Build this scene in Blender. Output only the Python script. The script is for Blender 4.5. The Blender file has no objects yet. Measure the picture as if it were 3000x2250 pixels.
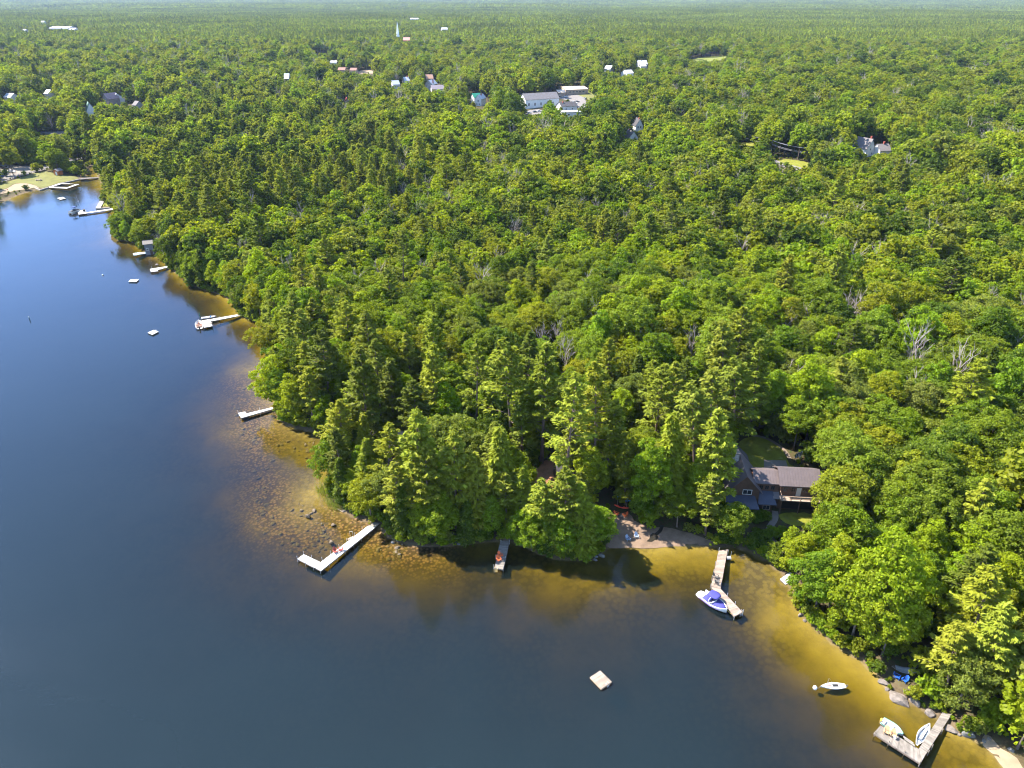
EXPOSURE = 2.0
HAZE = 0.000032
import bpy, bmesh, math, random
import numpy as np
from mathutils import Vector, Matrix
from mathutils.geometry import delaunay_2d_cdt

random.seed(7)
rng = np.random.default_rng(7)
S = bpy.context.scene
COL = S.collection
R = math.radians

# ------------------------------------------------------------------ camera model (used to turn photo positions into ground points)
CAMH, PITCH, FPX = 97.0, R(28.5), 2103.0
CP, SP = math.cos(PITCH), math.sin(PITCH)
SUN_AZ, SUN_EL = R(-66.0), R(48.0)      # azimuth from +Y, clockwise positive


def ray(px, py):
    a = (px - 1500.0) / FPX
    b = -(py - 1125.0) / FPX
    return np.array([a, CP + b * SP, -SP + b * CP])


def GZ(px, py, z):
    d = ray(px, py)
    t = (CAMH - z) / -d[2]
    return Vector((d[0] * t, d[1] * t, z))


def PX(x, y, z):
    """world -> photo pixel (arrays allowed)"""
    dz = z - CAMH
    dep = y * CP - dz * SP
    up = y * SP + dz * CP
    return 1500.0 + FPX * x / dep, 1125.0 - FPX * up / dep, dep


# ------------------------------------------------------------------ shoreline
SHORE_PX = [(-1500, 760), (-700, 690), (-300, 640), (-60, 606), (0, 594), (45, 574), (104, 557), (117, 556), (143, 548), (176, 537), (232, 526), (251, 522),
            (258, 508), (262, 490), (276, 482), (287, 492), (285, 512), (288, 521), (300, 540), (313, 567), (287, 609), (321, 608),
            (332, 614), (345, 633), (346, 655), (326, 676), (330, 692), (345, 706), (378, 709), (400, 716), (422, 739), (447, 745),
            (470, 760), (492, 782), (520, 806), (555, 832), (600, 852), (642, 862), (668, 876), (684, 893), (694, 906), (700, 922), (722, 934), (757, 945),
            (775, 968), (790, 1003), (788, 1040), (782, 1066), (795, 1093), (806, 1130), (808, 1165), (804, 1197), (818, 1225), (850, 1250), (913, 1262), (963, 1283),
            (992, 1312), (1000, 1345), (985, 1385), (962, 1415), (958, 1445), (980, 1470), (1005, 1492), (1040, 1515), (1085, 1532), (1112, 1540), (1149, 1582),
            (1200, 1596), (1253, 1602), (1339, 1599), (1400, 1592), (1452, 1586), (1497, 1588), (1540, 1606), (1579, 1624), (1640, 1640), (1700, 1644), (1752, 1636),
            (1772, 1612), (1800, 1600), (1850, 1602), (1904, 1604), (2000, 1594), (2060, 1598), (2104, 1604), (2150, 1603), (2190, 1612),
            (2240, 1640), (2275, 1668), (2300, 1692), (2316, 1717), (2330, 1755), (2344, 1792), (2371, 1825), (2407, 1860), (2452, 1893), (2490, 1918), (2533, 1945),
            (2579, 1990), (2606, 2030), (2640, 2052), (2678, 2062), (2715, 2083), (2750, 2101), (2782, 2122), (2810, 2150), (2836, 2160), (2868, 2172), (2900, 2200),
            (2927, 2223), (2958, 2268), (3010, 2330), (3120, 2500), (3200, 2900), (3300, 4000)]
SHORE = np.array([GZ(px, py, 0.0)[:2] for px, py in SHORE_PX])


def _smooth(p, n=1):
    for _ in range(n):
        q = [p[0]]
        for a, b in zip(p[:-1], p[1:]):
            q.append(a * 0.75 + b * 0.25)
            q.append(a * 0.25 + b * 0.75)
        q.append(p[-1])
        p = np.array(q)
    return p


SHORE = _smooth(SHORE, 1)
LAKE = np.vstack([SHORE, [[SHORE[-1][0], -900.0], [-2600.0, -900.0], [-2600.0, SHORE[0][1]]]])


def seg_dist(P, poly):
    a, b = poly[:-1], poly[1:]
    out = np.full(len(P), 1e12)
    for i in range(len(a)):
        d = b[i] - a[i]
        L2 = max(d @ d, 1e-9)
        t = np.clip(((P - a[i]) @ d) / L2, 0, 1)
        q = a[i] + t[:, None] * d
        out = np.minimum(out, ((P - q) ** 2).sum(1))
    return np.sqrt(out)


def in_poly(P, poly):
    x, y = P[:, 0], P[:, 1]
    c = np.zeros(len(P), bool)
    n = len(poly)
    for i in range(n):
        x1, y1 = poly[i]
        x2, y2 = poly[(i + 1) % n]
        if y1 == y2:
            continue
        m = (y1 > y) != (y2 > y)
        c ^= m & (x < (x2 - x1) * (y - y1) / (y2 - y1) + x1)
    return c


def vnoise(x, y, seed=0):
    """smooth value noise, arrays"""
    xi, yi = np.floor(x).astype(np.int64), np.floor(y).astype(np.int64)
    fx, fy = x - xi, y - yi
    fx, fy = fx * fx * (3 - 2 * fx), fy * fy * (3 - 2 * fy)

    def h(a, b):
        v = np.sin(a * 127.1 + b * 311.7 + seed * 74.7) * 43758.5453
        return v - np.floor(v)
    return (h(xi, yi) * (1 - fx) + h(xi + 1, yi) * fx) * (1 - fy) + (h(xi, yi + 1) * (1 - fx) + h(xi + 1, yi + 1) * fx) * fy


# depth controls: photo position, slope near shore, width of the shelf (m)
DEPTHC = [(2750, 2200, .09, 11), (2500, 2010, .115, 11), (2380, 1900, .10, 11), (2250, 1760, .085, 12), (2050, 1680, .085, 12), (1850, 1680, .09, 10), (1600, 1680, .13, 10), (1400, 1650, .16, 10),
          (1180, 1640, .12, 10), (1000, 1560, .06, 13), (900, 1480, .05, 17), (850, 1380, .06, 17), (800, 1250, .05, 10), (730, 1120, .07, 9),
          (740, 1000, .22, 5), (640, 900, .24, 5), (480, 800, .34, 4), (330, 690, .36, 3), (280, 590, .3, 3), (150, 570, .10, 8), (20, 600, .06, 14)]
DC_P = np.array([GZ(a, b, 0)[:2] for a, b, _, _ in DEPTHC])
DC_V = np.array([(c, d) for _, _, c, d in DEPTHC])


def terrain(P):
    """height of land / lake bed at N x 2 points"""
    P = np.asarray(P, float).reshape(-1, 2)
    d = seg_dist(P, SHORE)
    lake = in_poly(P, LAKE)
    w = 1.0 / (((P[:, None, :] - DC_P[None]) ** 2).sum(2) + 30.0) ** 1.5
    w /= w.sum(1)[:, None]
    v = w @ DC_V
    dep = v[:, 0] * np.minimum(d, v[:, 1]) + 0.15 * np.maximum(0, d - v[:, 1])
    dep = 9.0 * (1 - np.exp(-dep / 9.0))
    dep += (vnoise(P[:, 0] / 9, P[:, 1] / 9, 3) - .5) * np.minimum(dep, 1.2) * .5
    r = np.hypot(P[:, 0], P[:, 1])
    land = 0.10 + 1.1 * (1 - np.exp(-d / 9.0)) + 0.008 * np.minimum(d, 500)
    land += (vnoise(P[:, 0] / 30, P[:, 1] / 30, 5) - .5) * np.clip(d / 60, 0, 1) * 1.2
    far = np.clip((r - 1200) / 6000, 0, 1)
    land += far * (vnoise(P[:, 0] / 900, P[:, 1] / 900, 8) - .35) * 34
    ridge = np.clip((r - 7000) / 5000, 0, 1)
    land += ridge ** 1.3 * (55 + 120 * vnoise(P[:, 0] / 2600, P[:, 1] / 2600, 11))
    return np.where(lake, -np.maximum(dep, 0.03), land)


def hz(x, y):
    return float(terrain(np.array([[x, y]]))[0])


def G(px, py, dz=0.0, land=True):
    """photo position -> point on the land (or the water level)"""
    z = 1.0
    for _ in range(5):
        p = GZ(px, py, z + dz)
        z = max(hz(p.x, p.y), 0.0)
    return Vector((p.x, p.y, z + dz))


# ------------------------------------------------------------------ object helpers
def tag(o, label=None, cat=None, group=None, kind=None):
    if label: o['label'] = label
    if cat: o['category'] = cat
    if group: o['group'] = group
    if kind: o['kind'] = kind
    return o


def empty(name, loc, rz=0.0, label=None, cat=None, group=None):
    o = bpy.data.objects.new(name, None)
    o.empty_display_size = 0.3
    o.location = loc
    o.rotation_euler = (0, 0, rz)
    COL.objects.link(o)
    return tag(o, label, cat, group)


def link(name, mesh, parent=None, loc=None, rz=None):
    o = bpy.data.objects.new(name, mesh)
    if loc is not None: o.location = loc
    if rz is not None: o.rotation_euler = (0, 0, rz)
    if parent is not None: o.parent = parent
    COL.objects.link(o)
    return o


def copy_tree(o, parent=None):
    c = o.copy()
    COL.objects.link(c)
    c.parent = parent
    for ch in list(o.children):
        copy_tree(ch, c)
    return c


def npmesh(name, V, F, mat=None, smooth=False, k=4):
    """mesh from an N x 3 array and an M x k array of faces"""
    me = bpy.data.meshes.new(name)
    V = np.asarray(V, np.float32)
    F = np.asarray(F, np.int32)
    me.vertices.add(len(V))
    me.vertices.foreach_set('co', V.ravel())
    me.loops.add(F.size)
    me.loops.foreach_set('vertex_index', F.ravel())
    me.polygons.add(len(F))
    me.polygons.foreach_set('loop_start', np.arange(0, F.size, k, dtype=np.int32))
    me.polygons.foreach_set('loop_total', np.full(len(F), k, np.int32))
    if smooth:
        me.polygons.foreach_set('use_smooth', np.ones(len(F), bool))
    me.update(calc_edges=True)
    if mat: me.materials.append(mat)
    return me


class MB:
    """collects simple shapes into one mesh"""

    def __init__(s):
        s.v, s.f = [], []

    def add(s, vs, fs):
        n = len(s.v)
        s.v += [tuple(v) for v in vs]
        s.f += [tuple(i + n for i in f) for f in fs]
        return s

    def hexa(s, p):
        """8 corners: bottom 4 (ccw), top 4"""
        return s.add(p, [(3, 2, 1, 0), (4, 5, 6, 7), (0, 1, 5, 4), (1, 2, 6, 5), (2, 3, 7, 6), (3, 0, 4, 7)])

    def box(s, c, d, rz=0.0, M=None):
        x, y, z = d[0] / 2, d[1] / 2, d[2] / 2
        p = [Vector(q) for q in ((-x, -y, -z), (x, -y, -z), (x, y, -z), (-x, y, -z), (-x, -y, z), (x, -y, z), (x, y, z), (-x, y, z))]
        if M is None: M = Matrix.Rotation(rz, 3, 'Z')
        return s.hexa([M @ q + Vector(c) for q in p])

    def slab(s, quad, t):
        """quad (4 points, ccw from above), thickness t downwards along z"""
        q = [Vector(a) for a in quad]
        return s.hexa([a - Vector((0, 0, t)) for a in q] + q)

    def tube(s, a, b, r0, r1=None, n=8, cap=True):
        a, b = Vector(a), Vector(b)
        r1 = r0 if r1 is None else r1
        d = (b - a).normalized()
        u = d.orthogonal().normalized()
        w = d.cross(u)
        vs = []
        for p, r in ((a, r0), (b, r1)):
            for i in range(n):
                t = 2 * math.pi * i / n
                vs.append(p + (u * math.cos(t) + w * math.sin(t)) * r)
        fs = [(i, (i + 1) % n, n + (i + 1) % n, n + i) for i in range(n)]
        if cap: fs += [tuple(range(n))[::-1], tuple(range(n, 2 * n))]
        return s.add(vs, fs)

    def path(s, pts, rad, n=6):
        pts = [Vector(p) for p in pts]
        vs, fs = [], []
        for k, p in enumerate(pts):
            d = (pts[min(k + 1, len(pts) - 1)] - pts[max(k - 1, 0)]).normalized()
            u = d.cross(Vector((0.31, 0.17, 0.93))).normalized()
            w = d.cross(u)
            r = rad[k] if isinstance(rad, (list, tuple)) else rad
            for i in range(n):
                t = 2 * math.pi * i / n
                vs.append(p + (u * math.cos(t) + w * math.sin(t)) * r)
        for k in range(len(pts) - 1):
            for i in range(n):
                fs.append((k * n + i, k * n + (i + 1) % n, (k + 1) * n + (i + 1) % n, (k + 1) * n + i))
        fs += [tuple(range(n))[::-1], tuple(range((len(pts) - 1) * n, len(pts) * n))]
        return s.add(vs, fs)

    def prism(s, poly, z0, z1):
        n = len(poly)
        vs = [(p[0], p[1], z0) for p in poly] + [(p[0], p[1], z1) for p in poly]
        fs = [tuple(range(n))[::-1], tuple(range(n, 2 * n))] + [(i, (i + 1) % n, n + (i + 1) % n, n + i) for i in range(n)]
        return s.add(vs, fs)

    def loft(s, rings, cap=(True, True), closed=True):
        n = len(rings[0])
        vs = [v for r in rings for v in r]
        fs = []
        for k in range(len(rings) - 1):
            for i in range(n if closed else n - 1):
                j = (i + 1) % n
                fs.append((k * n + i, k * n + j, (k + 1) * n + j, (k + 1) * n + i))
        if cap[0]: fs.append(tuple(range(n))[::-1])
        if cap[1]: fs.append(tuple(range((len(rings) - 1) * n, len(rings) * n)))
        return s.add(vs, fs)

    def mesh(s, name, mat, smooth=False):
        me = bpy.data.meshes.new(name)
        me.from_pydata(s.v, [], s.f)
        bm = bmesh.new(); bm.from_mesh(me)
        bmesh.ops.recalc_face_normals(bm, faces=bm.faces)
        bm.to_mesh(me); bm.free()
        if smooth:
            for p in me.polygons: p.use_smooth = True
        if mat: me.materials.append(mat)
        return me

    def build(s, name, mat, parent=None, smooth=False, loc=None, rz=None):
        return link(name, s.mesh(name, mat, smooth), parent, loc, rz)


# ------------------------------------------------------------------ materials
class NT:
    def __init__(s, m):
        m.use_nodes = True
        s.t = m.node_tree
        s.t.nodes.clear()
        s.out = s.n('ShaderNodeOutputMaterial')

    def n(s, typ, ins=None, **kw):
        nd = s.t.nodes.new(typ)
        for k, v in kw.items(): setattr(nd, k, v)
        for k, v in (ins or {}).items(): s.i(nd, k, v)
        return nd

    def i(s, nd, k, v):
        sock = nd.inputs[k]
        if hasattr(v, 'is_output'): s.t.links.new(v, sock)
        elif hasattr(v, 'outputs'): s.t.links.new(v.outputs[0], sock)
        else:
            if sock.type == 'RGBA' and len(v) == 3: v = (*v, 1)
            sock.default_value = v

    def math(s, op, a, b=None, c=None, clamp=False):
        nd = s.n('ShaderNodeMath', operation=op, use_clamp=clamp)
        s.i(nd, 0, a)
        if b is not None: s.i(nd, 1, b)
        if c is not None: s.i(nd, 2, c)
        return nd.outputs[0]

    def mix(s, f, a, b, mode='MIX'):
        nd = s.n('ShaderNodeMix', data_type='RGBA', blend_type=mode)
        s.i(nd, 0, f); s.i(nd, 6, a); s.i(nd, 7, b)
        return nd.outputs[2]

    def ramp(s, f, stops):
        nd = s.n('ShaderNodeValToRGB', {0: f})
        e = nd.color_ramp.elements
        while len(e) < len(stops): e.new(0.5)
        for el, (p, c) in zip(e, stops):
            el.position = p
            el.color = (*c, 1) if len(c) == 3 else c
        return nd.outputs[0]

    def noise(s, scale, detail=4, rough=.6, coord='Object', out=0):
        tc = s.n('ShaderNodeTexCoord')
        nd = s.n('ShaderNodeTexNoise', {'Vector': tc.outputs[coord], 'Scale': scale, 'Detail': detail, 'Roughness': rough})
        return nd.outputs[out]

    def surf(s, sh):
        s.t.links.new(sh.outputs[0] if hasattr(sh, 'outputs') else sh, s.out.inputs['Surface'])


_MATS = {}


def M(name, col, rough=.7, var=.15, scale=2.0, metal=0.0, bump=0.0, island=0.0, spec=.3):
    """painted / wooden / stone surface with a little uneven tone"""
    if name in _MATS: return _MATS[name]
    m = bpy.data.materials.new(name)
    t = NT(m)
    lo = tuple(max(0, c * (1 - var)) for c in col)
    hi = tuple(min(1, c * (1 + var * .7)) for c in col)
    nz = t.noise(scale, 5, .65)
    c = t.ramp(nz, [(.3, lo), (.7, hi)])
    if island:
        g = t.n('ShaderNodeNewGeometry')
        f = t.math('MULTIPLY_ADD', g.outputs['Random Per Island'], island, 1 - island * .6)
        c = t.mix(1.0, c, t.n('ShaderNodeCombineColor', {0: f, 1: f, 2: f}).outputs[0], 'MULTIPLY')
    b = t.n('ShaderNodeBsdfPrincipled', {'Base Color': c, 'Roughness': rough, 'Metallic': metal, 'Specular IOR Level': spec})
    if bump:
        bp = t.n('ShaderNodeBump', {'Height': t.noise(scale * 4, 6, .7), 'Strength': bump, 'Distance': .1})
        t.i(b, 'Normal', bp)
    t.surf(b)
    _MATS[name] = m
    return m


def glass(name='window_glass', col=(.02, .025, .03)):
    return M(name, col, rough=.08, var=.1, spec=.6)


def leafmat(name, ramp=None, yellow=1.25, trans=.5):
    """leaves: colour from the object (individual trees) or picked at random per tree; lets light through"""
    m = bpy.data.materials.new(name)
    t = NT(m)
    oi = t.n('ShaderNodeObjectInfo')
    if ramp is None:
        c = oi.outputs['Color']
    else:
        n = len(ramp)
        nd = t.n('ShaderNodeValToRGB', {0: oi.outputs['Random']})
        nd.color_ramp.interpolation = 'CONSTANT'
        e = nd.color_ramp.elements
        while len(e) < n: e.new(.5)
        for i, cc in enumerate(ramp):
            e[i].position = i / n
            e[i].color = (*cc, 1)
        c = nd.outputs[0]
    nz = t.noise(.55, 3, .6)
    g = t.n('ShaderNodeNewGeometry')
    f = t.math('MULTIPLY_ADD', g.outputs['Random Per Island'], .5, .72)
    f2 = t.math('MULTIPLY_ADD', nz, .9, .55)
    f = t.math('MULTIPLY', f, f2)
    c = t.mix(1.0, c, t.n('ShaderNodeCombineColor', {0: f, 1: f, 2: t.math('MULTIPLY', f, .95)}).outputs[0], 'MULTIPLY')
    tc = t.mix(1.0, c, (yellow * 1.05, yellow, .55), 'MULTIPLY')
    d = t.n('ShaderNodeBsdfDiffuse', {'Color': c, 'Roughness': .3})
    tr = t.n('ShaderNodeBsdfTranslucent', {'Color': tc})
    gl = t.n('ShaderNodeBsdfGlossy', {'Color': (.5, .52, .22), 'Roughness': .5})
    mx = t.n('ShaderNodeMixShader', {0: trans, 1: d.outputs[0], 2: tr.outputs[0]})
    mx2 = t.n('ShaderNodeMixShader', {0: .02, 1: mx.outputs[0], 2: gl.outputs[0]})
    t.surf(mx2)
    return m

# ------------------------------------------------------------------ camera, sun, sky
cam = bpy.data.cameras.new('camera')
cam.sensor_width = 36.0
cam.lens = 36.0 * FPX / 3000.0
cam.clip_start, cam.clip_end = 1.0, 60000.0
co = bpy.data.objects.new('camera', cam)
co.location = (0, 0, CAMH)
co.rotation_euler = (R(90) - PITCH, 0, 0)
COL.objects.link(co)
S.camera = co

w = bpy.data.worlds.new('World')
S.world = w
w.use_nodes = True
wt = w.node_tree
wt.nodes.clear()
sky = wt.nodes.new('ShaderNodeTexSky')
sky.sky_type = 'NISHITA'
sky.sun_disc = False
sky.sun_elevation = SUN_EL
sky.sun_rotation = SUN_AZ
sky.altitude = 800
sky.air_density, sky.dust_density, sky.ozone_density = 1.0, 0.15, 2.0
bg = wt.nodes.new('ShaderNodeBackground')
bg.inputs[1].default_value = 0.15
wo = wt.nodes.new('ShaderNodeOutputWorld')
wt.links.new(sky.outputs[0], bg.inputs[0])
wt.links.new(bg.outputs[0], wo.inputs[0])

sl = bpy.data.lights.new('sun', 'SUN')
sl.energy = 5.0
sl.angle = R(0.55)
sl.color = (1.0, .93, .82)
so = bpy.data.objects.new('sun', sl)
sd = Vector((math.sin(SUN_AZ) * math.cos(SUN_EL), math.cos(SUN_AZ) * math.cos(SUN_EL), math.sin(SUN_EL)))
so.rotation_euler = (-sd).to_track_quat('-Z', 'Y').to_euler()
so.location = (-300, 100, 400)
COL.objects.link(so)

S.view_settings.view_transform = 'Standard'
S.view_settings.look = 'None'
S.view_settings.gamma = 1
S.view_settings.exposure = EXPOSURE
cy = S.cycles
cy.max_bounces = 6
cy.diffuse_bounces = 3
cy.glossy_bounces = 2
cy.transmission_bounces = 4
cy.transparent_max_bounces = 12
cy.volume_bounces = 0
cy.caustics_reflective = cy.caustics_refractive = False
cy.filter_width = 1.15
cy.use_adaptive_sampling = True
cy.adaptive_threshold = 0.02


# ------------------------------------------------------------------ terrain (land and lake bed in one sheet)
def graded(lo, hi, step, far_lo, far_hi, g=1.07):
    a = list(np.arange(lo, hi + 1e-6, step))
    d = step
    x = a[-1]
    while x < far_hi:
        d *= g; x += d; a.append(x)
    d = step; x = a[0]; b = []
    while x > far_lo:
        d *= g; x -= d; b.append(x)
    return np.array(b[::-1] + a)


gx = graded(-330, 150, 1.3, -16000, 16000)
gy = graded(58, 470, 1.3, -900, 17000)
X, Y = np.meshgrid(gx, gy)
PT = np.stack([X.ravel(), Y.ravel()], 1)
nx, ny = len(gx), len(gy)
HZ = np.concatenate([terrain(PT[i:i + 20000]) for i in range(0, len(PT), 20000)])
idx = np.arange(nx * ny).reshape(ny, nx)
FQ = np.stack([idx[:-1, :-1].ravel(), idx[:-1, 1:].ravel(), idx[1:, 1:].ravel(), idx[1:, :-1].ravel()], 1)

m = bpy.data.materials.new('soil_and_lake_bed')
t = NT(m)
geo = t.n('ShaderNodeNewGeometry')
z = t.n('ShaderNodeSeparateXYZ', {0: geo.outputs['Position']}).outputs[2]
n1 = t.noise(.12, 6, .65); n2 = t.noise(1.1, 5, .7); n3 = t.noise(.045, 4, .6); n4 = t.noise(3.5, 3, .6)
sand = t.ramp(n1, [(.25, (.080, .060, .014)), (.5, (.165, .122, .026)), (.75, (.225, .168, .036))])
weed = t.ramp(n2, [(.3, (.055, .045, .014)), (.7, (.12, .092, .030))])
wf = t.ramp(t.math('ADD', t.math('MULTIPLY', n3, .7), t.math('MULTIPLY', n2, .35)), [(.48, (0, 0, 0)), (.62, (1, 1, 1))])
bed = t.mix(t.math('MULTIPLY', wf, .8), sand, weed)
# pebbly bed
vo = t.n('ShaderNodeTexVoronoi', {'Vector': t.n('ShaderNodeTexCoord').outputs['Object'], 'Scale': 1.0})
peb = t.ramp(vo.outputs[0], [(.0, (1.15, 1.1, 1.0)), (.45, (.9, .9, .9)), (.62, (.45, .43, .4))])
rk = t.ramp(n3, [(.42, (0, 0, 0)), (.55, (1, 1, 1))])
bed = t.mix(t.math('MULTIPLY', rk, .55), bed, peb, 'MULTIPLY')
vs = t.n('ShaderNodeTexVoronoi', {'Vector': t.n('ShaderNodeTexCoord').outputs['Object'], 'Scale': 1.5, 'Randomness': 1.0})
cob = t.ramp(vs.outputs[0], [(.0, (.25, .155, .095)), (.35, (.16, .095, .055)), (.55, (.05, .032, .02))])
stn = t.n('ShaderNodeAttribute', attribute_name='stony').outputs['Fac']
bed = t.mix(t.math('MULTIPLY', stn, t.ramp(n2, [(.3, (.45, .45, .45)), (.6, (1, 1, 1))])), bed, cob)
forest = t.ramp(n2, [(.2, (.030, .026, .014)), (.5, (.060, .046, .022)), (.62, (.035, .050, .015)), (.85, (.05, .07, .02))])
lf = t.n('ShaderNodeMapRange', {0: z, 1: .15, 2: .55}).outputs[0]
shore = t.ramp(n2, [(.3, (.06, .045, .028)), (.7, (.15, .11, .065))])
lf2 = t.n('ShaderNodeMapRange', {0: z, 1: -.05, 2: .1}).outputs[0]
c = t.mix(lf2, bed, shore)
c = t.mix(lf, c, forest)
bp = t.n('ShaderNodeBump', {'Height': n2, 'Strength': .5, 'Distance': .15})
t.surf(t.n('ShaderNodeBsdfPrincipled', {'Base Color': c, 'Roughness': .95, 'Specular IOR Level': .1, 'Normal': bp.outputs[0]}))
ter = npmesh('ground', np.column_stack([PT, HZ]), FQ, m, True)
STONY = np.array([GZ(a, b, 0)[:2] for a, b in [(690, 1120), (720, 1200), (748, 1290), (755, 1360), (780, 1430), (775, 1500), (810, 1550), (880, 1580), (950, 1560), (1010, 1540), (1090, 1580), (1170, 1620), (1260, 1622)]])
dst = np.full(len(PT), 1e3)
nr = (np.abs(PT[:, 0] + 60) < 160) & (np.abs(PT[:, 1] - 160) < 130)
dst[nr] = seg_dist(PT[nr], STONY)
at = ter.attributes.new('stony', 'FLOAT', 'POINT')
at.data.foreach_set('value', np.clip(1.15 - dst / (6.5 + 5 * vnoise(PT[:, 0] / 6, PT[:, 1] / 6, 77)), 0, 1).astype(np.float32))
tag(link('ground', ter), kind='structure')

# ------------------------------------------------------------------ lake water
near = HZ < 0.25
keep = near[FQ].any(1)
used = np.unique(FQ[keep])
mp = np.full(len(PT), -1)
mp[used] = np.arange(len(used))
wm = bpy.data.materials.new('lake_water')
t = NT(wm)
dep = t.n('ShaderNodeAttribute', attribute_name='depth').outputs['Fac']
k = (.42, .50, 1.9)
tc = t.n('ShaderNodeCombineColor', {i: t.math('POWER', math.exp(-k[i]), dep) for i in range(3)}).outputs[0]
mk = t.math('SUBTRACT', 1.0, t.math('POWER', math.exp(-.27), dep), clamp=True)
mk = t.math('MULTIPLY', mk, t.math('MULTIPLY_ADD', t.noise(.03, 3, .5), .25, .87), clamp=True)
n_a = t.n('ShaderNodeTexCoord').outputs['Object']
mpn = t.n('ShaderNodeMapping', {'Vector': n_a, 'Scale': (.6, 1.3, 1.0), 'Rotation': (0, 0, .4)})
nb = t.n('ShaderNodeTexNoise', {'Vector': mpn.outputs[0], 'Scale': 1.4, 'Detail': 3.0, 'Roughness': .55})
bp = t.n('ShaderNodeBump', {'Height': nb.outputs[0], 'Strength': .10, 'Distance': .12})
tr = t.n('ShaderNodeBsdfTransparent', {'Color': tc})
df = t.n('ShaderNodeBsdfDiffuse', {'Color': (.0105, .0185, .0200)})
wl = t.n('ShaderNodeTexNoise', {'Vector': t.n('ShaderNodeMapping', {'Vector': n_a, 'Scale': (.012, .03, 1.0), 'Rotation': (0, 0, .5)}).outputs[0], 'Scale': 1.0, 'Detail': 4.0, 'Roughness': .6}).outputs[0]
rg = t.n('ShaderNodeMapRange', {0: wl, 1: .35, 2: .7, 3: .05, 4: .16}).outputs[0]
t.i(bp, 'Strength', t.n('ShaderNodeMapRange', {0: wl, 1: .3, 2: .7, 3: .05, 4: .22}).outputs[0])
gl = t.n('ShaderNodeBsdfGlossy', {'Color': (.55, .63, .86), 'Roughness': rg, 'Normal': bp.outputs[0]})
fr = t.n('ShaderNodeFresnel', {'IOR': 1.333, 'Normal': bp.outputs[0]})
m1 = t.n('ShaderNodeMixShader', {0: mk, 1: tr.outputs[0], 2: df.outputs[0]})
t.surf(t.n('ShaderNodeMixShader', {0: fr.outputs[0], 1: m1.outputs[0], 2: gl.outputs[0]}))
wme = npmesh('water', np.column_stack([PT[used], np.zeros(len(used))]), mp[FQ[keep]], wm, True)
at = wme.attributes.new('depth', 'FLOAT', 'POINT')
at.data.foreach_set('value', np.maximum(-HZ[used], 0).astype(np.float32))
tag(link('lake_water', wme), kind='structure')

# ------------------------------------------------------------------ air
if HAZE > 0:
    hb = MB().box((0, 7600, 110), (33800, 17600, 0))
    hb = MB().hexa([(-16500, -950, -12), (16500, -950, -12), (16500, 17200, -12), (-16500, 17200, -12),
                    (-16500, -950, 330), (16500, -950, 330), (16500, 17200, 330), (-16500, 17200, 330)])
    hm = bpy.data.materials.new('haze_air')
    t = NT(hm)
    pv = t.n('ShaderNodeVolumePrincipled', {'Color': (.45, .60, .88), 'Density': HAZE, 'Anisotropy': .2})
    t.t.links.new(pv.outputs[0], t.out.inputs['Volume'])
    tag(hb.build('haze', hm), kind='stuff')

# ------------------------------------------------------------------ ground patches laid on the terrain
def clip_px(px_poly, land=True):
    return [G(a, b) for a, b in px_poly]


def drape(name, poly, mat, step=1.2, dz=.06, jag=.25, kind='structure', smooth=0, label=None):
    """a sheet following the ground inside a world polygon"""
    P = np.array([(p[0], p[1]) for p in poly])
    if smooth:
        q = np.vstack([P, P[:1]])
        for _ in range(smooth):
            a, b = q[:-1], q[1:]
            r = np.empty((2 * len(a), 2)); r[0::2] = a * .75 + b * .25; r[1::2] = a * .25 + b * .75
            q = np.vstack([r, r[:1]])
        P = q[:-1]
    edge = []
    for i in range(len(P)):
        a, b = P[i], P[(i + 1) % len(P)]
        n = max(1, int(np.hypot(*(b - a)) / step))
        for k in range(n):
            edge.append(a + (b - a) * k / n)
    edge = np.array(edge)
    if jag: edge = edge + rng.normal(0, jag, edge.shape) * .5
    lo, hi = edge.min(0), edge.max(0)
    gxs, gys = np.meshgrid(np.arange(lo[0], hi[0], step), np.arange(lo[1], hi[1], step))
    ins = np.stack([gxs.ravel(), gys.ravel()], 1)
    ins = ins[in_poly(ins, edge)]
    if len(ins):
        ins = ins[seg_dist(ins, np.vstack([edge, edge[:1]])) > step * .45]
    allp = np.vstack([edge, ins]) if len(ins) else edge
    n = len(edge)
    r = delaunay_2d_cdt([Vector(p) for p in allp], [(i, (i + 1) % n) for i in range(n)], [], 1, 1e-4)
    V = np.array([(v.x, v.y) for v in r[0]])
    zz = np.maximum(terrain(V), -.02) + dz
    me = bpy.data.meshes.new(name)
    me.from_pydata([(v[0], v[1], h) for v, h in zip(V, zz)], [], [tuple(f) for f in r[2]])
    for p in me.polygons: p.use_smooth = True
    bm = bmesh.new(); bm.from_mesh(me)
    for f in bm.faces:
        if f.normal.z < 0: f.normal_flip()
    bm.to_mesh(me); bm.free()
    me.materials.append(mat)
    o = link(name, me)
    tag(o, kind=kind)
    if label: o['label'] = label
    return o


def strip(name, pts, width, mat, dz=.08, step=3.0):
    """a road or path: a band along world points"""
    pts = [np.array((p[0], p[1])) for p in pts]
    q = np.array(pts)
    for _ in range(2):
        q = np.vstack([q[:1]] + [np.array([a * .75 + b * .25, a * .25 + b * .75]) for a, b in zip(q[:-1], q[1:])] + [q[-1:]])
    L, Rr = [], []
    for i in range(len(q)):
        d = q[min(i + 1, len(q) - 1)] - q[max(i - 1, 0)]
        d = d / np.hypot(*d)
        nn = np.array([-d[1], d[0]]) * width / 2
        L.append(q[i] + nn); Rr.append(q[i] - nn)
    return drape(name, L + Rr[::-1], mat, step, dz, 0)


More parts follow.
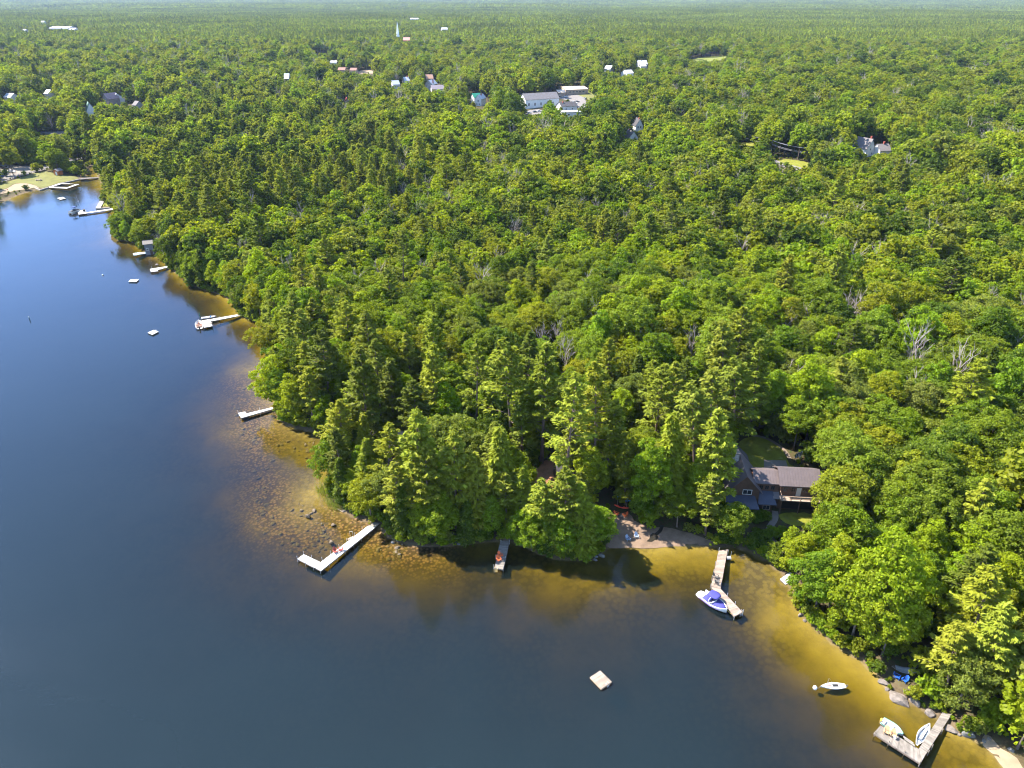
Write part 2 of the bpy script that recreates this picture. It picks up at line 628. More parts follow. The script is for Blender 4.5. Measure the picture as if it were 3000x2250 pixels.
lawn_m = M('mown_grass', (.145, .150, .012), .95, .35, .5, bump=.3)
dry_m = M('dry_park_grass', (.115, .115, .025), .95, .3, .25, bump=.2)
sand_m = M('beach_sand', (.25, .185, .12), .95, .22, .35, bump=.2)
cove_m = M('shade_darkened_sand', (.165, .112, .075), .95, .3, .5, bump=.3)  # cove sand darkened in its colour in place of dappled tree shade
needle_m = M('pine_needle_ground', (.24, .115, .055), .95, .35, .6, bump=.3)
gravel_m = M('gravel', (.15, .115, .085), .95, .2, 2.0, bump=.3)
asph_m = M('worn_road_surface', (.15, .135, .125), .9, .15, .3)
concrete_m = M('patio_slab', (.17, .145, .12), .9, .15, .8)
meadow_m = M('meadow_grass', (.13, .145, .02), .95, .25, .08)

def zp(x0, y0, s, pts):
    return [(x0 + a / s, y0 + b / s) for a, b in pts]

CLEAR = []      # ground polygons where no tree stands


def ground_patch(name, px, mat, step=1.2, dz=.06, jag=.3, smooth=1, clear=True):
    poly = clip_px(px)
    if clear: CLEAR.append(np.array([(p.x, p.y) for p in poly]))
    return drape(name, poly, mat, step, dz, jag, smooth=smooth)


ground_patch('lawn', [(2160, 1300), (2185, 1280), (2235, 1278), (2270, 1296), (2300, 1325), (2320, 1372), (2385, 1378), (2385, 1400), (2280, 1402), (2200, 1398), (2165, 1350)], lawn_m)
ground_patch('lawn', [(2276, 1502), (2385, 1504), (2386, 1530), (2330, 1545), (2292, 1530)], lawn_m)
ground_patch('patio', [(2238, 1348), (2302, 1350), (2308, 1368), (2300, 1388), (2238, 1386)], concrete_m, dz=.10, jag=.02, smooth=0)
strip('path', [G(*p) for p in [(2200, 1276), (2240, 1282), (2270, 1298), (2298, 1318), (2314, 1345)]], .9, gravel_m, dz=.12, step=1.0)
strip('path', [G(*p) for p in [(2270, 1498), (2272, 1520), (2258, 1540), (2250, 1556), (2262, 1580), (2275, 1596)]], 1.3, concrete_m, dz=.12, step=1.0)
ground_patch('beach', [(1778, 1608), (1774, 1570), (1792, 1530), (1815, 1500), (1848, 1506), (1862, 1530), (1905, 1545), (1960, 1545), (2010, 1558), (2060, 1575), (2105, 1592), (2060, 1601), (2000, 1597), (1900, 1608), (1830, 1605)], cove_m, clear=True)
ground_patch('beach', [(2868, 2168), (2890, 2150), (2930, 2190), (2965, 2215), (3010, 2260), (3040, 2330), (3010, 2335), (2958, 2272), (2925, 2226)], sand_m)
ground_patch('yard', [(1475, 1440), (1530, 1395), (1585, 1355), (1640, 1335), (1660, 1370), (1640, 1420), (1650, 1460), (1600, 1470), (1540, 1462)], needle_m, dz=.07)
ground_patch('yard', [(1800, 1310), (1850, 1285), (1900, 1290), (1920, 1320), (1850, 1345)], needle_m, dz=.07)
strip('stream', [G(*p) for p in [(1940, 1540), (1935, 1556), (1922, 1566), (1915, 1572)]], .7, M('wet_dark_silt', (.02, .017, .012), .4, .3, 2), dz=.10, step=.7)
drape('stream', [G(*p) for p in [(1912, 1562), (1925, 1570), (1928, 1580), (1915, 1588), (1895, 1588), (1900, 1575)]], _MATS['wet_dark_silt'], .7, .105, .3, smooth=1)

# town beach at the far end of the lake
BP = lambda pts: zp(0, 360, 6.144, pts)
ground_patch('beach', BP([(-300, 1330), (0, 1290), (250, 1225), (520, 1190), (640, 1160), (720, 1190), (640, 1120), (420, 1085), (250, 1100), (150, 1180), (0, 1215), (-300, 1250)]), sand_m, step=2.5, dz=.09)
ground_patch('lawn', BP([(-300, 1240), (0, 1205), (140, 1175), (240, 1095), (420, 1080), (640, 1118), (730, 1185), (880, 1140), (1080, 1075), (1400, 1010), (1420, 985), (1300, 960), (1060, 945), (940, 900), (800, 870), (560, 925), (60, 1090), (-300, 1190)]), dry_m, step=3)
ROADPX = BP([(-700, 1260), (-250, 1120), (0, 1035), (350, 935), (700, 840), (900, 780), (1150, 705), (1350, 635), (1600, 575), (1830, 540), (2100, 500)])
strip('road', [G(*p) for p in ROADPX], 9.0, asph_m, dz=.12, step=4)
CLEAR.append(np.array([(G(a, b).x, G(a, b).y) for a, b in [(p[0], p[1] - 4) for p in ROADPX] + [(p[0], p[1] + 5) for p in ROADPX[::-1]]]))
ground_patch('parking_lot', BP([(-300, 1000), (-300, 800), (0, 745), (150, 735), (350, 770), (640, 790), (560, 840), (420, 890), (0, 990)]), M('sandy_gravel_lot', (.20, .17, .14), .95, .15, .3), step=4, dz=.09)
ground_patch('road', [(98, 389), (150, 386), (215, 381), (240, 380), (240, 386), (200, 391), (150, 393), (98, 394)], asph_m, step=6, dz=.15)
# village grounds
ground_patch('parking_lot', zp(1340, 200, 5.027, [(1480, 440), (1560, 395), (1680, 380), (1800, 400), (1880, 440), (1900, 560), (1860, 600), (1780, 600), (1640, 480)]), asph_m, step=6, dz=.2)
ground_patch('parking_lot', zp(1340, 200, 5.027, [(1000, 625), (1260, 600), (1250, 690), (1020, 690)]), asph_m, step=6, dz=.2)
ground_patch('field', zp(1340, 200, 5.027, [(1700, 380), (1900, 350), (2060, 380), (2080, 450), (1960, 490), (1880, 430)]), dry_m, step=6, dz=.15)
ground_patch('field', zp(1720, 130, 5.027, [(1470, 250), (1600, 205), (1860, 175), (2060, 155), (2070, 190), (1950, 245), (1700, 290), (1500, 290)]), meadow_m, step=12, dz=.3)
ground_patch('field', [(2262, 478), (2290, 466), (2340, 470), (2372, 478), (2372, 492), (2340, 492), (2300, 486)], lawn_m, step=4, dz=.15)
ground_patch('field', [(2165, 428), (2180, 416), (2210, 416), (2214, 428), (2190, 434)], lawn_m, step=5, dz=.15)
strip('road', [G(*p) for p in [(2150, 425), (2200, 440), (2262, 474), (2310, 488), (2352, 499), (2420, 520), (2500, 560)]], 7, asph_m, dz=.22, step=4)
strip('road', [G(*p) for p in [(1160, 108), (1166, 78), (1172, 58), (1177, 40), (1181, 28), (1184, 19)]], 13, asph_m, dz=.35, step=25)
ground_patch('parking_lot', [(1048, 222), (1050, 206), (1091, 205), (1093, 220)], sand_m, step=8, dz=.2)
ground_patch('parking_lot', [(60, 93), (100, 86), (140, 80), (205, 82), (205, 89), (140, 90)], M('bright_lot', (.22, .20, .17), .9, .2, .02), step=20, dz=.4)

hpx = [(2150, 1370), (2270, 1370), (2385, 1385), (2390, 1505), (2300, 1510), (2290, 1530), (2180, 1530), (2150, 1500)]
CLEAR.append(np.array([tuple(G(a, b))[:2] for a, b in hpx]))

CLEAR.append(np.array([tuple(G(*p_))[:2] for p_ in BP([(-300, 1340), (0, 1300), (300, 1225), (640, 1190), (730, 1205), (900, 1150), (1430, 1015), (1420, 960), (1080, 930), (900, 840), (560, 925), (60, 1090), (-300, 1190)])]))

# ------------------------------------------------------------------ trees
def unit(v):
    return v / np.maximum(np.linalg.norm(v, axis=1), 1e-9)[:, None]


def quads(C, N, size, aspect=1.0, T=None, fold=0.0):
    """leaf sprays: a quad at each centre, facing N, long axis T"""
    n = len(C)
    if T is None: T = rng.normal(size=(n, 3))
    T = unit(T - (T * N).sum(1)[:, None] * N)
    B = np.cross(N, T)
    s = (np.asarray(size) * rng.uniform(.7, 1.3, n))[:, None]
    a, b = T * s * .5 * aspect, B * s * .5
    up = N * s * fold
    up = N * s * fold
    V = np.stack([C - a, C - b * .85 + up, C + a, C + b * .85 + up], 1).reshape(-1, 3)
    F = np.arange(4 * n).reshape(n, 4)
    return V, F


def join(parts):
    V, F, k = [], [], 0
    for v, f in parts:
        V.append(v); F.append(f + k); k += len(v)
    return np.vstack(V), np.vstack(F)


def sphere_pts(n):
    return unit(rng.normal(size=(n, 3)))


def broad_crown(H, Rc, lobes=24, sub=7, leaves=26, leaf=.40, base=.28, egg=1.0, sub_r=.85, flat=1.0):
    """deciduous crown: limbs carry lobes, lobes carry clumps, clumps carry leaf sprays"""
    cz, hz_ = H * (base + 1) / 2, H * (1 - base) / 2
    parts, tips = [], []
    ph0 = random.uniform(0, 6)
    i = np.arange(lobes)
    ph = i * 2.39996 + rng.uniform(0, 6)
    u = np.clip(1 - (i + .5) / lobes * 1.55, -1, 1)        # top to lower sides
    for a, c in zip(ph, u):
        rr = math.sqrt(max(0, 1 - c * c))
        k = rng.uniform(.55, .98) * (1 + .16 * math.sin(2 * a + ph0) + .10 * math.sin(3 * a + ph0 * 2))
        sh = (1.0 - .30 * egg * max(c, 0)) if egg > 0 else 1.0
        lc = np.array([math.cos(a) * rr * Rc * k * sh, math.sin(a) * rr * Rc * k * sh, cz + c * hz_ * min(k, .92) * flat * rng.uniform(.85, 1.05)])
        lr = Rc * rng.uniform(.24, .44)
        tips.append((lc, lr))
        d = unit(sphere_pts(sub * 3) + np.array([lc[0] / Rc, lc[1] / Rc, .55]) * .75)
        d = d[:sub]
        sc = lc + d * lr * rng.uniform(.7, 1.05, (sub, 1)) * np.array([1, 1, .8])
        for q, dq in zip(sc, d):
            nl = int(leaves * rng.uniform(.7, 1.3))
            o = unit(sphere_pts(nl) + dq * .55 + np.array([0, 0, .45]))
            P = q + o * sub_r * rng.uniform(.35, 1.1, (nl, 1)) * np.array([1.1, 1.1, .75])
            N = unit(o + rng.normal(0, .55, (nl, 3)) + np.array([0, 0, .25]))
            parts.append(quads(P, N, leaf, 1.25, fold=.12))
    # inner fill so that the crown is not hollow
    nf = lobes * 14
    o = sphere_pts(nf)
    P = np.column_stack([o[:, 0] * Rc * .6, o[:, 1] * Rc * .6, cz + o[:, 2] * hz_ * .62]) * rng.uniform(.6, 1, (nf, 1)) ** np.array([1, 1, 0])
    parts.append(quads(P, unit(rng.normal(size=(nf, 3)) + [0, 0, .5]), leaf * 2.2, 1.2, fold=.1))
    return join(parts), tips


def limb_trunk(H, tips, r0, split=.33, lean=0.0, n=7):
    mb = MB()
    top = H * .72
    pts, rad = [], []
    ph = random.uniform(0, 6)
    for k in range(7):
        f = k / 6
        pts.append((math.sin(f * 3 + ph) * .25 * f * r0 * 6, math.cos(f * 2.3 + ph) * .25 * f * r0 * 6, -.4 + f * (top + .4)))
        rad.append(r0 * (1.35 if k == 0 else 1 - .75 * f))
    mb.path(pts, rad, n)
    for lc, lr in tips[::3]:
        z0 = max(H * split, min(lc[2] * .75, top * .95)) * random.uniform(.75, .95)
        mb.path([(0, 0, z0), (lc[0] * .4, lc[1] * .4, z0 + (lc[2] - z0) * .5), tuple(lc)], [r0 * .4, r0 * .25, r0 * .08], 5)
    return mb


def pine_parts(H, Rc, base=.30, whorl=1.15, per=5, tuft=13, leaf=.62, gaps=.16, droop=.0, narrow=.92, sparse_low=True, peak=1.0, aspect=2.1):
    """tall pine: whorls of level branches carrying flat plumes of needles"""
    mb = MB()
    r0 = H * .0125 + .05
    lx, ly = random.uniform(-.6, .6), random.uniform(-.6, .6)

    def axis(z):
        f = z / H
        return np.array([lx * f * f, ly * f * f, z])
    mb.path([axis(H * k / 8 - (.5 if k == 0 else 0)) for k in range(9)], [r0 * (1.35 if k == 0 else max(.12, 1 - .93 * k / 8)) for k in range(9)], 7)
    parts = []
    z = H * base
    while z < H * .985:
        f = (z - H * base) / (H * (1 - base))
        prof = ((1 - f) ** narrow * (.62 + .38 * min(1, f * 4 + .3)) * .78 + .24 * (1 - f ** 5)) * peak
        nb = max(3, int(per * random.uniform(.8, 1.2)))
        a0 = random.uniform(0, 6.28)
        for b in range(nb):
            if random.random() < (gaps * (2.2 if sparse_low and f < .3 else .8)): continue
            a = a0 + b * 6.283 / nb + random.uniform(-.35, .35)
            L = max(.5, Rc * prof * random.uniform(.62, 1.12))
            rise = (.10 + .55 * f) * L * random.uniform(.5, 1.3) - droop * L
            o = axis(z + random.uniform(-.3, .3) * whorl)
            d = np.array([math.cos(a), math.sin(a), 0])
            s = np.array([-d[1], d[0], 0])
            tip = o + d * L + np.array([0, 0, rise])
            mb.path([o, o + d * L * .55 + np.array([0, 0, rise * .35]), tip], [r0 * .22 * (1 - f * .5), r0 * .13, .02], 4)
            nt = max(5, int(tuft * (.5 + L / Rc * 1.25)))
            u = rng.uniform(.26, 1.06, nt) ** .8
            wdt = L * .30 * np.sin(np.clip(u, 0, 1) * 2.7 + .25) + .18
            sd = rng.uniform(-1, 1, nt) * wdt
            P = o + d * (u * L)[:, None] + s * sd[:, None] + np.array([0, 0, 1.]) * (rise * u ** 1.6 + rng.normal(.08, .12, nt) - np.abs(sd) * .12)[:, None]
            out = d * .8 + s * (sd / (wdt + .1))[:, None] * .9 + np.array([0, 0, .35]) + rng.normal(0, .3, (nt, 3))
            N = unit(np.array([0, 0, 1.0]) + rng.normal(0, .34, (nt, 3)) + d * .15)
            parts.append(quads(P, N, leaf, aspect, T=out, fold=.18))
        z += whorl * (1 - .45 * f) * random.uniform(.85, 1.15)
    nt = 26
    o = axis(H)
    P = o + rng.normal(0, .22, (nt, 3)) + np.array([0, 0, -.5]) * rng.uniform(0, 1.6, (nt, 1))
    parts.append(quads(P, unit(rng.normal(size=(nt, 3)) + [0, 0, .6]), leaf * .8, 1.8, T=rng.normal(0, .4, (nt, 3)) + [0, 0, 1], fold=.15))
    return join(parts), mb


def cone_parts(H, Rc, layers=24, per=9, tuft=12, leaf=.5):
    """hemlock / spruce / cedar: dense drooping cone"""
    return pine_parts(H, Rc, base=.06, whorl=H / layers, per=per, tuft=tuft, leaf=leaf, gaps=.05, droop=.22, narrow=.85, sparse_low=False)


def bare_mb(H, spread=.5):
    """leafless tree: (trunk, branches)"""
    tr, br = MB(), MB()
    r0 = H * .011 + .03
    tr.path([(0, 0, -.4), (.1, .05, H * .25), (.05, -.1, H * .5), (.15, .05, H * .72)], [r0 * 1.3, r0, r0 * .7, r0 * .35], 6)

    def grow(p, d, L, r, lvl):
        q = p + d * L
        m_ = p + d * L * .5 + Vector((random.uniform(-1, 1), random.uniform(-1, 1), random.uniform(-.3, .6))) * L * .07
        br.path([p, m_, q], [r, r * .75, r * .5], 4 if lvl < 2 else 3)
        if lvl >= 3: return
        for k in range(random.choice((3, 4)) if lvl else 4):
            nd = (d + Vector((random.uniform(-1, 1), random.uniform(-1, 1), random.uniform(-.15, .75))) * .75).normalized()
            s = random.uniform(.35, 1.0)
            grow(p + (q - p) * s, nd, L * random.uniform(.45, .72), max(r * .52, .022), lvl + 1)
    for k in range(9):
        a = k * 2.4
        z = H * (.3 + .42 * k / 8)
        d = Vector((math.cos(a) * spread, math.sin(a) * spread, 1)).normalized()
        grow(Vector((.1, 0, z)), d, H * random.uniform(.2, .34), r0 * .42, 1)
    return tr, br


bark_m = M('grey_brown_bark', (.13, .10, .08), .95, .35, 1.2, bump=.5)
pine_bark_m = M('pine_bark', (.15, .105, .085), .95, .35, 1.0, bump=.5)
twig_m = M('bare_twigs', (.34, .285, .255), .95, .2, .8)
L_tree = leafmat('leaves_by_tree')
N_tree = leafmat('needles_by_tree', None, 1.15, .38)

PROTO = {}      # kind -> list of (crown mesh, trunk mesh, height, radius)


def proto(kind, crown, trunk_mb, H, Rc, mat, bark):
    v, f = crown
    PROTO.setdefault(kind, []).append((npmesh(kind + '_crown', v, f, mat), trunk_mb.mesh(kind + '_trunk', bark, True), H, Rc))


for H, Rc, lo in ((16, 4.6, 26), (15, 5.2, 30), (17.5, 4.3, 24), (14, 4.4, 24), (16.5, 5.6, 34)):
    cr, tips = broad_crown(H, Rc, lo, 9, 36, .34, .22, .6)
    proto('oak_tree', cr, limb_trunk(H, tips, .24), H, Rc, L_tree, bark_m)
for H, Rc, lo in ((15, 3.7, 24), (17, 4.1, 30), (13, 3.5, 22), (18, 3.6, 30), (14, 4.4, 26)):
    cr, tips = broad_crown(H, Rc, lo + 4, 9, 34, .31, .04, 1.5, sub_r=.72)
    proto('maple_tree', cr, limb_trunk(H, tips, .2), H, Rc, L_tree, bark_m)
for H, Rc, b, gp, pk in ((24, 5.4, .22, .16, 1), (26, 5.8, .30, .22, 1.05), (21, 5.0, .14, .12, 1), (27, 5.6, .38, .28, 1), (19, 4.6, .12, .12, 1), (23, 6.0, .34, .2, 1.1)):
    cr, mb = pine_parts(H, Rc, b, 1.35, 6, 42, .45, gp, peak=pk)
    proto('pine_tree', cr, mb, H, Rc, N_tree, pine_bark_m)
for H, Rc in ((15, 2.9), (12, 2.5), (17, 3.2)):
    cr, mb = cone_parts(H, Rc, 22, 9, 12, .46)
    proto('hemlock_tree', cr, mb, H, Rc, N_tree, bark_m)
for H in (13, 15, 12):
    tr_, br_ = bare_mb(H, .55)
    PROTO.setdefault('bare_tree', []).append((br_.mesh('bare_tree_crown', twig_m), tr_.mesh('bare_tree_trunk', twig_m), H, 3.2))
for H, Rc in ((2.2, 1.5), (3.0, 1.7), (1.6, 1.3)):
    cr, tips = broad_crown(H, Rc, 11, 6, 22, .26, .02, .2, sub_r=.42)
    proto('shrub', cr, limb_trunk(H, tips, .05), H, Rc, L_tree, bark_m)

HUES = {
    'pine_tree': [('olive green', (0.187, 0.218, 0.023)), ('dark green', (0.112, 0.143, 0.019)), ('pale yellow-green', (0.234, 0.263, 0.024))],
    'hemlock_tree': [('deep green', (0.082, 0.118, 0.014)), ('yellowish green', (0.199, 0.224, 0.019))],
    'oak_tree': [('mid green', (0.158, 0.213, 0.016)), ('dark green', (0.091, 0.140, 0.013)), ('dull grey-green', (0.164, 0.199, 0.031)), ('golden green', (0.205, 0.230, 0.014))],
    'maple_tree': [('bright green', (0.170, 0.252, 0.012)), ('yellow-green', (0.222, 0.280, 0.012)), ('fresh mid green', (0.129, 0.199, 0.012))],
    'bare_tree': [('grey-brown', (0.234, 0.190, 0.090))],
    'shrub': [('bright green', (0.170, 0.241, 0.013)), ('dark green', (0.077, 0.129, 0.013))],
}
HUE_W = {'pine_tree': (.42, .28, .30), 'hemlock_tree': (.6, .4), 'oak_tree': (.36, .24, .2, .2), 'maple_tree': (.38, .34, .28), 'bare_tree': (1,), 'shrub': (.5, .5)}
PLAIN = {'pine_tree': 'white pine', 'hemlock_tree': 'hemlock', 'oak_tree': 'oak', 'maple_tree': 'maple', 'bare_tree': 'leafless tree', 'shrub': 'shrub'}
CATS = {'pine_tree': 'pine tree', 'hemlock_tree': 'conifer', 'oak_tree': 'broadleaf tree', 'maple_tree': 'broadleaf tree', 'bare_tree': 'bare tree', 'shrub': 'shrub'}
TREES = []      # placed individual trees: dict


def place(kind, x, y, z, h, hue=None, k=None, lean=(0, 0), squash=1.0, note=None):
    TREES.append(dict(kind=kind, x=x, y=y, z=z, h=h, hue=hue if hue is not None else int(rng.choice(len(HUES[kind]), p=HUE_W[kind])),
                      k=k if k is not None else random.randrange(len(PROTO[kind])), rz=random.uniform(0, 6.28), lean=lean, squash=squash, note=note))


# ------------------------------------------------------------------ views that must stay open: photo polygon, distance limit (nearer trees may not cover it)
KEEP = []


def keep_open(px, dist):
    KEEP.append((np.array(px, float), dist))


def kp(x0, y0, s, pts, dist):
    keep_open(zp(x0, y0, s, pts), dist)


def gd(px, py):
    p = G(px, py)
    return math.hypot(p.x, p.y)


# house, lawn, cove, yard, docks
keep_open([(2160, 1275), (2300, 1275), (2340, 1320), (2345, 1360), (2385, 1375), (2390, 1500), (2380, 1530), (2300, 1535), (2280, 1590), (2255, 1590), (2255, 1540), (2190, 1500), (2160, 1460), (2152, 1350)], gd(2270, 1290))
keep_open([(1780, 1605), (1790, 1540), (1808, 1462), (1846, 1462), (1850, 1510), (1925, 1550), (2040, 1580), (2040, 1604)], gd(1830, 1465))
keep_open([(1570, 1405), (1608, 1400), (1618, 1440), (1590, 1460), (1562, 1445)], gd(1590, 1400))
keep_open([(1132, 1258), (1150, 1250), (1170, 1262), (1172, 1318), (1150, 1326), (1138, 1318)], gd(1150, 1330))
keep_open([(2104, 1614), (2130, 1608), (2180, 1800), (2050, 1740)], 140)
keep_open([(2298, 1700), (2308, 1672), (2332, 1680), (2330, 1702)], 125)
keep_open([(2598, 1958), (2645, 1950), (2668, 1985), (2640, 2000), (2600, 2000)], gd(2640, 1950))
keep_open([(2560, 2000), (2590, 1993), (2640, 2012), (2690, 2048), (2735, 2078), (2775, 2083), (2795, 2122), (2850, 2138), (2900, 2160), (2900, 2185), (2780, 2150), (2690, 2240), (2560, 2150)], 110)
keep_open([(2880, 2165), (2930, 2170), (2985, 2240), (2950, 2260)], 105)
keep_open([(1455, 1570), (1498, 1570), (1478, 1670), (1445, 1670)], 145)
keep_open([(880, 1630), (1070, 1545), (1108, 1530), (1100, 1560), (940, 1680)], 150)
keep_open([(695, 1215), (770, 1190), (800, 1192), (795, 1205), (705, 1230)], 190)
keep_open([(580, 930), (720, 914), (722, 926), (620, 960), (580, 970)], 240)
keep_open([(770, 995), (792, 995), (796, 1012), (775, 1012)], 205)
keep_open([(436, 780), (492, 772), (500, 784), (440, 798)], 290)
keep_open([(388, 735), (410, 705), (430, 705), (440, 736), (400, 750)], 330)
keep_open([(210, 560), (290, 560), (320, 570), (332, 610), (320, 615), (210, 632)], 420)
kp(0, 360, 6.144, [(-100, 1300), (-100, 1000), (0, 1000), (870, 770), (900, 800), (940, 830), (1070, 830), (1090, 950), (1400, 960), (1760, 960), (1720, 1010), (1420, 1190), (0, 1320)], 520)
kp(0, 360, 6.144, [(0, 900), (0, 790), (280, 790), (560, 810), (560, 860), (290, 930), (0, 960)], 530)
kp(0, 360, 6.144, [(1240, 690), (1370, 580), (1560, 560), (1540, 640), (1260, 710)], 560)
# village views
kp(1340, 200, 5.027, [(885, 340), (1300, 312), (1395, 330), (1460, 430), (1460, 520), (1300, 520), (1240, 640), (1230, 680), (1010, 680), (990, 470)], 800)
kp(1340, 200, 5.027, [(1440, 480), (1680, 455), (1840, 575), (1820, 690), (1640, 730), (1560, 600)], 790)
kp(1340, 200, 5.027, [(1460, 230), (1810, 205), (1860, 300), (1850, 380), (2060, 400), (1960, 440), (1870, 590), (1700, 460), (1600, 430), (1480, 410)], 950)
kp(1340, 200, 5.027, [(175, 340), (340, 340), (470, 390), (470, 500), (370, 580), (280, 560), (180, 500)], 800)
kp(1720, 130, 5.027, [(1500, 230), (1860, 172), (2060, 152), (2050, 190), (1950, 240), (1600, 260)], 1300)
kp(2120, 380, 4.254, [(1735, 180), (1850, 115), (1930, 210), (2060, 175), (2050, 290), (1840, 330), (1760, 280)], 620)
kp(2120, 380, 4.254, [(570, 230), (630, 220), (960, 280), (1000, 370), (1060, 400), (1060, 440), (960, 470), (900, 520), (680, 450), (700, 380), (590, 320)], 540)
kp(2120, 380, 4.254, [(190, 160), (380, 160), (380, 210), (200, 210)], 640)
kp(0, 200, 4.424, [(470, 815), (700, 800), (900, 790), (900, 835), (580, 865)], 700)
kp(800, 100, 6.144, [(1540, 640), (1800, 620), (1800, 740), (1540, 715)], 1150)
kp(800, 100, 6.144, [(690, 255), (1000, 235), (985, 370), (800, 370)], 1400)
kp(1100, 0, 5.53, [(360, 400), (415, 250), (436, 120), (460, 120), (445, 300), (405, 400)], 9000)


def densify(poly):
    """test points of a polygon (edges and inside)"""
    lo, hi = poly.min(0), poly.max(0)
    s = max(2.0, min((hi - lo).min() / 3, 14))
    a, b = np.meshgrid(np.arange(lo[0], hi[0] + s, s), np.arange(lo[1], hi[1] + s, s))
    q = np.stack([a.ravel(), b.ravel()], 1)
    return np.vstack([q[in_poly(q, poly)], poly])


KEEP_PTS = [(densify(p), d, p.min(0), p.max(0)) for p, d in KEEP]


def blocks(kind, x, y, z, h, r):
    """would this tree stand in front of something the photo shows?"""
    bx, by, dep = PX(x, y, z)
    tx, ty, _ = PX(x, y, z + h)
    s = FPX / dep
    rp = r * s
    dist = math.hypot(x, y)
    low = {'oak_tree': .25, 'maple_tree': .14, 'pine_tree': .22, 'hemlock_tree': 0.0, 'bare_tree': .3, 'shrub': 0.0}.get(kind, .2)
    y1 = by - (by - ty) * low
    cone = kind in ('pine_tree', 'hemlock_tree')
    for pts, d, lo, hi in KEEP_PTS:
        if dist > d: continue
        if bx + rp < lo[0] or bx - rp > hi[0] or y1 < lo[1] or ty - 2 > hi[1]: continue
        f = (y1 - pts[:, 1]) / max(y1 - ty, 1)
        wd = rp * ((1.0 - .85 * f) if cone else np.sqrt(np.clip(1 - (2 * f - 1) ** 2, 0, 1)) * .95)
        if ((f > 0) & (f < 1.0) & (np.abs(pts[:, 0] - (bx + (tx - bx) * f)) < wd)).any(): return True
    return False


# ================================================================== buildings
def D(px, py, z=.7):
    return GZ(px, py, z)


white_m = M('white_dock_paint', (.44, .43, .41), .7, .06, 1.5, island=.18)
grey_m = M('weathered_planks', (.20, .175, .15), .9, .25, 1.6, island=.45)
dark_m = M('dark_old_planks', (.10, .09, .085), .9, .25, 1.6, island=.4)  # footbridge planks: a darker tone of old wood
warm_m = M('pale_wood_planks', (.27, .21, .165), .85, .2, 1.6, island=.5)
steel_m = M('galvanised_post', (.45, .45, .45), .5, .1, 2, metal=.6)
post_m = M('old_wood_post', (.22, .18, .14), .9, .25, 2)
fascia_m = M('dock_side_board', (.16, .12, .09), .9, .25, 2)
black_m = M('black_plastic', (.02, .02, .022), .6, .1, 2)



wall_w = M('white_clapboard', (.68, .67, .64), .8, .06, .5)
wall_t = M('tan_siding', (.36, .27, .20), .85, .1, .5)
wall_g = M('grey_siding', (.30, .29, .28), .85, .1, .5)
wall_br = M('brown_log_wall', (.105, .060, .040), .9, .25, .8, bump=.3)
roof_gy = M('grey_shingle_roof', (.155, .140, .140), .9, .15, .6)
roof_dk = M('dark_shingle_roof', (.06, .056, .06), .9, .15, .6)
roof_w = M('bright_metal_roof', (.44, .44, .44), .5, .06, .4)
roof_gn = M('green_metal_roof', (.02, .20, .13), .6, .1, .4)
roof_pg = M('pale_green_roof', (.22, .38, .30), .7, .1, .4)
roof_tn = M('tan_flat_roof', (.55, .45, .36), .9, .08, .3)
roof_rd = M('red_brown_roof', (.24, .13, .10), .9, .15, .5)
roof_bl = M('pale_blue_roof', (.36, .40, .46), .6, .08, .4)
brick_m = M('red_brick', (.30, .07, .05), .9, .2, 2)
trim_m = M('white_trim', (.70, .70, .68), .7, .05, 1)
gl_m = glass()


def window(parent, c, w, h, nrm, frame=trim_m, sub=True):
    """window on a wall: frame with a pane set in it; nrm is the wall's outward direction (local)"""
    n_ = Vector(nrm); s = Vector((-n_.y, n_.x, 0)); c = Vector(c); up = Vector((0, 0, 1))
    mb = MB()
    M3 = Matrix((s, n_, up)).transposed()
    t_ = .09
    mb.box(c + up * (h / 2 - t_ / 2) + n_ * .02, (w, .08, t_), M=M3).box(c - up * (h / 2 - t_ / 2) + n_ * .02, (w, .08, t_), M=M3)
    for sg in (-1, 1): mb.box(c + s * sg * (w / 2 - t_ / 2) + n_ * .02, (t_, .08, h - 2 * t_), M=M3)
    if w > .8: mb.box(c + n_ * .02, (.05, .07, h - 2 * t_), M=M3)
    f = mb.build('window', frame, parent)
    MB().box(c + n_ * .008, (w - 2 * t_ + .02, .03, h - 2 * t_ + .02), M=M3).build('pane', gl_m, f)
    return f


def gable_body(mb, w, d, hw, rise, x0=0, y0=0, z0=-1.0, along='x'):
    """walls with gable ends; front-left corner at (x0 - w/2, y0)"""
    a, b = x0 - w / 2, x0 + w / 2
    if along == 'x':
        v = [(a, y0, z0), (b, y0, z0), (b, y0 + d, z0), (a, y0 + d, z0), (a, y0, hw), (b, y0, hw), (b, y0 + d, hw), (a, y0 + d, hw), (a, y0 + d / 2, hw + rise), (b, y0 + d / 2, hw + rise)]
        f = [(0, 1, 5, 4), (2, 3, 7, 6), (1, 2, 6, 9, 5), (3, 0, 4, 8, 7), (4, 5, 9, 8), (6, 7, 8, 9), (3, 2, 1, 0)]
    else:
        m_ = (a + b) / 2
        v = [(a, y0, z0), (b, y0, z0), (b, y0 + d, z0), (a, y0 + d, z0), (a, y0, hw), (b, y0, hw), (b, y0 + d, hw), (a, y0 + d, hw), (m_, y0, hw + rise), (m_, y0 + d, hw + rise)]
        f = [(0, 1, 5, 8, 4), (2, 3, 7, 9, 6), (1, 2, 6, 5), (3, 0, 4, 7), (5, 6, 9, 8), (7, 4, 8, 9), (3, 2, 1, 0)]
    return mb.add(v, f)


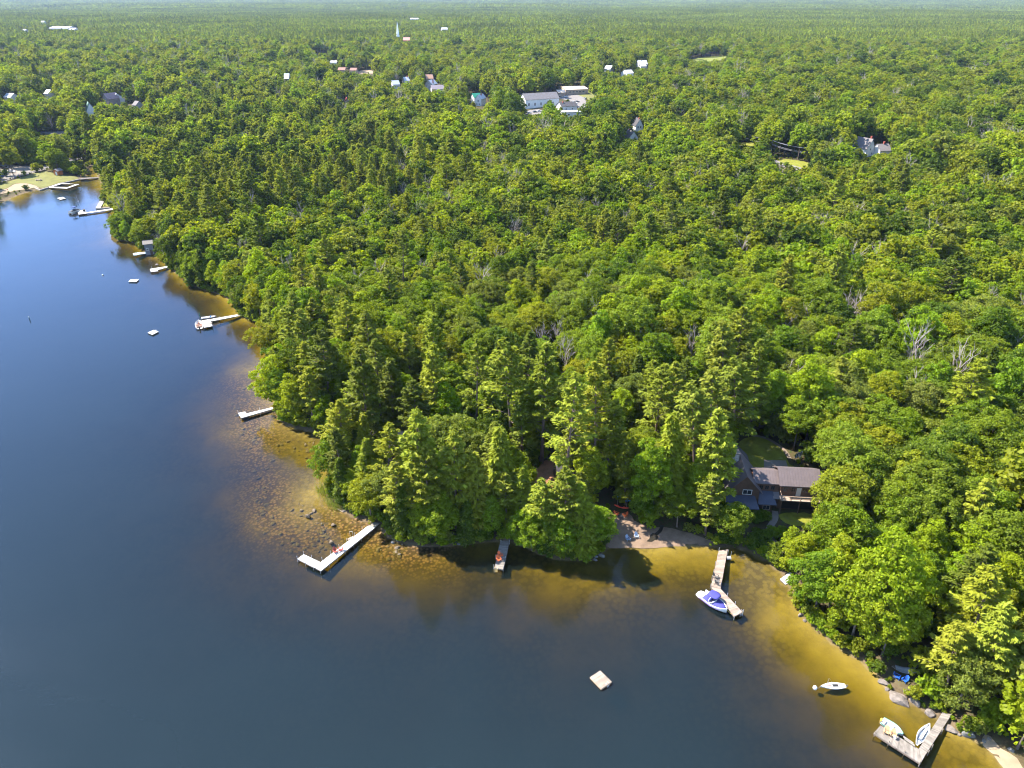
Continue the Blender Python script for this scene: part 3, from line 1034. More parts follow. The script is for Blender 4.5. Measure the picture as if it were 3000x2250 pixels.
def gable_roof(w, d, hw, rise, x0=0, y0=0, over=.45, th=.16, along='x'):
    mb = MB()
    a, b = x0 - w / 2, x0 + w / 2
    if along == 'x':
        k = rise / (d / 2)
        e_ = over * k
        r0, r1 = (a - over, y0 + d / 2, hw + rise + .04), (b + over, y0 + d / 2, hw + rise + .04)
        mb.slab([(a - over, y0 - over, hw - e_ + .04), (b + over, y0 - over, hw - e_ + .04), r1, r0], -th)
        mb.slab([r0, r1, (b + over, y0 + d + over, hw - e_ + .04), (a - over, y0 + d + over, hw - e_ + .04)], -th)
    else:
        k = rise / (w / 2)
        e_ = over * k
        m_ = (a + b) / 2
        r0, r1 = (m_, y0 - over, hw + rise + .04), (m_, y0 + d + over, hw + rise + .04)
        mb.slab([(a - over, y0 - over, hw - e_ + .04), r0, r1, (a - over, y0 + d + over, hw - e_ + .04)], -th)
        mb.slab([r0, (b + over, y0 - over, hw - e_ + .04), (b + over, y0 + d + over, hw - e_ + .04), r1], -th)
    return mb


def eave_at(px, py, hw):
    return G(px, py, dz=hw) - Vector((0, 0, hw))


def show_house(p, w, d, hw, rise, yaw, wall_part):
    """keep the view of a roof (and part of its walls) open, and its plot free of trees"""
    cs, sn = math.cos(yaw), math.sin(yaw)
    P3 = []
    for x in (-w / 2, w / 2):
        for y in (0, d):
            q = (p.x + cs * x - sn * y, p.y + sn * x + cs * y)
            P3 += [(q[0], q[1], p.z + hw * (1 - wall_part)), (q[0], q[1], p.z + hw + rise * .6)]
    a, b, _ = PX(*np.array(P3).T)
    x0, x1, y0, y1 = a.min(), a.max(), b.min(), b.max()
    poly = np.array([(x0, y0 + (y1 - y0) * .3), (x0 + (x1 - x0) * .2, y0), (x1 - (x1 - x0) * .2, y0), (x1, y0 + (y1 - y0) * .3), (x1, y1), (x0, y1)])
    KEEP_PTS.append((densify(poly), math.hypot(p.x, p.y), poly.min(0), poly.max(0)))
    m_ = 2.5 + .1 * w
    CLEAR.append(np.array([(p.x + cs * x - sn * y, p.y + sn * x + cs * y) for x, y in ((-w / 2 - m_, -m_), (w / 2 + m_, -m_), (w / 2 + m_, d + m_), (-w / 2 - m_, d + m_))]))


def house(label, eave, wpx, d, hw, rise, yaw, wm, rm, along='x', wins=(), chim=(), cat='house', name='house', door=None, scale=1.0, shown=.35):
    """eave: photo position of the middle of the front eave; wpx: apparent width in photo pixels; wins: (face, u, z, w, h)"""
    p = eave_at(eave[0], eave[1], hw)
    _, _, dep = PX(p.x, p.y, p.z)
    w = wpx * dep / FPX * scale
    p.x += math.sin(yaw) * d / 2
    p.y += d / 2 * (1 - math.cos(yaw))
    r = empty(name, p, yaw, label, cat)
    if shown: show_house(p, w, d, hw, rise, yaw, shown)
    gable_body(MB(), w, d, hw, rise, along=along).build('wall', wm, r)
    rf = gable_roof(w, d, hw, rise, along=along).build('roof', rm, r)
    for fc, u, z, ww, hh in wins:
        if fc == 'f': window(r, (u * w, 0, z), ww, hh, (0, -1, 0))
        elif fc == 'l': window(r, (-w / 2, d / 2 + u * d, z), ww, hh, (-1, 0, 0))
        else: window(r, (w / 2, d / 2 + u * d, z), ww, hh, (1, 0, 0))
    for u, v, h, m_ in chim:
        MB().box((u * w, v * d, hw + rise * .5 + h / 2), (.9, .9, h + rise)).build('chimney', m_, r)
    if door:
        MB().box((door * w, -.03, 1.05), (1.0, .08, 2.1)).build('door', M('dark_door', (.08, .05, .04), .7, .1, 2), r)
    return r


# --- village
house('long white village hall with a grey gable roof and tall windows', (1581, 290), 97, 13, 7.2, 4.6, R(24), wall_w, roof_gy, scale=1.12, cat='hall', name='village_hall',
      wins=[('f', u, 3.0, 1.5, 2.6) for u in (-.40, -.22, -.04, .14, .32)] + [('r', 0, 4.5, 1.2, 2)], door=.44)
house('white wing with a dark shingle roof in front of the village hall', (1662, 311), 50, 11, 4.6, 3.0, R(20), wall_w, roof_dk, cat='building', wins=[('f', .2, 2.2, 1.2, 1.4), ('f', -.2, 2.2, 1.2, 1.4)], chim=[(-.3, .4, .8, brick_m)])
p = eave_at(1680, 328, 4.0)
e = empty('annex', p, R(15), 'flat white roofed annex at the foot of the dark shingled wing', 'building')
MB().box((0, 4.5, 1.5), (18, 9, 5)).build('wall', wall_w, e); MB().box((0, 4.4, 4.1), (18.8, 9.8, .2)).build('roof', roof_w, e)
window(e, (-4, 0, 2), 1.6, 1.4, (0, -1, 0)); window(e, (4, 0, 2), 1.6, 1.4, (0, -1, 0))
p = eave_at(1670, 301, 4.4)
e = empty('annex', p, R(18), 'low white flat roofed link between the dark roof and the annex', 'building')
MB().box((0, 3, 1.6), (15, 6, 5.2)).build('wall', wall_w, e); MB().box((0, 2.9, 4.3), (15.6, 6.6, .2)).build('roof', roof_w, e)
house('long tan building with a broad pale roof and a row of dark windows', (1681, 262), 62, 24, 5.2, 1.6, R(16), wall_t, roof_tn, scale=1.1, cat='building', wins=[('f', u, 2.9, 2.4, 1.5) for u in (-.3, -.15, 0, .15, .3)])
house('small pale roofed porch block at the corner of the tan building', (1642, 271), 22, 10, 3.6, 2.0, R(16), wall_t, roof_tn, cat='building', door=0)
house('white house with a bright green metal roof beside the grey roofed one', (1396, 285), 28, 8, 5.6, 3.2, R(28), wall_w, roof_gn, wins=[('l', 0, 3.8, .9, 1.4), ('f', .2, 2, 1, 1.4), ('f', -.2, 2, 1, 1.4)])
house('white gabled house with a pale metal roof next to the green roofed one', (1407, 290), 20, 11, 6.2, 3.4, R(-22), wall_w, roof_bl, along='y', wins=[('f', 0, 4.4, 1.1, 1.6), ('f', .2, 1.6, 1, 1.4), ('f', -.2, 1.6, 1, 1.4)], chim=[(.1, .5, 1.2, brick_m)])
house('white gabled cottage nearest the woods, its dark roof sloping away', (1851, 404), 29, 10, 4.2, 4.2, R(14), wall_w, roof_gy, along='y', wins=[('f', .15, 4.4, .9, 1.5)], name='cottage', cat='cottage', chim=[(.05, .9, .6, brick_m)])
house('narrow white house with a paired window and dark gable above the cottage', (1871, 368), 22, 9, 5.6, 4.6, R(8), wall_w, roof_dk, along='y', wins=[('f', -.17, 4.4, 1.1, 1.7), ('f', .17, 4.4, 1.1, 1.7)], chim=[(0, .25, .8, brick_m)])
house('white roofed house between two round trees, tall side showing', (1786, 203), 18, 12, 6, 4, R(-30), wall_w, roof_w, along='x')
house('white roofed building with a shaded gable at the bottom of the hillside trio', (1840, 215), 26, 12, 5, 3.4, R(30), wall_w, roof_w, wins=[('l', 0, 3, 1, 1.4)])
house('white roofed farmhouse uppermost of the hillside trio, near the meadow', (1882, 188), 26, 13, 6, 4.4, R(10), wall_w, roof_w, chim=[(-.1, .5, 1, brick_m)])
house('small white porch block below the uppermost white roof', (1884, 194), 17, 7, 4, 1.6, R(10), wall_w, roof_w)
house('white house with grey roof and red chimneys, half hidden by pines', (2541, 434), 34, 11, 5.4, 5.4, R(28), wall_w, roof_gy, along='y', wins=[('f', 0, 4.6, 1.0, 1.4), ('f', .25, 1.8, 1, 1.4)], chim=[(.38, .3, 1.2, brick_m)])
house('low grey roofed ell with a red brick chimney among the pines', (2592, 441), 34, 9, 4.2, 3.2, R(8), wall_w, roof_gy, chim=[(.12, .5, 1.6, brick_m)])
house('grey gable fronted house with a mauve roof above the pine stand', (316, 290), 24, 12, 6.5, 4.6, R(-30), M('taupe_siding', (.28, .24, .22), .85, .08, .5), M('mauve_roof', (.30, .20, .20), .9, .1, .5), along='y', wins=[('f', .12, 6, 1, 1.6)])
house('bright white roofed house leaning against the grey gable house', (333, 291), 20, 12, 5.2, 4.8, R(-48), wall_w, roof_w, wins=[('r', 0, 4.4, 1, 1.8)])
house('low white roofed lean-to below the bright white roofed house', (322, 296), 16, 7, 3.6, 1.6, R(-30), wall_w, roof_w)
house('house with a pale green pointed roof peeking out of the trees', (254, 326), 24, 12, 5, 6.5, R(34), wall_w, roof_pg, along='y')
house('white roofed house at the far edge of the village by the road', (24, 285), 25, 10, 5, 3, R(-18), wall_w, roof_w, wins=[('f', 0, 2.6, 1, 1.4)])
house('small white roofed house alone among dark round trees', (138, 274), 13, 9, 5, 3, R(-20), wall_w, roof_w)
house('grey shed roof glimpsed between pines past the white roofed house', (398, 308), 16, 8, 4.5, 3, R(-30), wall_g, roof_gy)
house('plain white slab roofed building below the distant utility pole', (976, 183), 19, 14, 4, 1.8, R(2), wall_w, roof_w, cat='building', scale=1.0)
house('pale blue metal roofed house wedged between dark trees', (838, 231), 13, 12, 5, 5, R(4), wall_g, roof_bl)
house('red-brown roofed shop, longer of two by the bright parking lot', (1001, 205), 20, 10, 4.5, 2.6, R(-8), wall_t, roof_rd, cat='shop')
house('small red-brown roofed shop right beside the bright parking lot', (1035, 206), 18, 10, 4, 2.4, R(-6), wall_t, roof_rd, cat='shop')
house('little cabin with a bright red pointed roof under dark trees', (1015, 296), 13, 6, 3, 2.8, R(20), wall_t, M('red_cabin_roof', (.36, .06, .06), .8, .1, 1), along='y', name='cabin', cat='cabin')
house('white roofed house at the edge of the leafless grove', (1156, 247), 20, 9, 5, 3.4, R(25), wall_w, roof_bl, wins=[('f', .2, 2.6, 1, 1.4)])
house('white house with a red chimney just beyond the leafless grove', (1188, 236), 15, 8, 5.5, 3.4, R(30), wall_w, roof_w, chim=[(.3, .5, 1.2, brick_m)])
house('grey gabled house with an attic window beside the purple roof', (1262, 247), 24, 11, 6.2, 4, R(-24), wall_g, roof_bl, along='y', wins=[('f', 0, 6.8, 1, 1.2)], chim=[(.4, .3, 1, brick_m)])
house('long low house with a dusky purple roof', (1280, 261), 36, 10, 4.4, 3.4, R(12), wall_w, M('dusky_purple_roof', (.19, .165, .19), .9, .1, .5), wins=[('f', .3, 2.2, 1.4, 1.4)])
house('orange-tan roofed house behind the grey gabled house', (1256, 230), 20, 9, 5.5, 4, R(15), wall_t, M('orange_tan_roof', (.38, .22, .15), .9, .1, .5))
house('brick-pink roofed building standing beside the church spire', (1190, 118), 19, 16, 7, 5, R(6), brick_m, M('brick_pink_roof', (.44, .22, .17), .9, .1, .3), cat='building')
house('long white far building on the straight road beyond the spire', (1213, 56), 24, 26, 7, 3, R(5), wall_w, roof_w, cat='building')
house('white far building alone among trees past the spire', (1301, 86), 17, 16, 6, 4, R(15), wall_w, roof_w, cat='building', wins=[('f', .2, 3, 2, 2)])
house('longest white warehouse of the far hazy hamlet', (172, 83), 58, 40, 9, 4, R(-4), wall_g, roof_w, cat='building')
house('small white shed at the end of the hazy hamlet', (210, 86), 16, 25, 7, 3, R(-4), wall_w, roof_w, cat='building')
house('white shed at the start of the hazy hamlet', (62, 90), 16, 25, 6, 3, R(4), wall_w, roof_w, cat='building')
house('tall narrow white building behind the hazy hamlet', (122, 66), 8, 20, 12, 4, R(4), wall_w, roof_w, cat='building')
# church with spire
p = G(1168, 131)
show_house(p, 5, 5, 24, 18, 0, .3)
e = empty('church', p, R(10), 'white church spire rising out of the trees by the village road', 'church')
gable_body(MB(), 14, 24, 8, 5.5, 0, 6, along='y').build('wall', wall_w, e); gable_roof(14, 24, 8, 5.5, 0, 6, along='y').build('roof', roof_dk, e)
MB().box((0, 4, 8), (6, 6, 18)).build('tower', wall_w, e); MB().box((0, 4, 18.6), (4.6, 4.6, 3.2)).build('belfry', wall_w, e)
MB().loft([[(2.9 * math.cos(k * math.pi / 4 + .39), 4 + 2.9 * math.sin(k * math.pi / 4 + .39), 20.2) for k in range(8)], [(.08 * math.cos(k * math.pi / 4 + .39), 4 + .08 * math.sin(k * math.pi / 4 + .39), 42) for k in range(8)]]).build('spire', trim_m, e)
window(e, (0, 1, 9), 1.6, 3, (0, -1, 0)); MB().box((0, .96, 1.6), (2, .1, 3.2)).build('door', M('church_door', (.10, .05, .04), .7, .1, 2), e)

# --- cabins on the shore
house('cabin with a tan shingled roof among the pines on the point', (1153, 1322), 50, 8.5, 3.0, 3.0, R(-24), wall_br, M('tan_shingle_roof', (.27, .20, .155), .95, .15, 1.2), name='cabin', cat='cabin', wins=[('f', .2, 1.6, 1, 1), ('f', -.2, 1.6, 1, 1)], shown=0)
house('dark brown cabin showing between the trunks above the orange yard', (1664, 1396), 62, 6, 3.4, 2.0, R(10), M('dark_brown_boards', (.07, .045, .035), .9, .2, 1.5), roof_dk, name='cabin', cat='cabin', wins=[('f', -.25, 1.8, 1, 1)], door=.1, shown=0)
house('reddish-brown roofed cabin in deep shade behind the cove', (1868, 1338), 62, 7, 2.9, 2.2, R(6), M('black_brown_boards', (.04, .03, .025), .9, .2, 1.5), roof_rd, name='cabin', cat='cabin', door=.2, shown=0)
house('grey boathouse standing in the water behind the blue-green dock', (423, 716), 22, 6.0, 4.6, .5, R(26), M('blue_grey_boards', (.16, .17, .20), .9, .15, 1.5), M('grey_flat_roof', (.12, .11, .105), .9, .1, 1), name='boathouse', cat='boathouse', wins=[('f', -.2, 2.4, .9, 1)], door=.2)
e = house('small orange wooden shed with a grey roof on the town beach lawn', (164, 501), 15, 3.4, 2.6, 1.0, R(-18), M('orange_shed_boards', (.45, .16, .06), .85, .15, 1.5), roof_gy, along='y', name='shed', cat='shed')
MB().box((.3, -.04, 1.1), (1.1, .06, 2.1)).build('door', trim_m, e)

# --- the brown log house
gz_ = G(2330, 1502).z
O = GZ(2330, 1502, gz_)
bh = empty('log_house', O, R(-5), 'rambling dark brown log house with mauve-grey metal roofs, balcony and stone chimney', 'house')
met_m = M('mauve_metal_roof', (.105, .082, .080), .55, .14, .8)
mtd_m = M('shade_darkened_porch_roof', (.05, .056, .08), .55, .14, .8)  # dark bluish copy of the roof metal; porch shade is put into its colour


def seams(w, d, hw, rise, x0, y0, par, along='x', over=.45):
    mb = MB(); a = x0 - w / 2 - over
    if along == 'x':
        k = rise / (d / 2); n_ = int((w + 2 * over) / .55)
        for i in range(n_ + 1):
            x = a + .02 + i * (w + 2 * over - .04) / n_
            mb.tube((x, y0 - over, hw - over * k + .215), (x, y0 + d / 2, hw + rise + .215), .028, None, 4)
    return mb.build('seam', met_m, par)


def body(w, d, hw, rise, x0, y0, along='x', z0=-1.0): return gable_body(MB(), w, d, hw, rise, x0, y0, z0, along).build('wall', wall_br, bh)


# right wing (two storeys, balcony), middle link, left gable wing, rear gable
body(7.6, 6.2, 6.3, 1.9, .2, 1.2)
r1 = gable_roof(7.6, 6.2, 6.3, 1.9, .2, 1.2, .5).build('roof', met_m, bh); seams(7.6, 6.2, 6.3, 1.9, .2, 1.2, r1, over=.5)
body(5.0, 5.2, 5.9, 1.3, -6.2, 1.9)
r2 = gable_roof(5.0, 5.2, 5.9, 1.3, -6.2, 1.9, .35).build('roof', met_m, bh); seams(5.0, 5.2, 5.9, 1.3, -6.2, 1.9, r2, over=.35)
body(6.4, 9.0, 4.9, 3.6, -11.2, .4, 'y')
gable_roof(6.4, 9.0, 4.9, 3.6, -11.2, .4, .55, along='y').build('roof', met_m, bh)
body(8.6, 6.0, 4.6, 3.9, -12.6, 8.4, 'y')
gable_roof(8.6, 6.0, 4.6, 3.9, -12.6, 8.4, .6, along='y').build('roof', roof_dk, bh)
# balcony
MB().box((.3, .4, 3.35), (8.0, 1.9, .16)).build('balcony', warm_m, bh)
rl = MB()
log_m = M('peeled_log', (.34, .23, .15), .8, .2, 3)
for x in (-3.6, -1.65, .3, 2.25, 4.2): rl.tube((x, -.5, 3.4), (x, -.5, 4.45), .075, None, 7)
rl.tube((-3.75, -.5, 4.4), (4.35, -.5, 4.4), .085, None, 7).tube((-3.6, -.5, 3.85), (4.2, -.5, 3.85), .05, None, 6).tube((-3.6, -.5, 4.4), (-3.6, 1.1, 4.6), .07, None, 6).tube((4.2, -.5, 4.4), (4.2, 1.1, 4.6), .07, None, 6)
rl.build('railing', log_m, bh)
for x in (-3.4, .3, 4.0): MB().tube((x, -.4, -.6), (x, -.4, 3.26), .11, None, 8).build('post', wall_br, bh)
for x, w_ in ((-2.6, 1.0), (-1.0, .9), (1.3, 1.0), (2.9, 1.3)): window(bh, (x, 1.2, 5.0), w_, 1.2, (0, -1, 0), wall_br)
MB().box((.15, 1.17, 4.5), (.95, .06, 2.0)).build('door', M('pale_balcony_door', (.42, .40, .36), .5, .1, 2), bh)
MB().box((.4, 1.15, 1.3), (6.6, .08, 2.2)).build('shade_sheet', M('painted_shade_black', (.012, .012, .013), .5, .2, 2), bh)  # near-black sheet put in for the shade of the lower storey under the balcony
for x in (-7.4, -6.2, -5.0): window(bh, (x, 1.9, 4.75), .9, 1.1, (0, -1, 0), wall_br)
window(bh, (-10.5, .4, 4.4), 1.9, 1.2, (0, -1, 0), trim_m); window(bh, (-13.3, .4, 4.2), .8, 1.0, (0, -1, 0), trim_m)
# bay and porch roofs
def lean(x0, x1, y0, y1, z0, z1, mat, name='porch_roof'):
    return MB().slab([(x0, y0, z0), (x1, y0, z0), (x1 - (.5 if name == 'porch_roof' else 0), y1, z1), (x0 + (.5 if name == 'porch_roof' else 0), y1, z1)], .16).build(name, mat, bh)
lean(-15.2, -8.3, -2.6, .38, 2.35, 3.55, mtd_m); lean(-8.2, -4.4, -.9, 1.88, 2.4, 3.9, mtd_m); lean(-4.95, -3.6, .3, 1.88, 3.15, 3.75, roof_gy, 'flat_roof')
MB().prism([(-13.6, .4), (-13.6, -1.2), (-12.8, -2.0), (-10.2, -2.0), (-9.4, -1.2), (-9.4, .4)], -.6, 2.3).build('bay', wall_br, bh)
MB().prism([(-7.7, 1.9), (-7.7, .2), (-7.2, -.4), (-5.4, -.4), (-4.9, .2), (-4.9, 1.9)], -.6, 2.35).build('bay', wall_br, bh)
window(bh, (-11.5, -2.0, 1.25), 2.2, 1.3, (0, -1, 0), trim_m); window(bh, (-6.3, -.4, 1.3), 1.5, 1.2, (0, -1, 0), wall_t)
st = M('mixed_field_stone', (.33, .31, .29), .95, .45, 3.5, bump=.6)
ch = MB().hexa([(-13.6, 6.3, 4), (-11.4, 6.3, 4), (-11.4, 7.8, 4), (-13.6, 7.8, 4), (-13.2, 6.5, 9.6), (-11.7, 6.5, 9.6), (-11.7, 7.6, 9.6), (-13.2, 7.6, 9.6)]).build('chimney', st, bh)
MB().box((-12.45, 7.05, 9.75), (1.75, 1.3, .22)).build('cap', concrete_m, ch)
MB().hexa([(-9.0, 2.6, 5.5), (-7.9, 2.6, 5.2), (-7.9, 5.0, 5.9), (-9.0, 5.0, 6.3), (-9.0, 2.6, 5.62), (-7.9, 2.6, 5.3), (-7.9, 5.0, 6.0), (-9.0, 5.0, 6.42)]).build('rusty_valley', M('rust_flashing', (.42, .17, .06), .8, .2, 2), bh)
# basketball hoop
e = empty('basketball_hoop', G(2325, 1362), R(28), 'basketball hoop with white-framed backboard at the lawn edge behind the house', 'basketball hoop')
MB().tube((0, 0, 0), (0, 0, 3.2), .07).tube((0, 0, 3.1), (0, -.75, 3.3), .05).build('pole', black_m, e)
bb = MB().box((0, -.8, 3.4), (1.83, .05, 1.1)).build('backboard', M('dark_clear_backboard', (.05, .06, .06), .3, .1, 2), e)
fr = MB()
for z_, w_, h_ in ((3.4, 1.9, 1.17), (3.27, .62, .5)):
    for s_ in (-1, 1):
        fr.box((0, -.84, z_ + s_ * (h_ / 2 - .05)), (w_, .03, .1)).box((s_ * (w_ / 2 - .05), -.84, z_), (.1, .03, h_ - .2))
fr.build('border', trim_m, bb)
MB().path([(.23 * math.cos(k * math.pi / 8), -1.1 + .23 * math.sin(k * math.pi / 8), 3.05) for k in range(17)], .02, 5).build('rim', M('orange_red_chair', (.62, .13, .04), .6, .12, 3), e)
net = MB().loft([[(r_ * math.cos(k * math.pi / 6), -1.1 + r_ * math.sin(k * math.pi / 6), z_) for k in range(12)] for r_, z_ in ((.22, 3.03), (.15, 2.8), (.12, 2.62))], (False, False)).build('net', trim_m, e)



# ------------------------------------------------------------------ where trees stand
PINE_ZONES = [np.array(p, float) for p in (
    [(270, 380), (420, 330), (700, 290), (900, 330), (1130, 420), (1240, 520), (1180, 640), (900, 640), (760, 760), (560, 720), (450, 640), (360, 730), (320, 700), (290, 580)],
    [(770, 960), (900, 940), (1050, 1100), (1300, 1180), (1560, 1130), (1800, 1180), (2050, 1120), (2250, 1220), (2250, 1380), (2140, 1560), (1900, 1560), (1700, 1640), (1100, 1600), (980, 1440), (820, 1250), (780, 1100)])]
BRIGHT = np.array([(2290, 1690), (2310, 1560), (2420, 1500), (2700, 1560), (2800, 1760), (2650, 1990), (2560, 1980), (2400, 1850)], float)
LOWR = np.array([(2650, 2060), (2560, 1960), (2700, 1700), (3100, 1500), (3300, 2600), (2960, 2260), (2800, 2120)], float)


def mixture(px, py, x, y):
    q = np.array([[px, py]])
    n = float(vnoise(np.array([x / 55.]), np.array([y / 55.]), 21)[0])
    if in_poly(q, PINE_ZONES[0])[0]: return dict(pine_tree=.48, hemlock_tree=.03, oak_tree=.27, maple_tree=.20, bare_tree=.02)
    if in_poly(q, PINE_ZONES[1])[0]: return dict(pine_tree=.36, hemlock_tree=.08, oak_tree=.20, maple_tree=.35, bare_tree=.01)
    if in_poly(q, BRIGHT)[0]: return dict(pine_tree=.08, hemlock_tree=0, oak_tree=.12, maple_tree=.80, bare_tree=0)
    if in_poly(q, LOWR)[0]: return dict(pine_tree=.42, hemlock_tree=.03, oak_tree=.22, maple_tree=.33, bare_tree=0)
    if px < 1200 and py < 330: return dict(pine_tree=.06 + .2 * (n > .7), hemlock_tree=.06, oak_tree=.34, maple_tree=.30, bare_tree=.09)
    return dict(pine_tree=.03 + .08 * (n > .85), hemlock_tree=.015, oak_tree=.54, maple_tree=.25, bare_tree=.075)


def pick(mx):
    ks = list(mx)
    v = np.array([mx[k] for k in ks]); v = v / v.sum()
    return ks[int(rng.choice(len(ks), p=v))]


HSC = {'pine_tree': (.70, 1.0), 'hemlock_tree': (.75, 1.1), 'oak_tree': (.8, 1.12), 'maple_tree': (.75, 1.1), 'bare_tree': (.95, 1.15), 'shrub': (.6, 1.3)}


def hand(kind, top, base, hue=None, k=None, note=None, dz=0):
    """a tree read off the photo from the position of its top and its foot"""
    p = G(*base)
    lo, hi = 1.0, 34.0
    for _ in range(30):
        mid = (lo + hi) / 2
        if PX(p.x, p.y, p.z + mid)[1] > top[1]: lo = mid
        else: hi = mid
    h = min(max(lo, 1.2 if kind == 'shrub' else 5), 31)
    # lean sideways so that the top lands where the photo has it
    tx, _, dep = PX(p.x, p.y, p.z + h)
    lean = max(-.12, min(.12, (top[0] - tx) * dep / FPX / h))
    place(kind, p.x, p.y, p.z, h, hue, k, lean=(lean, 0), note=note)


ov = 1.35624
for kind, tp, bs, hue in (
        ('pine_tree', (906, 885), (908, 1132), 2), ('pine_tree', (985, 930), (985, 1140), 2), ('hemlock_tree', (1075, 930), (1085, 1128), 1), ('pine_tree', (846, 1000), (872, 1150), 2),
        ('pine_tree', (770, 792), (776, 955), 2), ('pine_tree', (690, 575), (690, 745), 0), ('pine_tree', (648, 630), (640, 800), 0), ('pine_tree', (868, 500), (872, 660), 1),
        ('pine_tree', (1028, 735), (1030, 950), 0), ('pine_tree', (1090, 738), (1108, 985), 2), ('pine_tree', (1182, 690), (1170, 1000), 0), ('pine_tree', (1240, 800), (1218, 1085), 2),
        ('pine_tree', (1290, 782), (1284, 1050), 2), ('pine_tree', (1332, 862), (1306, 1045), 0), ('maple_tree', (1410, 945), (1412, 1115), 0), ('hemlock_tree', (1450, 900), (1450, 1100), 1), ('pine_tree', (1560, 690), (1560, 915), 0),
        ('pine_tree', (1640, 735), (1620, 935), 0), ('pine_tree', (1550, 880), (1547, 1118), 2), ('pine_tree', (1500, 830), (1500, 1075), 0), ('maple_tree', (1745, 765), (1742, 952), 1),
        ('pine_tree', (1812, 770), (1806, 925), 0), ('bare_tree', (1795, 726), (1794, 800), 0), ('pine_tree', (2075, 1225), (2080, 1450), 2), ('pine_tree', (2125, 1300), (2120, 1500), 2),
        ('pine_tree', (2030, 1350), (2040, 1500), 2), ('maple_tree', (1900, 1150), (1900, 1390), 1), ('maple_tree', (1790, 1190), (1790, 1320), 1), ('oak_tree', (2040, 515), (2034, 612), 3),
        ('hemlock_tree', (800, 950), (785, 1085), 1), ('pine_tree', (838, 915), (838, 1085), 2), ('maple_tree', (762, 1010), (758, 1080), 1), ('pine_tree', (1587, 775), (1585, 985), 0), ('pine_tree', (1572, 800), (1572, 968), 1), ('pine_tree', (1530, 800), (1532, 1010), 0), ('maple_tree', (625, 850), (625, 912), 1), ('maple_tree', (700, 850), (700, 930), 0), ('hemlock_tree', (728, 900), (730, 938), 0),
        ('maple_tree', (590, 770), (600, 885), 1), ('oak_tree', (515, 560), (510, 655), 3), ('maple_tree', (560, 530), (560, 660), 1), ('hemlock_tree', (405, 545), (412, 618), 0),
        ('hemlock_tree', (430, 540), (440, 622), 0), ('pine_tree', (1172, 1040), (1180, 1188), 2), ('hemlock_tree', (1262, 1050), (1262, 1200), 1), ('maple_tree', (1140, 1100), (1150, 1188), 0), ('maple_tree', (1215, 1105), (1222, 1204), 0), ('hemlock_tree', (1130, 1010), (1120, 1150), 1), ('pine_tree', (920, 960), (925, 1150), 0), ('hemlock_tree', (1030, 985), (1030, 1150), 1), ('pine_tree', (1350, 960), (1350, 1090), 0),
        ('hemlock_tree', (1010, 1090), (1005, 1172), 0), ('maple_tree', (940, 1090), (940, 1168), 2), ('maple_tree', (1062, 1075), (1062, 1160), 0), ('oak_tree', (1465, 1060), (1462, 1138), 0),
        ('oak_tree', (1590, 1090), (1580, 1170), 0), ('maple_tree', (1370, 1050), (1385, 1120), 2), ('maple_tree', (1290, 1090), (1300, 1185), 0), ('oak_tree', (1830, 930), (1830, 1080), 0),
        ('oak_tree', (1820, 1010), (1810, 1140), 3), ('hemlock_tree', (555, 330), (552, 430), 0), ('hemlock_tree', (420, 415), (425, 480), 0), ('hemlock_tree', (580, 350), (585, 420), 0),
        ('pine_tree', (280, 370), (300, 470), 0), ('pine_tree', (185, 245), (207, 345), 1), ('pine_tree', (200, 240), (200, 348), 1), ('maple_tree', (0, 290), (22, 362), 1), ('oak_tree', (125, 318), (125, 372), 0),
        ('maple_tree', (45, 275), (60, 350), 1), ('maple_tree', (70, 300), (78, 352), 1), ('shrub', (155, 348), (154, 372), 0)):
    hand(kind, (tp[0] * ov, tp[1] * ov), (bs[0] * ov, bs[1] * ov), hue)
for kind, tp, bs, hue in (('maple_tree', (1462, 255), (1470, 372), 2), ('oak_tree', (1500, 268), (1505, 376), 1), ('maple_tree', (1610, 300), (1618, 375), 0), ('hemlock_tree', (1742, 290), (1745, 396), 0), ('oak_tree', (1772, 282), (1775, 400), 1), ('hemlock_tree', (1800, 296), (1803, 404), 0), ('oak_tree', (1720, 300), (1722, 390), 1),
                         ('shrub', (2236, 1500), (2236, 1522), 1), ('shrub', (2262, 1548), (2262, 1570), 0), ('shrub', (2290, 1548), (2292, 1572), 0), ('shrub', (2212, 1498), (2212, 1518), 1), ('shrub', (2225, 1560), (2225, 1592), 1)):
    hand(kind, tp, bs, hue)

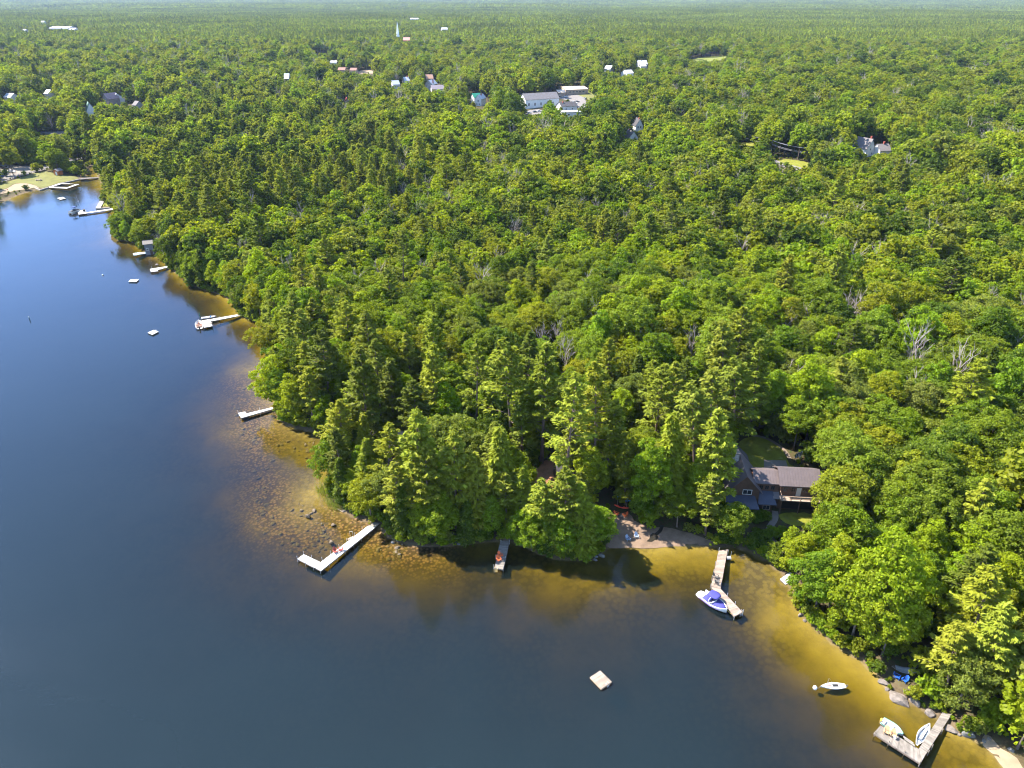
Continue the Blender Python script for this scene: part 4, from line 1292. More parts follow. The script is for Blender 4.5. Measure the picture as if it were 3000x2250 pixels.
# trees along the water's edge
acc = 0.0
for a, b in zip(SHORE[:-1], SHORE[1:]):
    L = float(np.hypot(*(b - a)))
    d = (b - a) / max(L, 1e-6)
    nrm = np.array([-d[1], d[0]])
    s = acc
    while s < L:
        q = a + d * s
        s += random.uniform(3.4, 5.2)
        side = nrm if not in_poly(np.array([q + nrm * 1.5]), LAKE)[0] else -nrm
        o = q + side * random.uniform(.8, 3.5)
        px, py, dep = PX(o[0], o[1], 1.0)
        if dep < 20 or px < 322 or px > 3150 or py > 2420: continue
        kind = pick(mixture(px, py, *o)) if random.random() > .35 else random.choice(('maple_tree', 'shrub', 'hemlock_tree'))
        z = hz(*o)
        pr = random.choice(PROTO[kind])
        h = pr[2] * random.uniform(*HSC[kind]) * (.9 if px > 2250 else .78 if kind in ('maple_tree', 'oak_tree') else .85)
        if blocks(kind, o[0], o[1], z, h, pr[3] * h / pr[2]):
            kind = 'shrub'; h = random.uniform(1.0, 2.2)
            if blocks(kind, o[0], o[1], z, h, h * .6): continue
        if any(in_poly(np.array([o]), c)[0] for c in CLEAR): continue
        place(kind, o[0], o[1], z, h)
        o2 = q + side * random.uniform(.2, 1.6)
        z2 = hz(*o2)
        if random.random() < .55 and not blocks('shrub', o2[0], o2[1], z2, 1.6, 1.2) and not any(in_poly(np.array([o2]), c)[0] for c in CLEAR):
            place('shrub', o2[0], o2[1], z2, random.uniform(1.0, 2.4))
    acc = s - L

# the woods: a jittered grid
SP0 = 6.5
xs = np.arange(-1150, 1100, SP0)
ys = np.arange(60, 1450, SP0 * .9)
gxx, gyy = np.meshgrid(xs, ys)
gxx = gxx + (np.arange(len(ys)) % 2)[:, None] * SP0 / 2
C = np.stack([gxx.ravel(), gyy.ravel()], 1) + rng.uniform(-2.1, 2.1, (gxx.size, 2))
r = np.hypot(C[:, 0], C[:, 1])
pxs, pys, deps = PX(C[:, 0], C[:, 1], 3.0)
ok = (deps > 30) & (pxs > -420) & (pxs < 3400) & (pys < 2900) & ((C[:, 1] < 980) | ((pxs > -120) & (pxs < 3100)))
C, r = C[ok], r[ok]
sdist = seg_dist(C, SHORE)
ok = ~in_poly(C, LAKE) & (sdist > 3.0)
for c in CLEAR:
    ok &= ~in_poly(C, c)
C, r, sdist = C[ok], r[ok], sdist[ok]
order = np.argsort(r)
C, r, sdist = C[order], r[order], sdist[order]
CZ = np.concatenate([terrain(C[i:i + 20000]) for i in range(0, len(C), 20000)])
thin = vnoise(C[:, 0] / 40, C[:, 1] / 40, 31)
LIMIT = {'pine_tree': 300, 'oak_tree': 300, 'maple_tree': 300, 'hemlock_tree': 120, 'bare_tree': 90}
count = {}
for tr in TREES: count[tr['kind']] = count.get(tr['kind'], 0) + 1
held = np.array([(tr['x'], tr['y']) for tr in TREES if tr['kind'] != 'shrub'])
MID = []        # everything beyond: (kind, x, y, z, h)
for (x, y), z, rr, th in zip(C, CZ, r, thin):
    if ((held - (x, y)) ** 2).sum(1).min() < 13.0: continue
    px, py, dep = PX(x, y, z)
    if rr > 430 and random.random() < .42: continue
    kind = pick(mixture(px, py, x, y))
    pr = random.choice(PROTO[kind])
    h = pr[2] * random.uniform(*HSC[kind]) * (.72 + .5 * th)
    rad = pr[3] * h / pr[2]
    if rr > 430: h *= random.uniform(.75, .95) if kind in ('pine_tree', 'hemlock_tree') else random.uniform(1.0, 1.4)
    if rr > 300: rad = max(rad, h * .32)
    if blocks(kind, x, y, z, h, rad):
        kind = 'oak_tree' if rr > 400 else 'maple_tree'
        h *= .5
        if blocks(kind, x, y, z, h, rad * .6):
            continue
    tx, ty, _ = PX(x, y, z + h)
    inframe = -60 < tx < 3060 and ty < 2300
    if inframe and count.get(kind, 0) < LIMIT[kind]:
        place(kind, x, y, z, h)
        count[kind] = count.get(kind, 0) + 1
    else:
        MID.append((kind, x, y, z, h))

# bushes right on the bank
BANK = []
for a, b in zip(SHORE[:-1], SHORE[1:]):
    L = float(np.hypot(*(b - a)))
    d = (b - a) / max(L, 1e-6)
    nrm = np.array([-d[1], d[0]])
    if in_poly(np.array([(a + b) / 2 + nrm * 1.0]), LAKE)[0]: nrm = -nrm
    for s in np.arange(0, L, 1.25):
        q = a + d * (s + random.uniform(-.4, .4)) + nrm * random.uniform(.1, 1.5)
        px, py, dep = PX(q[0], q[1], .3)
        if dep < 20 or px < 322 or px > 3150 or py > 2420: continue
        BANK.append((q[0], q[1], max(hz(*q), 0)))

# low saplings and bushes filling the ground between the trunks
UNDER = []
ux, uy = np.meshgrid(np.arange(-420, 420, 3.7), np.arange(60, 640, 3.7))
U = np.stack([ux.ravel(), uy.ravel()], 1) + rng.uniform(-1.7, 1.7, (ux.size, 2))
upx, upy, udep = PX(U[:, 0], U[:, 1], 2.0)
ok = (udep > 30) & (upx > -150) & (upx < 3150) & (upy < 2500)
U = U[ok]
ok = ~in_poly(U, LAKE) & (seg_dist(U, SHORE) > .3)
for c in CLEAR: ok &= ~in_poly(U, c)
U = U[ok]
UZ = np.concatenate([terrain(U[i:i + 20000]) for i in range(0, len(U), 20000)])
ud = seg_dist(U, SHORE)
for (x, y), z, d in zip(U, UZ, ud):
    h = random.uniform(2.0, 6.5) if d > 4 else random.uniform(1.5, 4.0)
    if blocks('shrub', x, y, z, h, h * .45):
        h = 1.1
        if blocks('shrub', x, y, z, h, .6): continue
    UNDER.append((x, y, z, h))
for x, y, z in BANK:
    h = random.uniform(.9, 2.6)
    if any(in_poly(np.array([(x, y)]), c)[0] for c in CLEAR): continue
    if blocks('shrub', x, y, z, h, h * .45):
        h = .7
        if blocks('shrub', x, y, z, h, .35): continue
    UNDER.append((x, y, z, h))

# ------------------------------------------------------------------ individual trees as objects
LANDMARKS = [('the brown log house', (2300, 1480)), ('the sandy cove beach', (1900, 1580)), ('the tan roofed cabin', (1150, 1300)), ('the L-shaped white dock', (1090, 1540)),
             ('the rocky shoal dock', (800, 1195)), ('the motorboat dock', (715, 920)), ('the grey boathouse', (425, 738)), ('the pontoon boat dock', (332, 612)),
             ('the moored dinghy', (2520, 1935)), ('the corner dock', (2775, 2090)), ('the white village hall', (1560, 330)), ('the white gabled cottage', (1850, 410)),
             ('the roadside utility pole', (2258, 458)), ('the red chimneyed house', (2550, 440)), ('the town beach lawn', (120, 520)), ('the orange needle yard', (1600, 1400)),
             ('the middle dock', (1485, 1570)), ('the stepped white dock', (497, 780)), ('the basketball hoop', (2326, 1360)), ('the blue hammock chairs', (2640, 1990)),
             ('the white raft on shore', (2320, 1690)), ('the kayaks at the cove', (1825, 1475))]
LM = np.array([tuple(G(*p))[:2] for _, p in LANDMARKS])
ORD = ['nearest', 'second nearest', 'third nearest', 'fourth nearest', 'fifth nearest', 'sixth nearest', 'seventh nearest', 'eighth nearest', 'ninth nearest', 'tenth nearest']
SIZES = lambda k, h: 'low' if k == 'shrub' else ('tall' if h > {'pine_tree': 23}.get(k, 16) else 'small' if h < {'pine_tree': 15}.get(k, 9.5) else 'medium')
TP = np.array([(tr['x'], tr['y']) for tr in TREES])
ds = np.sqrt(((TP[:, None] - LM[None]) ** 2).sum(2))
lab = {}
groups = {}
for i, tr in enumerate(TREES):
    j = int(ds[i].argmin())
    groups.setdefault((tr['kind'], tr['hue'], j), []).append((ds[i, j], i))
for (kind, hue, j), v in groups.items():
    v.sort()
    hn = HUES[kind][hue][0]
    pl = PLAIN[kind]
    for n, (d, i) in enumerate(v):
        if n < len(ORD):
            lab[i] = f"{SIZES(kind, TREES[i]['h'])} {hn} {pl}, {ORD[n]} of its colour to {LANDMARKS[j][1 - 1]}"
        else:
            band = 'a little beyond' if d < 60 else 'in the woods behind' if d < 110 else 'in the forest far behind'
            lab[i] = f"{SIZES(kind, TREES[i]['h'])} {hn} {pl} {band} {LANDMARKS[j][0]}"
GRP = {'pine_tree': 'white pines of the lakeside woods', 'oak_tree': 'oaks of the lakeside woods', 'maple_tree': 'maples of the lakeside woods', 'hemlock_tree': 'hemlocks of the lakeside woods',
       'bare_tree': 'leafless trees among the green woods', 'shrub': 'shrubs along the shore'}
for i, tr in enumerate(TREES):
    cme, tme, H, Rc = PROTO[tr['kind']][tr['k']]
    s = tr['h'] / H
    wx = s if tr['kind'] == 'shrub' else s ** .75 * random.uniform(.92, 1.12)
    e = empty(tr['kind'], (tr['x'], tr['y'], tr['z']), tr['rz'], lab[i], CATS[tr['kind']], GRP[tr['kind']])
    e.rotation_euler = Matrix.Rotation(tr['lean'][0], 4, 'Y').to_euler() if abs(tr['lean'][0]) > .01 else (random.uniform(-.03, .03), random.uniform(-.03, .03), tr['rz'])
    e.scale = (wx, wx, s)
    c = link('branches' if tr['kind'] == 'bare_tree' else 'crown', cme, e)
    b = HUES[tr['kind']][tr['hue']][1]
    j = random.uniform(.85, 1.15)
    c.color = (b[0] * j * random.uniform(.92, 1.08), b[1] * j, b[2] * j * random.uniform(.85, 1.2), 1)
    link('trunk', tme, e)
print('individual trees', len(TREES), count, 'mid', len(MID))

# ------------------------------------------------------------------ the rest of the forest, in three masses
HID = bpy.data.collections.new('forest_sources')       # never linked to the scene: only instanced


def src(name, me):
    o = bpy.data.objects.new(name, me)
    HID.objects.link(o)
    return o


OAKR = [(0.164, 0.207, 0.016), (0.082, 0.123, 0.013), (0.164, 0.188, 0.031), (0.199, 0.224, 0.016), (0.170, 0.246, 0.012), (0.222, 0.274, 0.013), (0.105, 0.157, 0.013), (0.059, 0.095, 0.013), (0.194, 0.218, 0.016)]
PINR = [(0.176, 0.204, 0.023), (0.107, 0.139, 0.019), (0.217, 0.241, 0.025), (0.077, 0.106, 0.018), (0.152, 0.181, 0.022)]
FO = leafmat('leaves_mixed', OAKR)
FP = leafmat('needles_mixed', PINR, 1.15, .38)


def with_trunk(cr, tmb, lm, bm_):
    v, f = cr
    tv = np.array([tuple(q) for q in tmb.v])
    tf = []
    for q in tmb.f:
        if len(q) == 4: tf.append(q)
        else:
            for k in range(1, len(q) - 1): tf.append((q[0], q[k], q[k + 1], q[k + 1]))
    tf = [q for q in tf if len(set(q)) == 4]
    V = np.vstack([v, tv]); F = np.vstack([f, np.array(tf) + len(v)])
    me = npmesh('forest_tree', V, F, lm)
    me.materials.append(bm_)
    mi = np.zeros(len(F), np.int32); mi[len(f):] = 1
    me.polygons.foreach_set('material_index', mi)
    return me


MIDP = {}
for H, Rc, lo in ((16, 4.9, 20), (15, 4.4, 22), (17, 5.2, 22), (14, 4.0, 18)):
    cr, tips = broad_crown(H, Rc, lo, 6, 11, .72, .2, .8)
    MIDP.setdefault('broad', []).append((src('forest_broadleaf', with_trunk(cr, limb_trunk(H, [], .2), FO, bark_m)), H))
for H, Rc, b in ((19, 5.6, .14), (21, 6.0, .2), (17, 5.2, .1)):
    cr, mb = pine_parts(H, Rc, b, 1.6, 6, 32, .62, .12, aspect=2.4)
    MIDP.setdefault('pine', []).append((src('forest_pine', with_trunk(cr, mb, FP, pine_bark_m)), H))
cr, mb = cone_parts(15, 3.0, 14, 8, 7, .8)
MIDP['pine'].append((src('forest_pine', with_trunk(cr, mb, FP, bark_m)), 15))
tr_, br_ = bare_mb(14, .55)
MIDP['bare'] = [(src('forest_bare', PROTO['bare_tree'][0][0]), 13), (src('forest_bare', PROTO['bare_tree'][1][0]), 15)]


def scatter(name, sources, pts, rots, scl, label, which):
    """ONE mass of far trees: points that carry instances of the source trees"""
    me = bpy.data.meshes.new(name)
    me.vertices.add(len(pts))
    me.vertices.foreach_set('co', np.asarray(pts, np.float32).ravel())
    for nm, typ, arr in (('rot', 'FLOAT', rots), ('scl', 'FLOAT', scl), ('which', 'INT', which)):
        a = me.attributes.new(nm, typ, 'POINT')
        a.data.foreach_set('value', np.asarray(arr, np.int32 if typ == 'INT' else np.float32))
    o = link(name, me)
    tag(o, label, None, None, 'stuff')
    sub = bpy.data.collections.new(name + '_sources')
    for q in sources:
        if q.name not in sub.objects: sub.objects.link(q)
    ng = bpy.data.node_groups.new(name + '_nodes', 'GeometryNodeTree')
    ng.interface.new_socket('Geometry', in_out='INPUT', socket_type='NodeSocketGeometry')
    ng.interface.new_socket('Geometry', in_out='OUTPUT', socket_type='NodeSocketGeometry')
    N = ng.nodes
    gi, go = N.new('NodeGroupInput'), N.new('NodeGroupOutput')
    prev = None
    jn = N.new('GeometryNodeJoinGeometry')
    for k, q in enumerate(sources):
        oi = N.new('GeometryNodeObjectInfo'); oi.inputs['Object'].default_value = q; oi.inputs['As Instance'].default_value = True
        ip = N.new('GeometryNodeInstanceOnPoints')
        wa = N.new('GeometryNodeInputNamedAttribute'); wa.data_type = 'INT'; wa.inputs['Name'].default_value = 'which'
        cmpn = N.new('FunctionNodeCompare'); cmpn.data_type = 'INT'; cmpn.operation = 'EQUAL'; cmpn.inputs[3].default_value = k
        ng.links.new(wa.outputs['Attribute'], cmpn.inputs[2])
        ng.links.new(cmpn.outputs[0], ip.inputs['Selection'])
        ra = N.new('GeometryNodeInputNamedAttribute'); ra.data_type = 'FLOAT'; ra.inputs['Name'].default_value = 'rot'
        cx = N.new('ShaderNodeCombineXYZ'); ng.links.new(ra.outputs['Attribute'], cx.inputs[2])
        ng.links.new(cx.outputs[0], ip.inputs['Rotation'])
        sa = N.new('GeometryNodeInputNamedAttribute'); sa.data_type = 'FLOAT'; sa.inputs['Name'].default_value = 'scl'
        sz = N.new('ShaderNodeMath'); sz.operation = 'MINIMUM'; sz.inputs[1].default_value = 1.25 if name == 'distant_forest' else 99.0
        ng.links.new(sa.outputs['Attribute'], sz.inputs[0])
        cs_ = N.new('ShaderNodeCombineXYZ')
        for a_, b_ in ((0, sa.outputs['Attribute']), (1, sa.outputs['Attribute']), (2, sz.outputs[0])): ng.links.new(b_, cs_.inputs[a_])
        ng.links.new(cs_.outputs[0], ip.inputs['Scale'])
        ng.links.new(gi.outputs[0], ip.inputs['Points'])
        ng.links.new(oi.outputs['Geometry'], ip.inputs['Instance'])
        ng.links.new(ip.outputs[0], jn.inputs[0])
    ng.links.new(jn.outputs[0], go.inputs[0])
    md = o.modifiers.new('scatter', 'NODES')
    md.node_group = ng
    return o


uso = []
for H, Rc in ((5, 2.3), (4.2, 2.2), (6, 2.5)):
    cr, tips = broad_crown(H, Rc, 12, 5, 10, .5, .0, .8, sub_r=.55)
    uso.append((src('forest_sapling', npmesh('forest_sapling', cr[0], cr[1], FO)), H))
wh = rng.integers(0, 3, len(UNDER))
scatter('undergrowth', [q[0] for q in uso], [q[:3] for q in UNDER], rng.uniform(0, 6.28, len(UNDER)), [q[3] / uso[w_][1] for q, w_ in zip(UNDER, wh)],
        'low saplings and bushes between the tree trunks', wh)


# far patches of forest, each a plot of low trees
def patch(size, n, pine_share, leaf):
    parts = {0: [], 1: []}
    P = []
    tries = 0
    while len(P) < n and tries < 4000:
        tries += 1
        q = rng.uniform(-size / 2, size / 2, 2)
        if all((q[0] - a[0]) ** 2 + (q[1] - a[1]) ** 2 > 30 for a in P): P.append(q)
    for q in P:
        pine = random.random() < pine_share
        H = random.uniform(14, 24) if pine else random.uniform(9, 20)
        Rc = random.uniform(3.2, 4.8) if pine else random.uniform(3.6, 6.6)
        nl = 190
        u = rng.uniform(0, 1, nl)
        if pine:
            zz = H * (.2 + .8 * u ** 1.2); rr = Rc * (1 - u ** 1.2) ** .8 * rng.uniform(.45, 1.05, nl) + .2
        else:
            ct = rng.uniform(-.45, 1, nl); zz = H * .6 + ct * H * .4; rr = np.sqrt(1 - ct ** 2) * Rc * rng.uniform(.72, 1.05, nl)
        a = rng.uniform(0, 6.28, nl)
        o = np.column_stack([np.cos(a) * rr, np.sin(a) * rr, zz])
        N = unit(np.column_stack([np.cos(a) * .8, np.sin(a) * .8, (np.full(nl, .7) if pine else (zz - H * .6) / (H * .4) + .3)]) + rng.normal(0, .4, (nl, 3)))
        parts[int(pine)].append(quads(o + [q[0], q[1], 0], N, leaf * (1.1 if pine else 1.35), 1.2, fold=.15))
    fl = [(q, k) for k in (0, 1) for q in parts[k]]
    V, F = join([q for q, _ in fl])
    me = npmesh('forest_plot', V, F, PATCH_M[0])
    me.materials.append(PATCH_M[1])
    mi = np.concatenate([np.full(len(q[1]), k, np.int32) for q, k in fl])
    me.polygons.foreach_set('material_index', mi)
    return me


def patchmat(name, ramp, trans):
    """like the leaves, but the tone changes from tree to tree inside one plot"""
    m = bpy.data.materials.new(name)
    t = NT(m)
    oi = t.n('ShaderNodeObjectInfo')
    tc = t.n('ShaderNodeNewGeometry').outputs['Position']
    vo = t.n('ShaderNodeTexVoronoi', {'Vector': t.n('ShaderNodeMapping', {'Vector': tc, 'Scale': (1, 1, 0)}).outputs[0], 'Scale': .13})
    h = t.n('ShaderNodeSeparateColor', {0: vo.outputs['Color']}).outputs[0]
    c = t.ramp(h, [(i / (len(ramp) - 1), q) for i, q in enumerate(ramp)])
    nz = t.n('ShaderNodeTexNoise', {'Vector': tc, 'Scale': .004, 'Detail': 4.0}).outputs[0]
    f = t.math('MULTIPLY_ADD', t.n('ShaderNodeNewGeometry').outputs['Random Per Island'], .5, .75)
    f = t.math('MULTIPLY', f, t.math('MULTIPLY_ADD', nz, 1.6, .2))
    c = t.mix(1.0, c, t.n('ShaderNodeCombineColor', {0: f, 1: f, 2: f}).outputs[0], 'MULTIPLY')
    d = t.n('ShaderNodeBsdfDiffuse', {'Color': c})
    tr = t.n('ShaderNodeBsdfTranslucent', {'Color': t.mix(1.0, c, (1.2, 1.15, .6), 'MULTIPLY')})
    t.surf(t.n('ShaderNodeMixShader', {0: trans, 1: d.outputs[0], 2: tr.outputs[0]}))
    return m


PATCH_M = [patchmat('far_leaves', OAKR[:9], .48), patchmat('far_needles', PINR, .36)]
PT_SZ = 46.0
plots = [src('forest_plot', patch(PT_SZ + 3, 34, sh, 1.15)) for sh in (.12, .25, .4, .6, .85, .95)]
pp, pr_, ps, pw = [], [], [], []
CLEAR_B = [c for c in CLEAR if np.hypot(*c.mean(0)) > 1400]
for sc, r0, r1 in ((1.0, 0, 5000), (2.6, 5000, 16500)):
    st = PT_SZ * sc
    ax = np.arange(-r1 * .95, r1 * .95, st)
    ay = np.arange(1440 if sc == 1 else 3800, r1, st)
    a, b = np.meshgrid(ax, ay)
    Q = np.stack([a.ravel(), b.ravel()], 1)
    rr = np.hypot(Q[:, 0], Q[:, 1])
    if sc == 1: k_ = ((Q[:, 1] >= 1440) & (rr < r1) & (np.abs(Q[:, 0]) < Q[:, 1] * .92 + 60))
    else: k_ = (rr >= r1 * 0 + r0) & (rr < r1) & (np.abs(Q[:, 0]) < Q[:, 1] * .92)
    Q = Q[k_]
    Z = terrain(Q)
    n1 = vnoise(Q[:, 0] / 420, Q[:, 1] / 420, 41)
    for (x, y), z, nn in zip(Q, Z, n1):
        d = math.hypot(x, y)
        bad = False
        if d < 9000:
            bad = blocks('plot', x, y - st * .5, z, 20 * (1 if sc == 1 else 1.2), st * .62) or any(abs(c.mean(0)[0] - x) < st * .9 and abs(c.mean(0)[1] - y) < st * .9 for c in CLEAR_B)
        if bad and sc == 1:
            for _ in range(30):
                q0, q1 = x + random.uniform(-.5, .5) * st, y + random.uniform(-.5, .5) * st
                h = random.uniform(11, 19)
                if any(in_poly(np.array([(q0, q1)]), c)[0] for c in CLEAR): continue
                if blocks('oak_tree', q0, q1, z, h, h * .32):
                    h *= .5
                    if blocks('oak_tree', q0, q1, z, h, h * .32): continue
                MID.append((random.choice(('oak_tree', 'oak_tree', 'pine_tree')), q0, q1, z, h))
            continue
        pp.append((x, y, z))
        pr_.append(random.choice((0, 1.5708, 3.1416, 4.7124)))
        ps.append(sc if not bad else sc * .22)
        pine = min(.99, max(0, nn * .8 + (.12 if d > 1500 else -.1) + random.uniform(-.2, .2)))
        pine *= .8
        pw.append(min(5, int(pine * 6)))
scatter('distant_forest', plots, pp, pr_, ps, 'hazy forest covering the plain to the horizon', pw)
print('far plots', len(pp))

for grp, names, lb in (('broad', ('oak_tree', 'maple_tree', 'shrub'), 'green broadleaf forest reaching back around the village roofs'),
                       ('pine', ('pine_tree', 'hemlock_tree'), 'dark pine and hemlock forest mixed through the far woods'),
                       ('bare', ('bare_tree',), 'grey leafless trees scattered through the far woods')):
    mm = [q for q in MID if q[0] in names]
    if not mm: continue
    so_ = MIDP[grp]
    wh = rng.integers(0, len(so_), len(mm))
    scatter({'broad': 'broadleaf_forest', 'pine': 'pine_forest', 'bare': 'leafless_woods'}[grp], [q[0] for q in so_], [q[1:4] for q in mm], rng.uniform(0, 6.28, len(mm)),
            [q[4] / so_[w_][1] for q, w_ in zip(mm, wh)], lb, wh)



# ================================================================== things
def deck(a0, a1, b1, b0, mat, parent, pw=.2, th=.09, gap=.018, name='deck'):
    """planks laid across from the a0-b0 side to the a1-b1 side"""
    L = ((Vector(b0) - Vector(a0)).length + (Vector(b1) - Vector(a1)).length) / 2
    n = max(2, int(L / pw))
    mb = MB()
    for i in range(n):
        f0, f1 = i / n, (i + 1) / n - gap / pw / n
        p = [Vector(a0).lerp(b0, f0), Vector(a1).lerp(b1, f0), Vector(a1).lerp(b1, f1), Vector(a0).lerp(b0, f1)]
        dz = random.uniform(-.006, .006)
        mb.slab([q + Vector((0, 0, dz)) for q in p], th)
    return mb.build(name, mat, parent)


def side(a0, a1, b1, b0, mat, parent, h=.22, t=.06, drop=.095):
    """board frame under the deck's rim"""
    q = [Vector(v) for v in (a0, a1, b1, b0)]
    c = sum(q, Vector()) / 4
    q = [c + (v - c) * .985 for v in q]
    mb = MB()
    for i in range(4):
        a, b = q[i] - Vector((0, 0, drop)), q[(i + 1) % 4] - Vector((0, 0, drop))
        d = (b - a).normalized(); nrm = Vector((-d.y, d.x, 0)) * t / 2
        a2, b2 = a + d * t * .55, b - d * t * .55
        mb.hexa([a2 - nrm - Vector((0, 0, h)), b2 - nrm - Vector((0, 0, h)), b2 + nrm - Vector((0, 0, h)), a2 + nrm - Vector((0, 0, h)), a2 - nrm, b2 - nrm, b2 + nrm, a2 + nrm])
    return mb.build('frame', mat, parent)


def post(p, parent, top=.9, r=.045, mat=None, foot=None, name='post'):
    z0 = hz(p.x, p.y) if foot is None else foot
    return MB().tube((p.x, p.y, min(z0, 0) - .2), (p.x, p.y, p.z + top), r, r * .95, 7).build(name, mat or steel_m, parent)


def ladder(p, d, parent, w=.45, up=.7, down=.9, mat=None):
    """p: edge point of the deck, d: direction outwards"""
    d = Vector((d[0], d[1], 0)).normalized(); s = Vector((-d.y, d.x, 0)) * w / 2
    mb = MB()
    for sg in (-1, 1):
        o = p + s * sg
        mb.path([o - d * .3 + Vector((0, 0, .02)), o - d * .3 + Vector((0, 0, up * .8)), o - d * .1 + Vector((0, 0, up)), o + d * .12 + Vector((0, 0, up * .8)), o + d * .16 - Vector((0, 0, down))], .028, 6)
    for k in range(4):
        z = -.1 - k * .25
        mb.tube(p + s + d * .15 + Vector((0, 0, z)), p - s + d * .15 + Vector((0, 0, z)), .03, None, 6)
    return mb.build('ladder', mat or steel_m, parent)


ROOTS = {}


def dock(label, pieces, mat, posts=(), pz=.7, cat='dock', name='dock', pw=.2, ramp=None, post_top=.75, post_mat=None, frame_mat=None, post_r=.045):
    """pieces: lists of four photo positions (start left, start right, end right, end left)"""
    first = [D(a, b, pz) for a, b in pieces[0]]
    c = sum(first, Vector()) / 4
    r = empty(name, (0, 0, 0), 0, label, cat)
    for q in pieces:
        z = pz
        c4 = [D(a, b, z) for a, b in q]
        deck(c4[0], c4[1], c4[2], c4[3], mat, r, pw)
        side(c4[0], c4[1], c4[2], c4[3], frame_mat or fascia_m, r)
    for a, b in posts:
        post(D(a, b, pz), r, post_top, post_r, post_mat)
    if ramp:
        q = [D(*ramp[0], pz - .02), D(*ramp[1], pz - .02), G(*ramp[2], dz=.15), G(*ramp[3], dz=.15)]
        deck(q[0], q[1], q[2], q[3], mat if len(ramp) < 5 else ramp[4], r, pw, name='ramp')
    return r


# ---- chairs
def adirondack(mat):
    """faces -y; origin on the deck under the seat"""
    r = empty('adirondack_chair', (0, 0, 0))
    mb = MB()
    for k in range(5):
        y = -.36 + k * .12
        mb.box((0, y, .37 - (y + .36) * .22), (.56, .105, .025), M=Matrix.Rotation(-.22, 3, 'X'))
    mb.build('seat', mat, r)
    mb = MB()
    for k in range(5):
        x = -.24 + k * .12
        h = .80 - abs(k - 2) * .07
        mb.box((x, .30 + h * .21, .26 + h * .46), (.108, .025, h), M=Matrix.Rotation(-.45, 3, 'X'))
    mb.box((0, .40, .52), (.60, .03, .07), M=Matrix.Rotation(-.45, 3, 'X'))
    mb.build('backrest', mat, r)
    for s in (-1, 1):
        MB().hexa([(s * .36 - .075, -.45, .54), (s * .36 + .075, -.45, .54), (s * .36 + .05, .38, .54), (s * .36 - .05, .38, .54), (s * .36 - .075, -.45, .565), (s * .36 + .075, -.45, .565), (s * .36 + .05, .38, .565), (s * .36 - .05, .38, .565)]).build('armrest', mat, r)
        MB().box((s * .33, -.36, .27), (.035, .11, .535)).build('leg', mat, r)
        MB().hexa([(s * .29 - .015, -.36, .24), (s * .29 + .015, -.36, .24), (s * .29 + .015, .55, .0), (s * .29 - .015, .55, .0), (s * .29 - .015, -.36, .35), (s * .29 + .015, -.36, .35), (s * .29 + .015, .55, .09), (s * .29 - .015, .55, .09)]).build('leg', mat, r)
    return r


def chairs(mat, spots, group):
    """spots: (location, facing angle, label)"""
    proto_ = None
    for loc, rz, label in spots:
        o = proto_ = adirondack(mat) if proto_ is None else copy_tree(proto_)
        o.location = loc
        o.rotation_euler = (0, 0, rz)
        tag(o, label, 'chair', group)


def facing(dx, dy):
    """angle that turns -y to (dx, dy)"""
    return math.atan2(dx, -dy)


tan_c = M('tan_wood_chair', (.50, .30, .15), .8, .15, 3)
red_c = M('dark_red_chair', (.30, .05, .035), .6, .12, 3)
org_c = M('orange_red_chair', (.62, .13, .04), .6, .12, 3)
gry_c = M('charcoal_chair', (.10, .095, .09), .7, .15, 3)
blu_c = M('bright_blue_chair', (.02, .10, .42), .5, .1, 3)
slt_c = M('slate_blue_chair', (.22, .28, .38), .6, .1, 3)

# ---- docks, from the far end of the lake to the near one
ZT = lambda a, b: (0 + a / 6.144, 360 + b / 6.144)
dock('white square frame dock enclosing a swimming pool at the town beach', [[ZT(880, 1148), ZT(895, 1165), ZT(1205, 1180), ZT(1215, 1158)], [ZT(1215, 1158), ZT(1205, 1180), ZT(1425, 1105), ZT(1370, 1100)],
     [ZT(1370, 1100), ZT(1425, 1105), ZT(1090, 1080), ZT(1085, 1096)], [ZT(1085, 1080), ZT(1105, 1098), ZT(935, 1150), ZT(900, 1145)]], white_m, pw=.4)
wall_st = M('seawall_concrete', (.30, .28, .25), .9, .2, .8, bump=.2)


def seawall(pts, w, h, label, name='seawall', z0=-1.0):
    mb = MB()
    P = [D(a, b, h) for a, b in pts]
    for a, b in zip(P[:-1], P[1:]):
        d = (b - a).normalized(); n_ = Vector((-d.y, d.x, 0)) * w / 2
        mb.hexa([a - n_ + Vector((0, 0, z0)), b - n_ + Vector((0, 0, z0)), b + n_ + Vector((0, 0, z0)), a + n_ + Vector((0, 0, z0)), a - n_, b - n_, b + n_, a + n_])
    o = mb.build(name, wall_st)
    return tag(o, label, 'wall')


seawall([ZT(620, 1165), ZT(720, 1200), ZT(885, 1150), ZT(1090, 1085), ZT(1430, 1008)], .6, .55, 'low grey seawall along the edge of the town beach lawn')
dock('dark low footbridge across the stream mouth beside the town lawn', [[ZT(1430, 1000), ZT(1435, 1018), ZT(1540, 1008), ZT(1535, 985)], [ZT(1535, 985), ZT(1540, 1008), ZT(1765, 992), ZT(1760, 975)]], dark_m, pw=.4, name='footbridge', cat='footbridge')
seawall([(287, 609.5), (296, 594), (305, 580), (313, 567)], 2.2, .75, 'pale stone quay wall edging a strip of grass by the pines')
seawall([(287, 610), (321, 607.5)], .5, .7, 'short dark retaining wall between the grass strip and the pontoon dock')
drape('lawn', [G(a, b) for a, b in [(293, 606), (303, 586), (316, 566), (326, 575), (330, 606)]], lawn_m, 2, .12, .1)

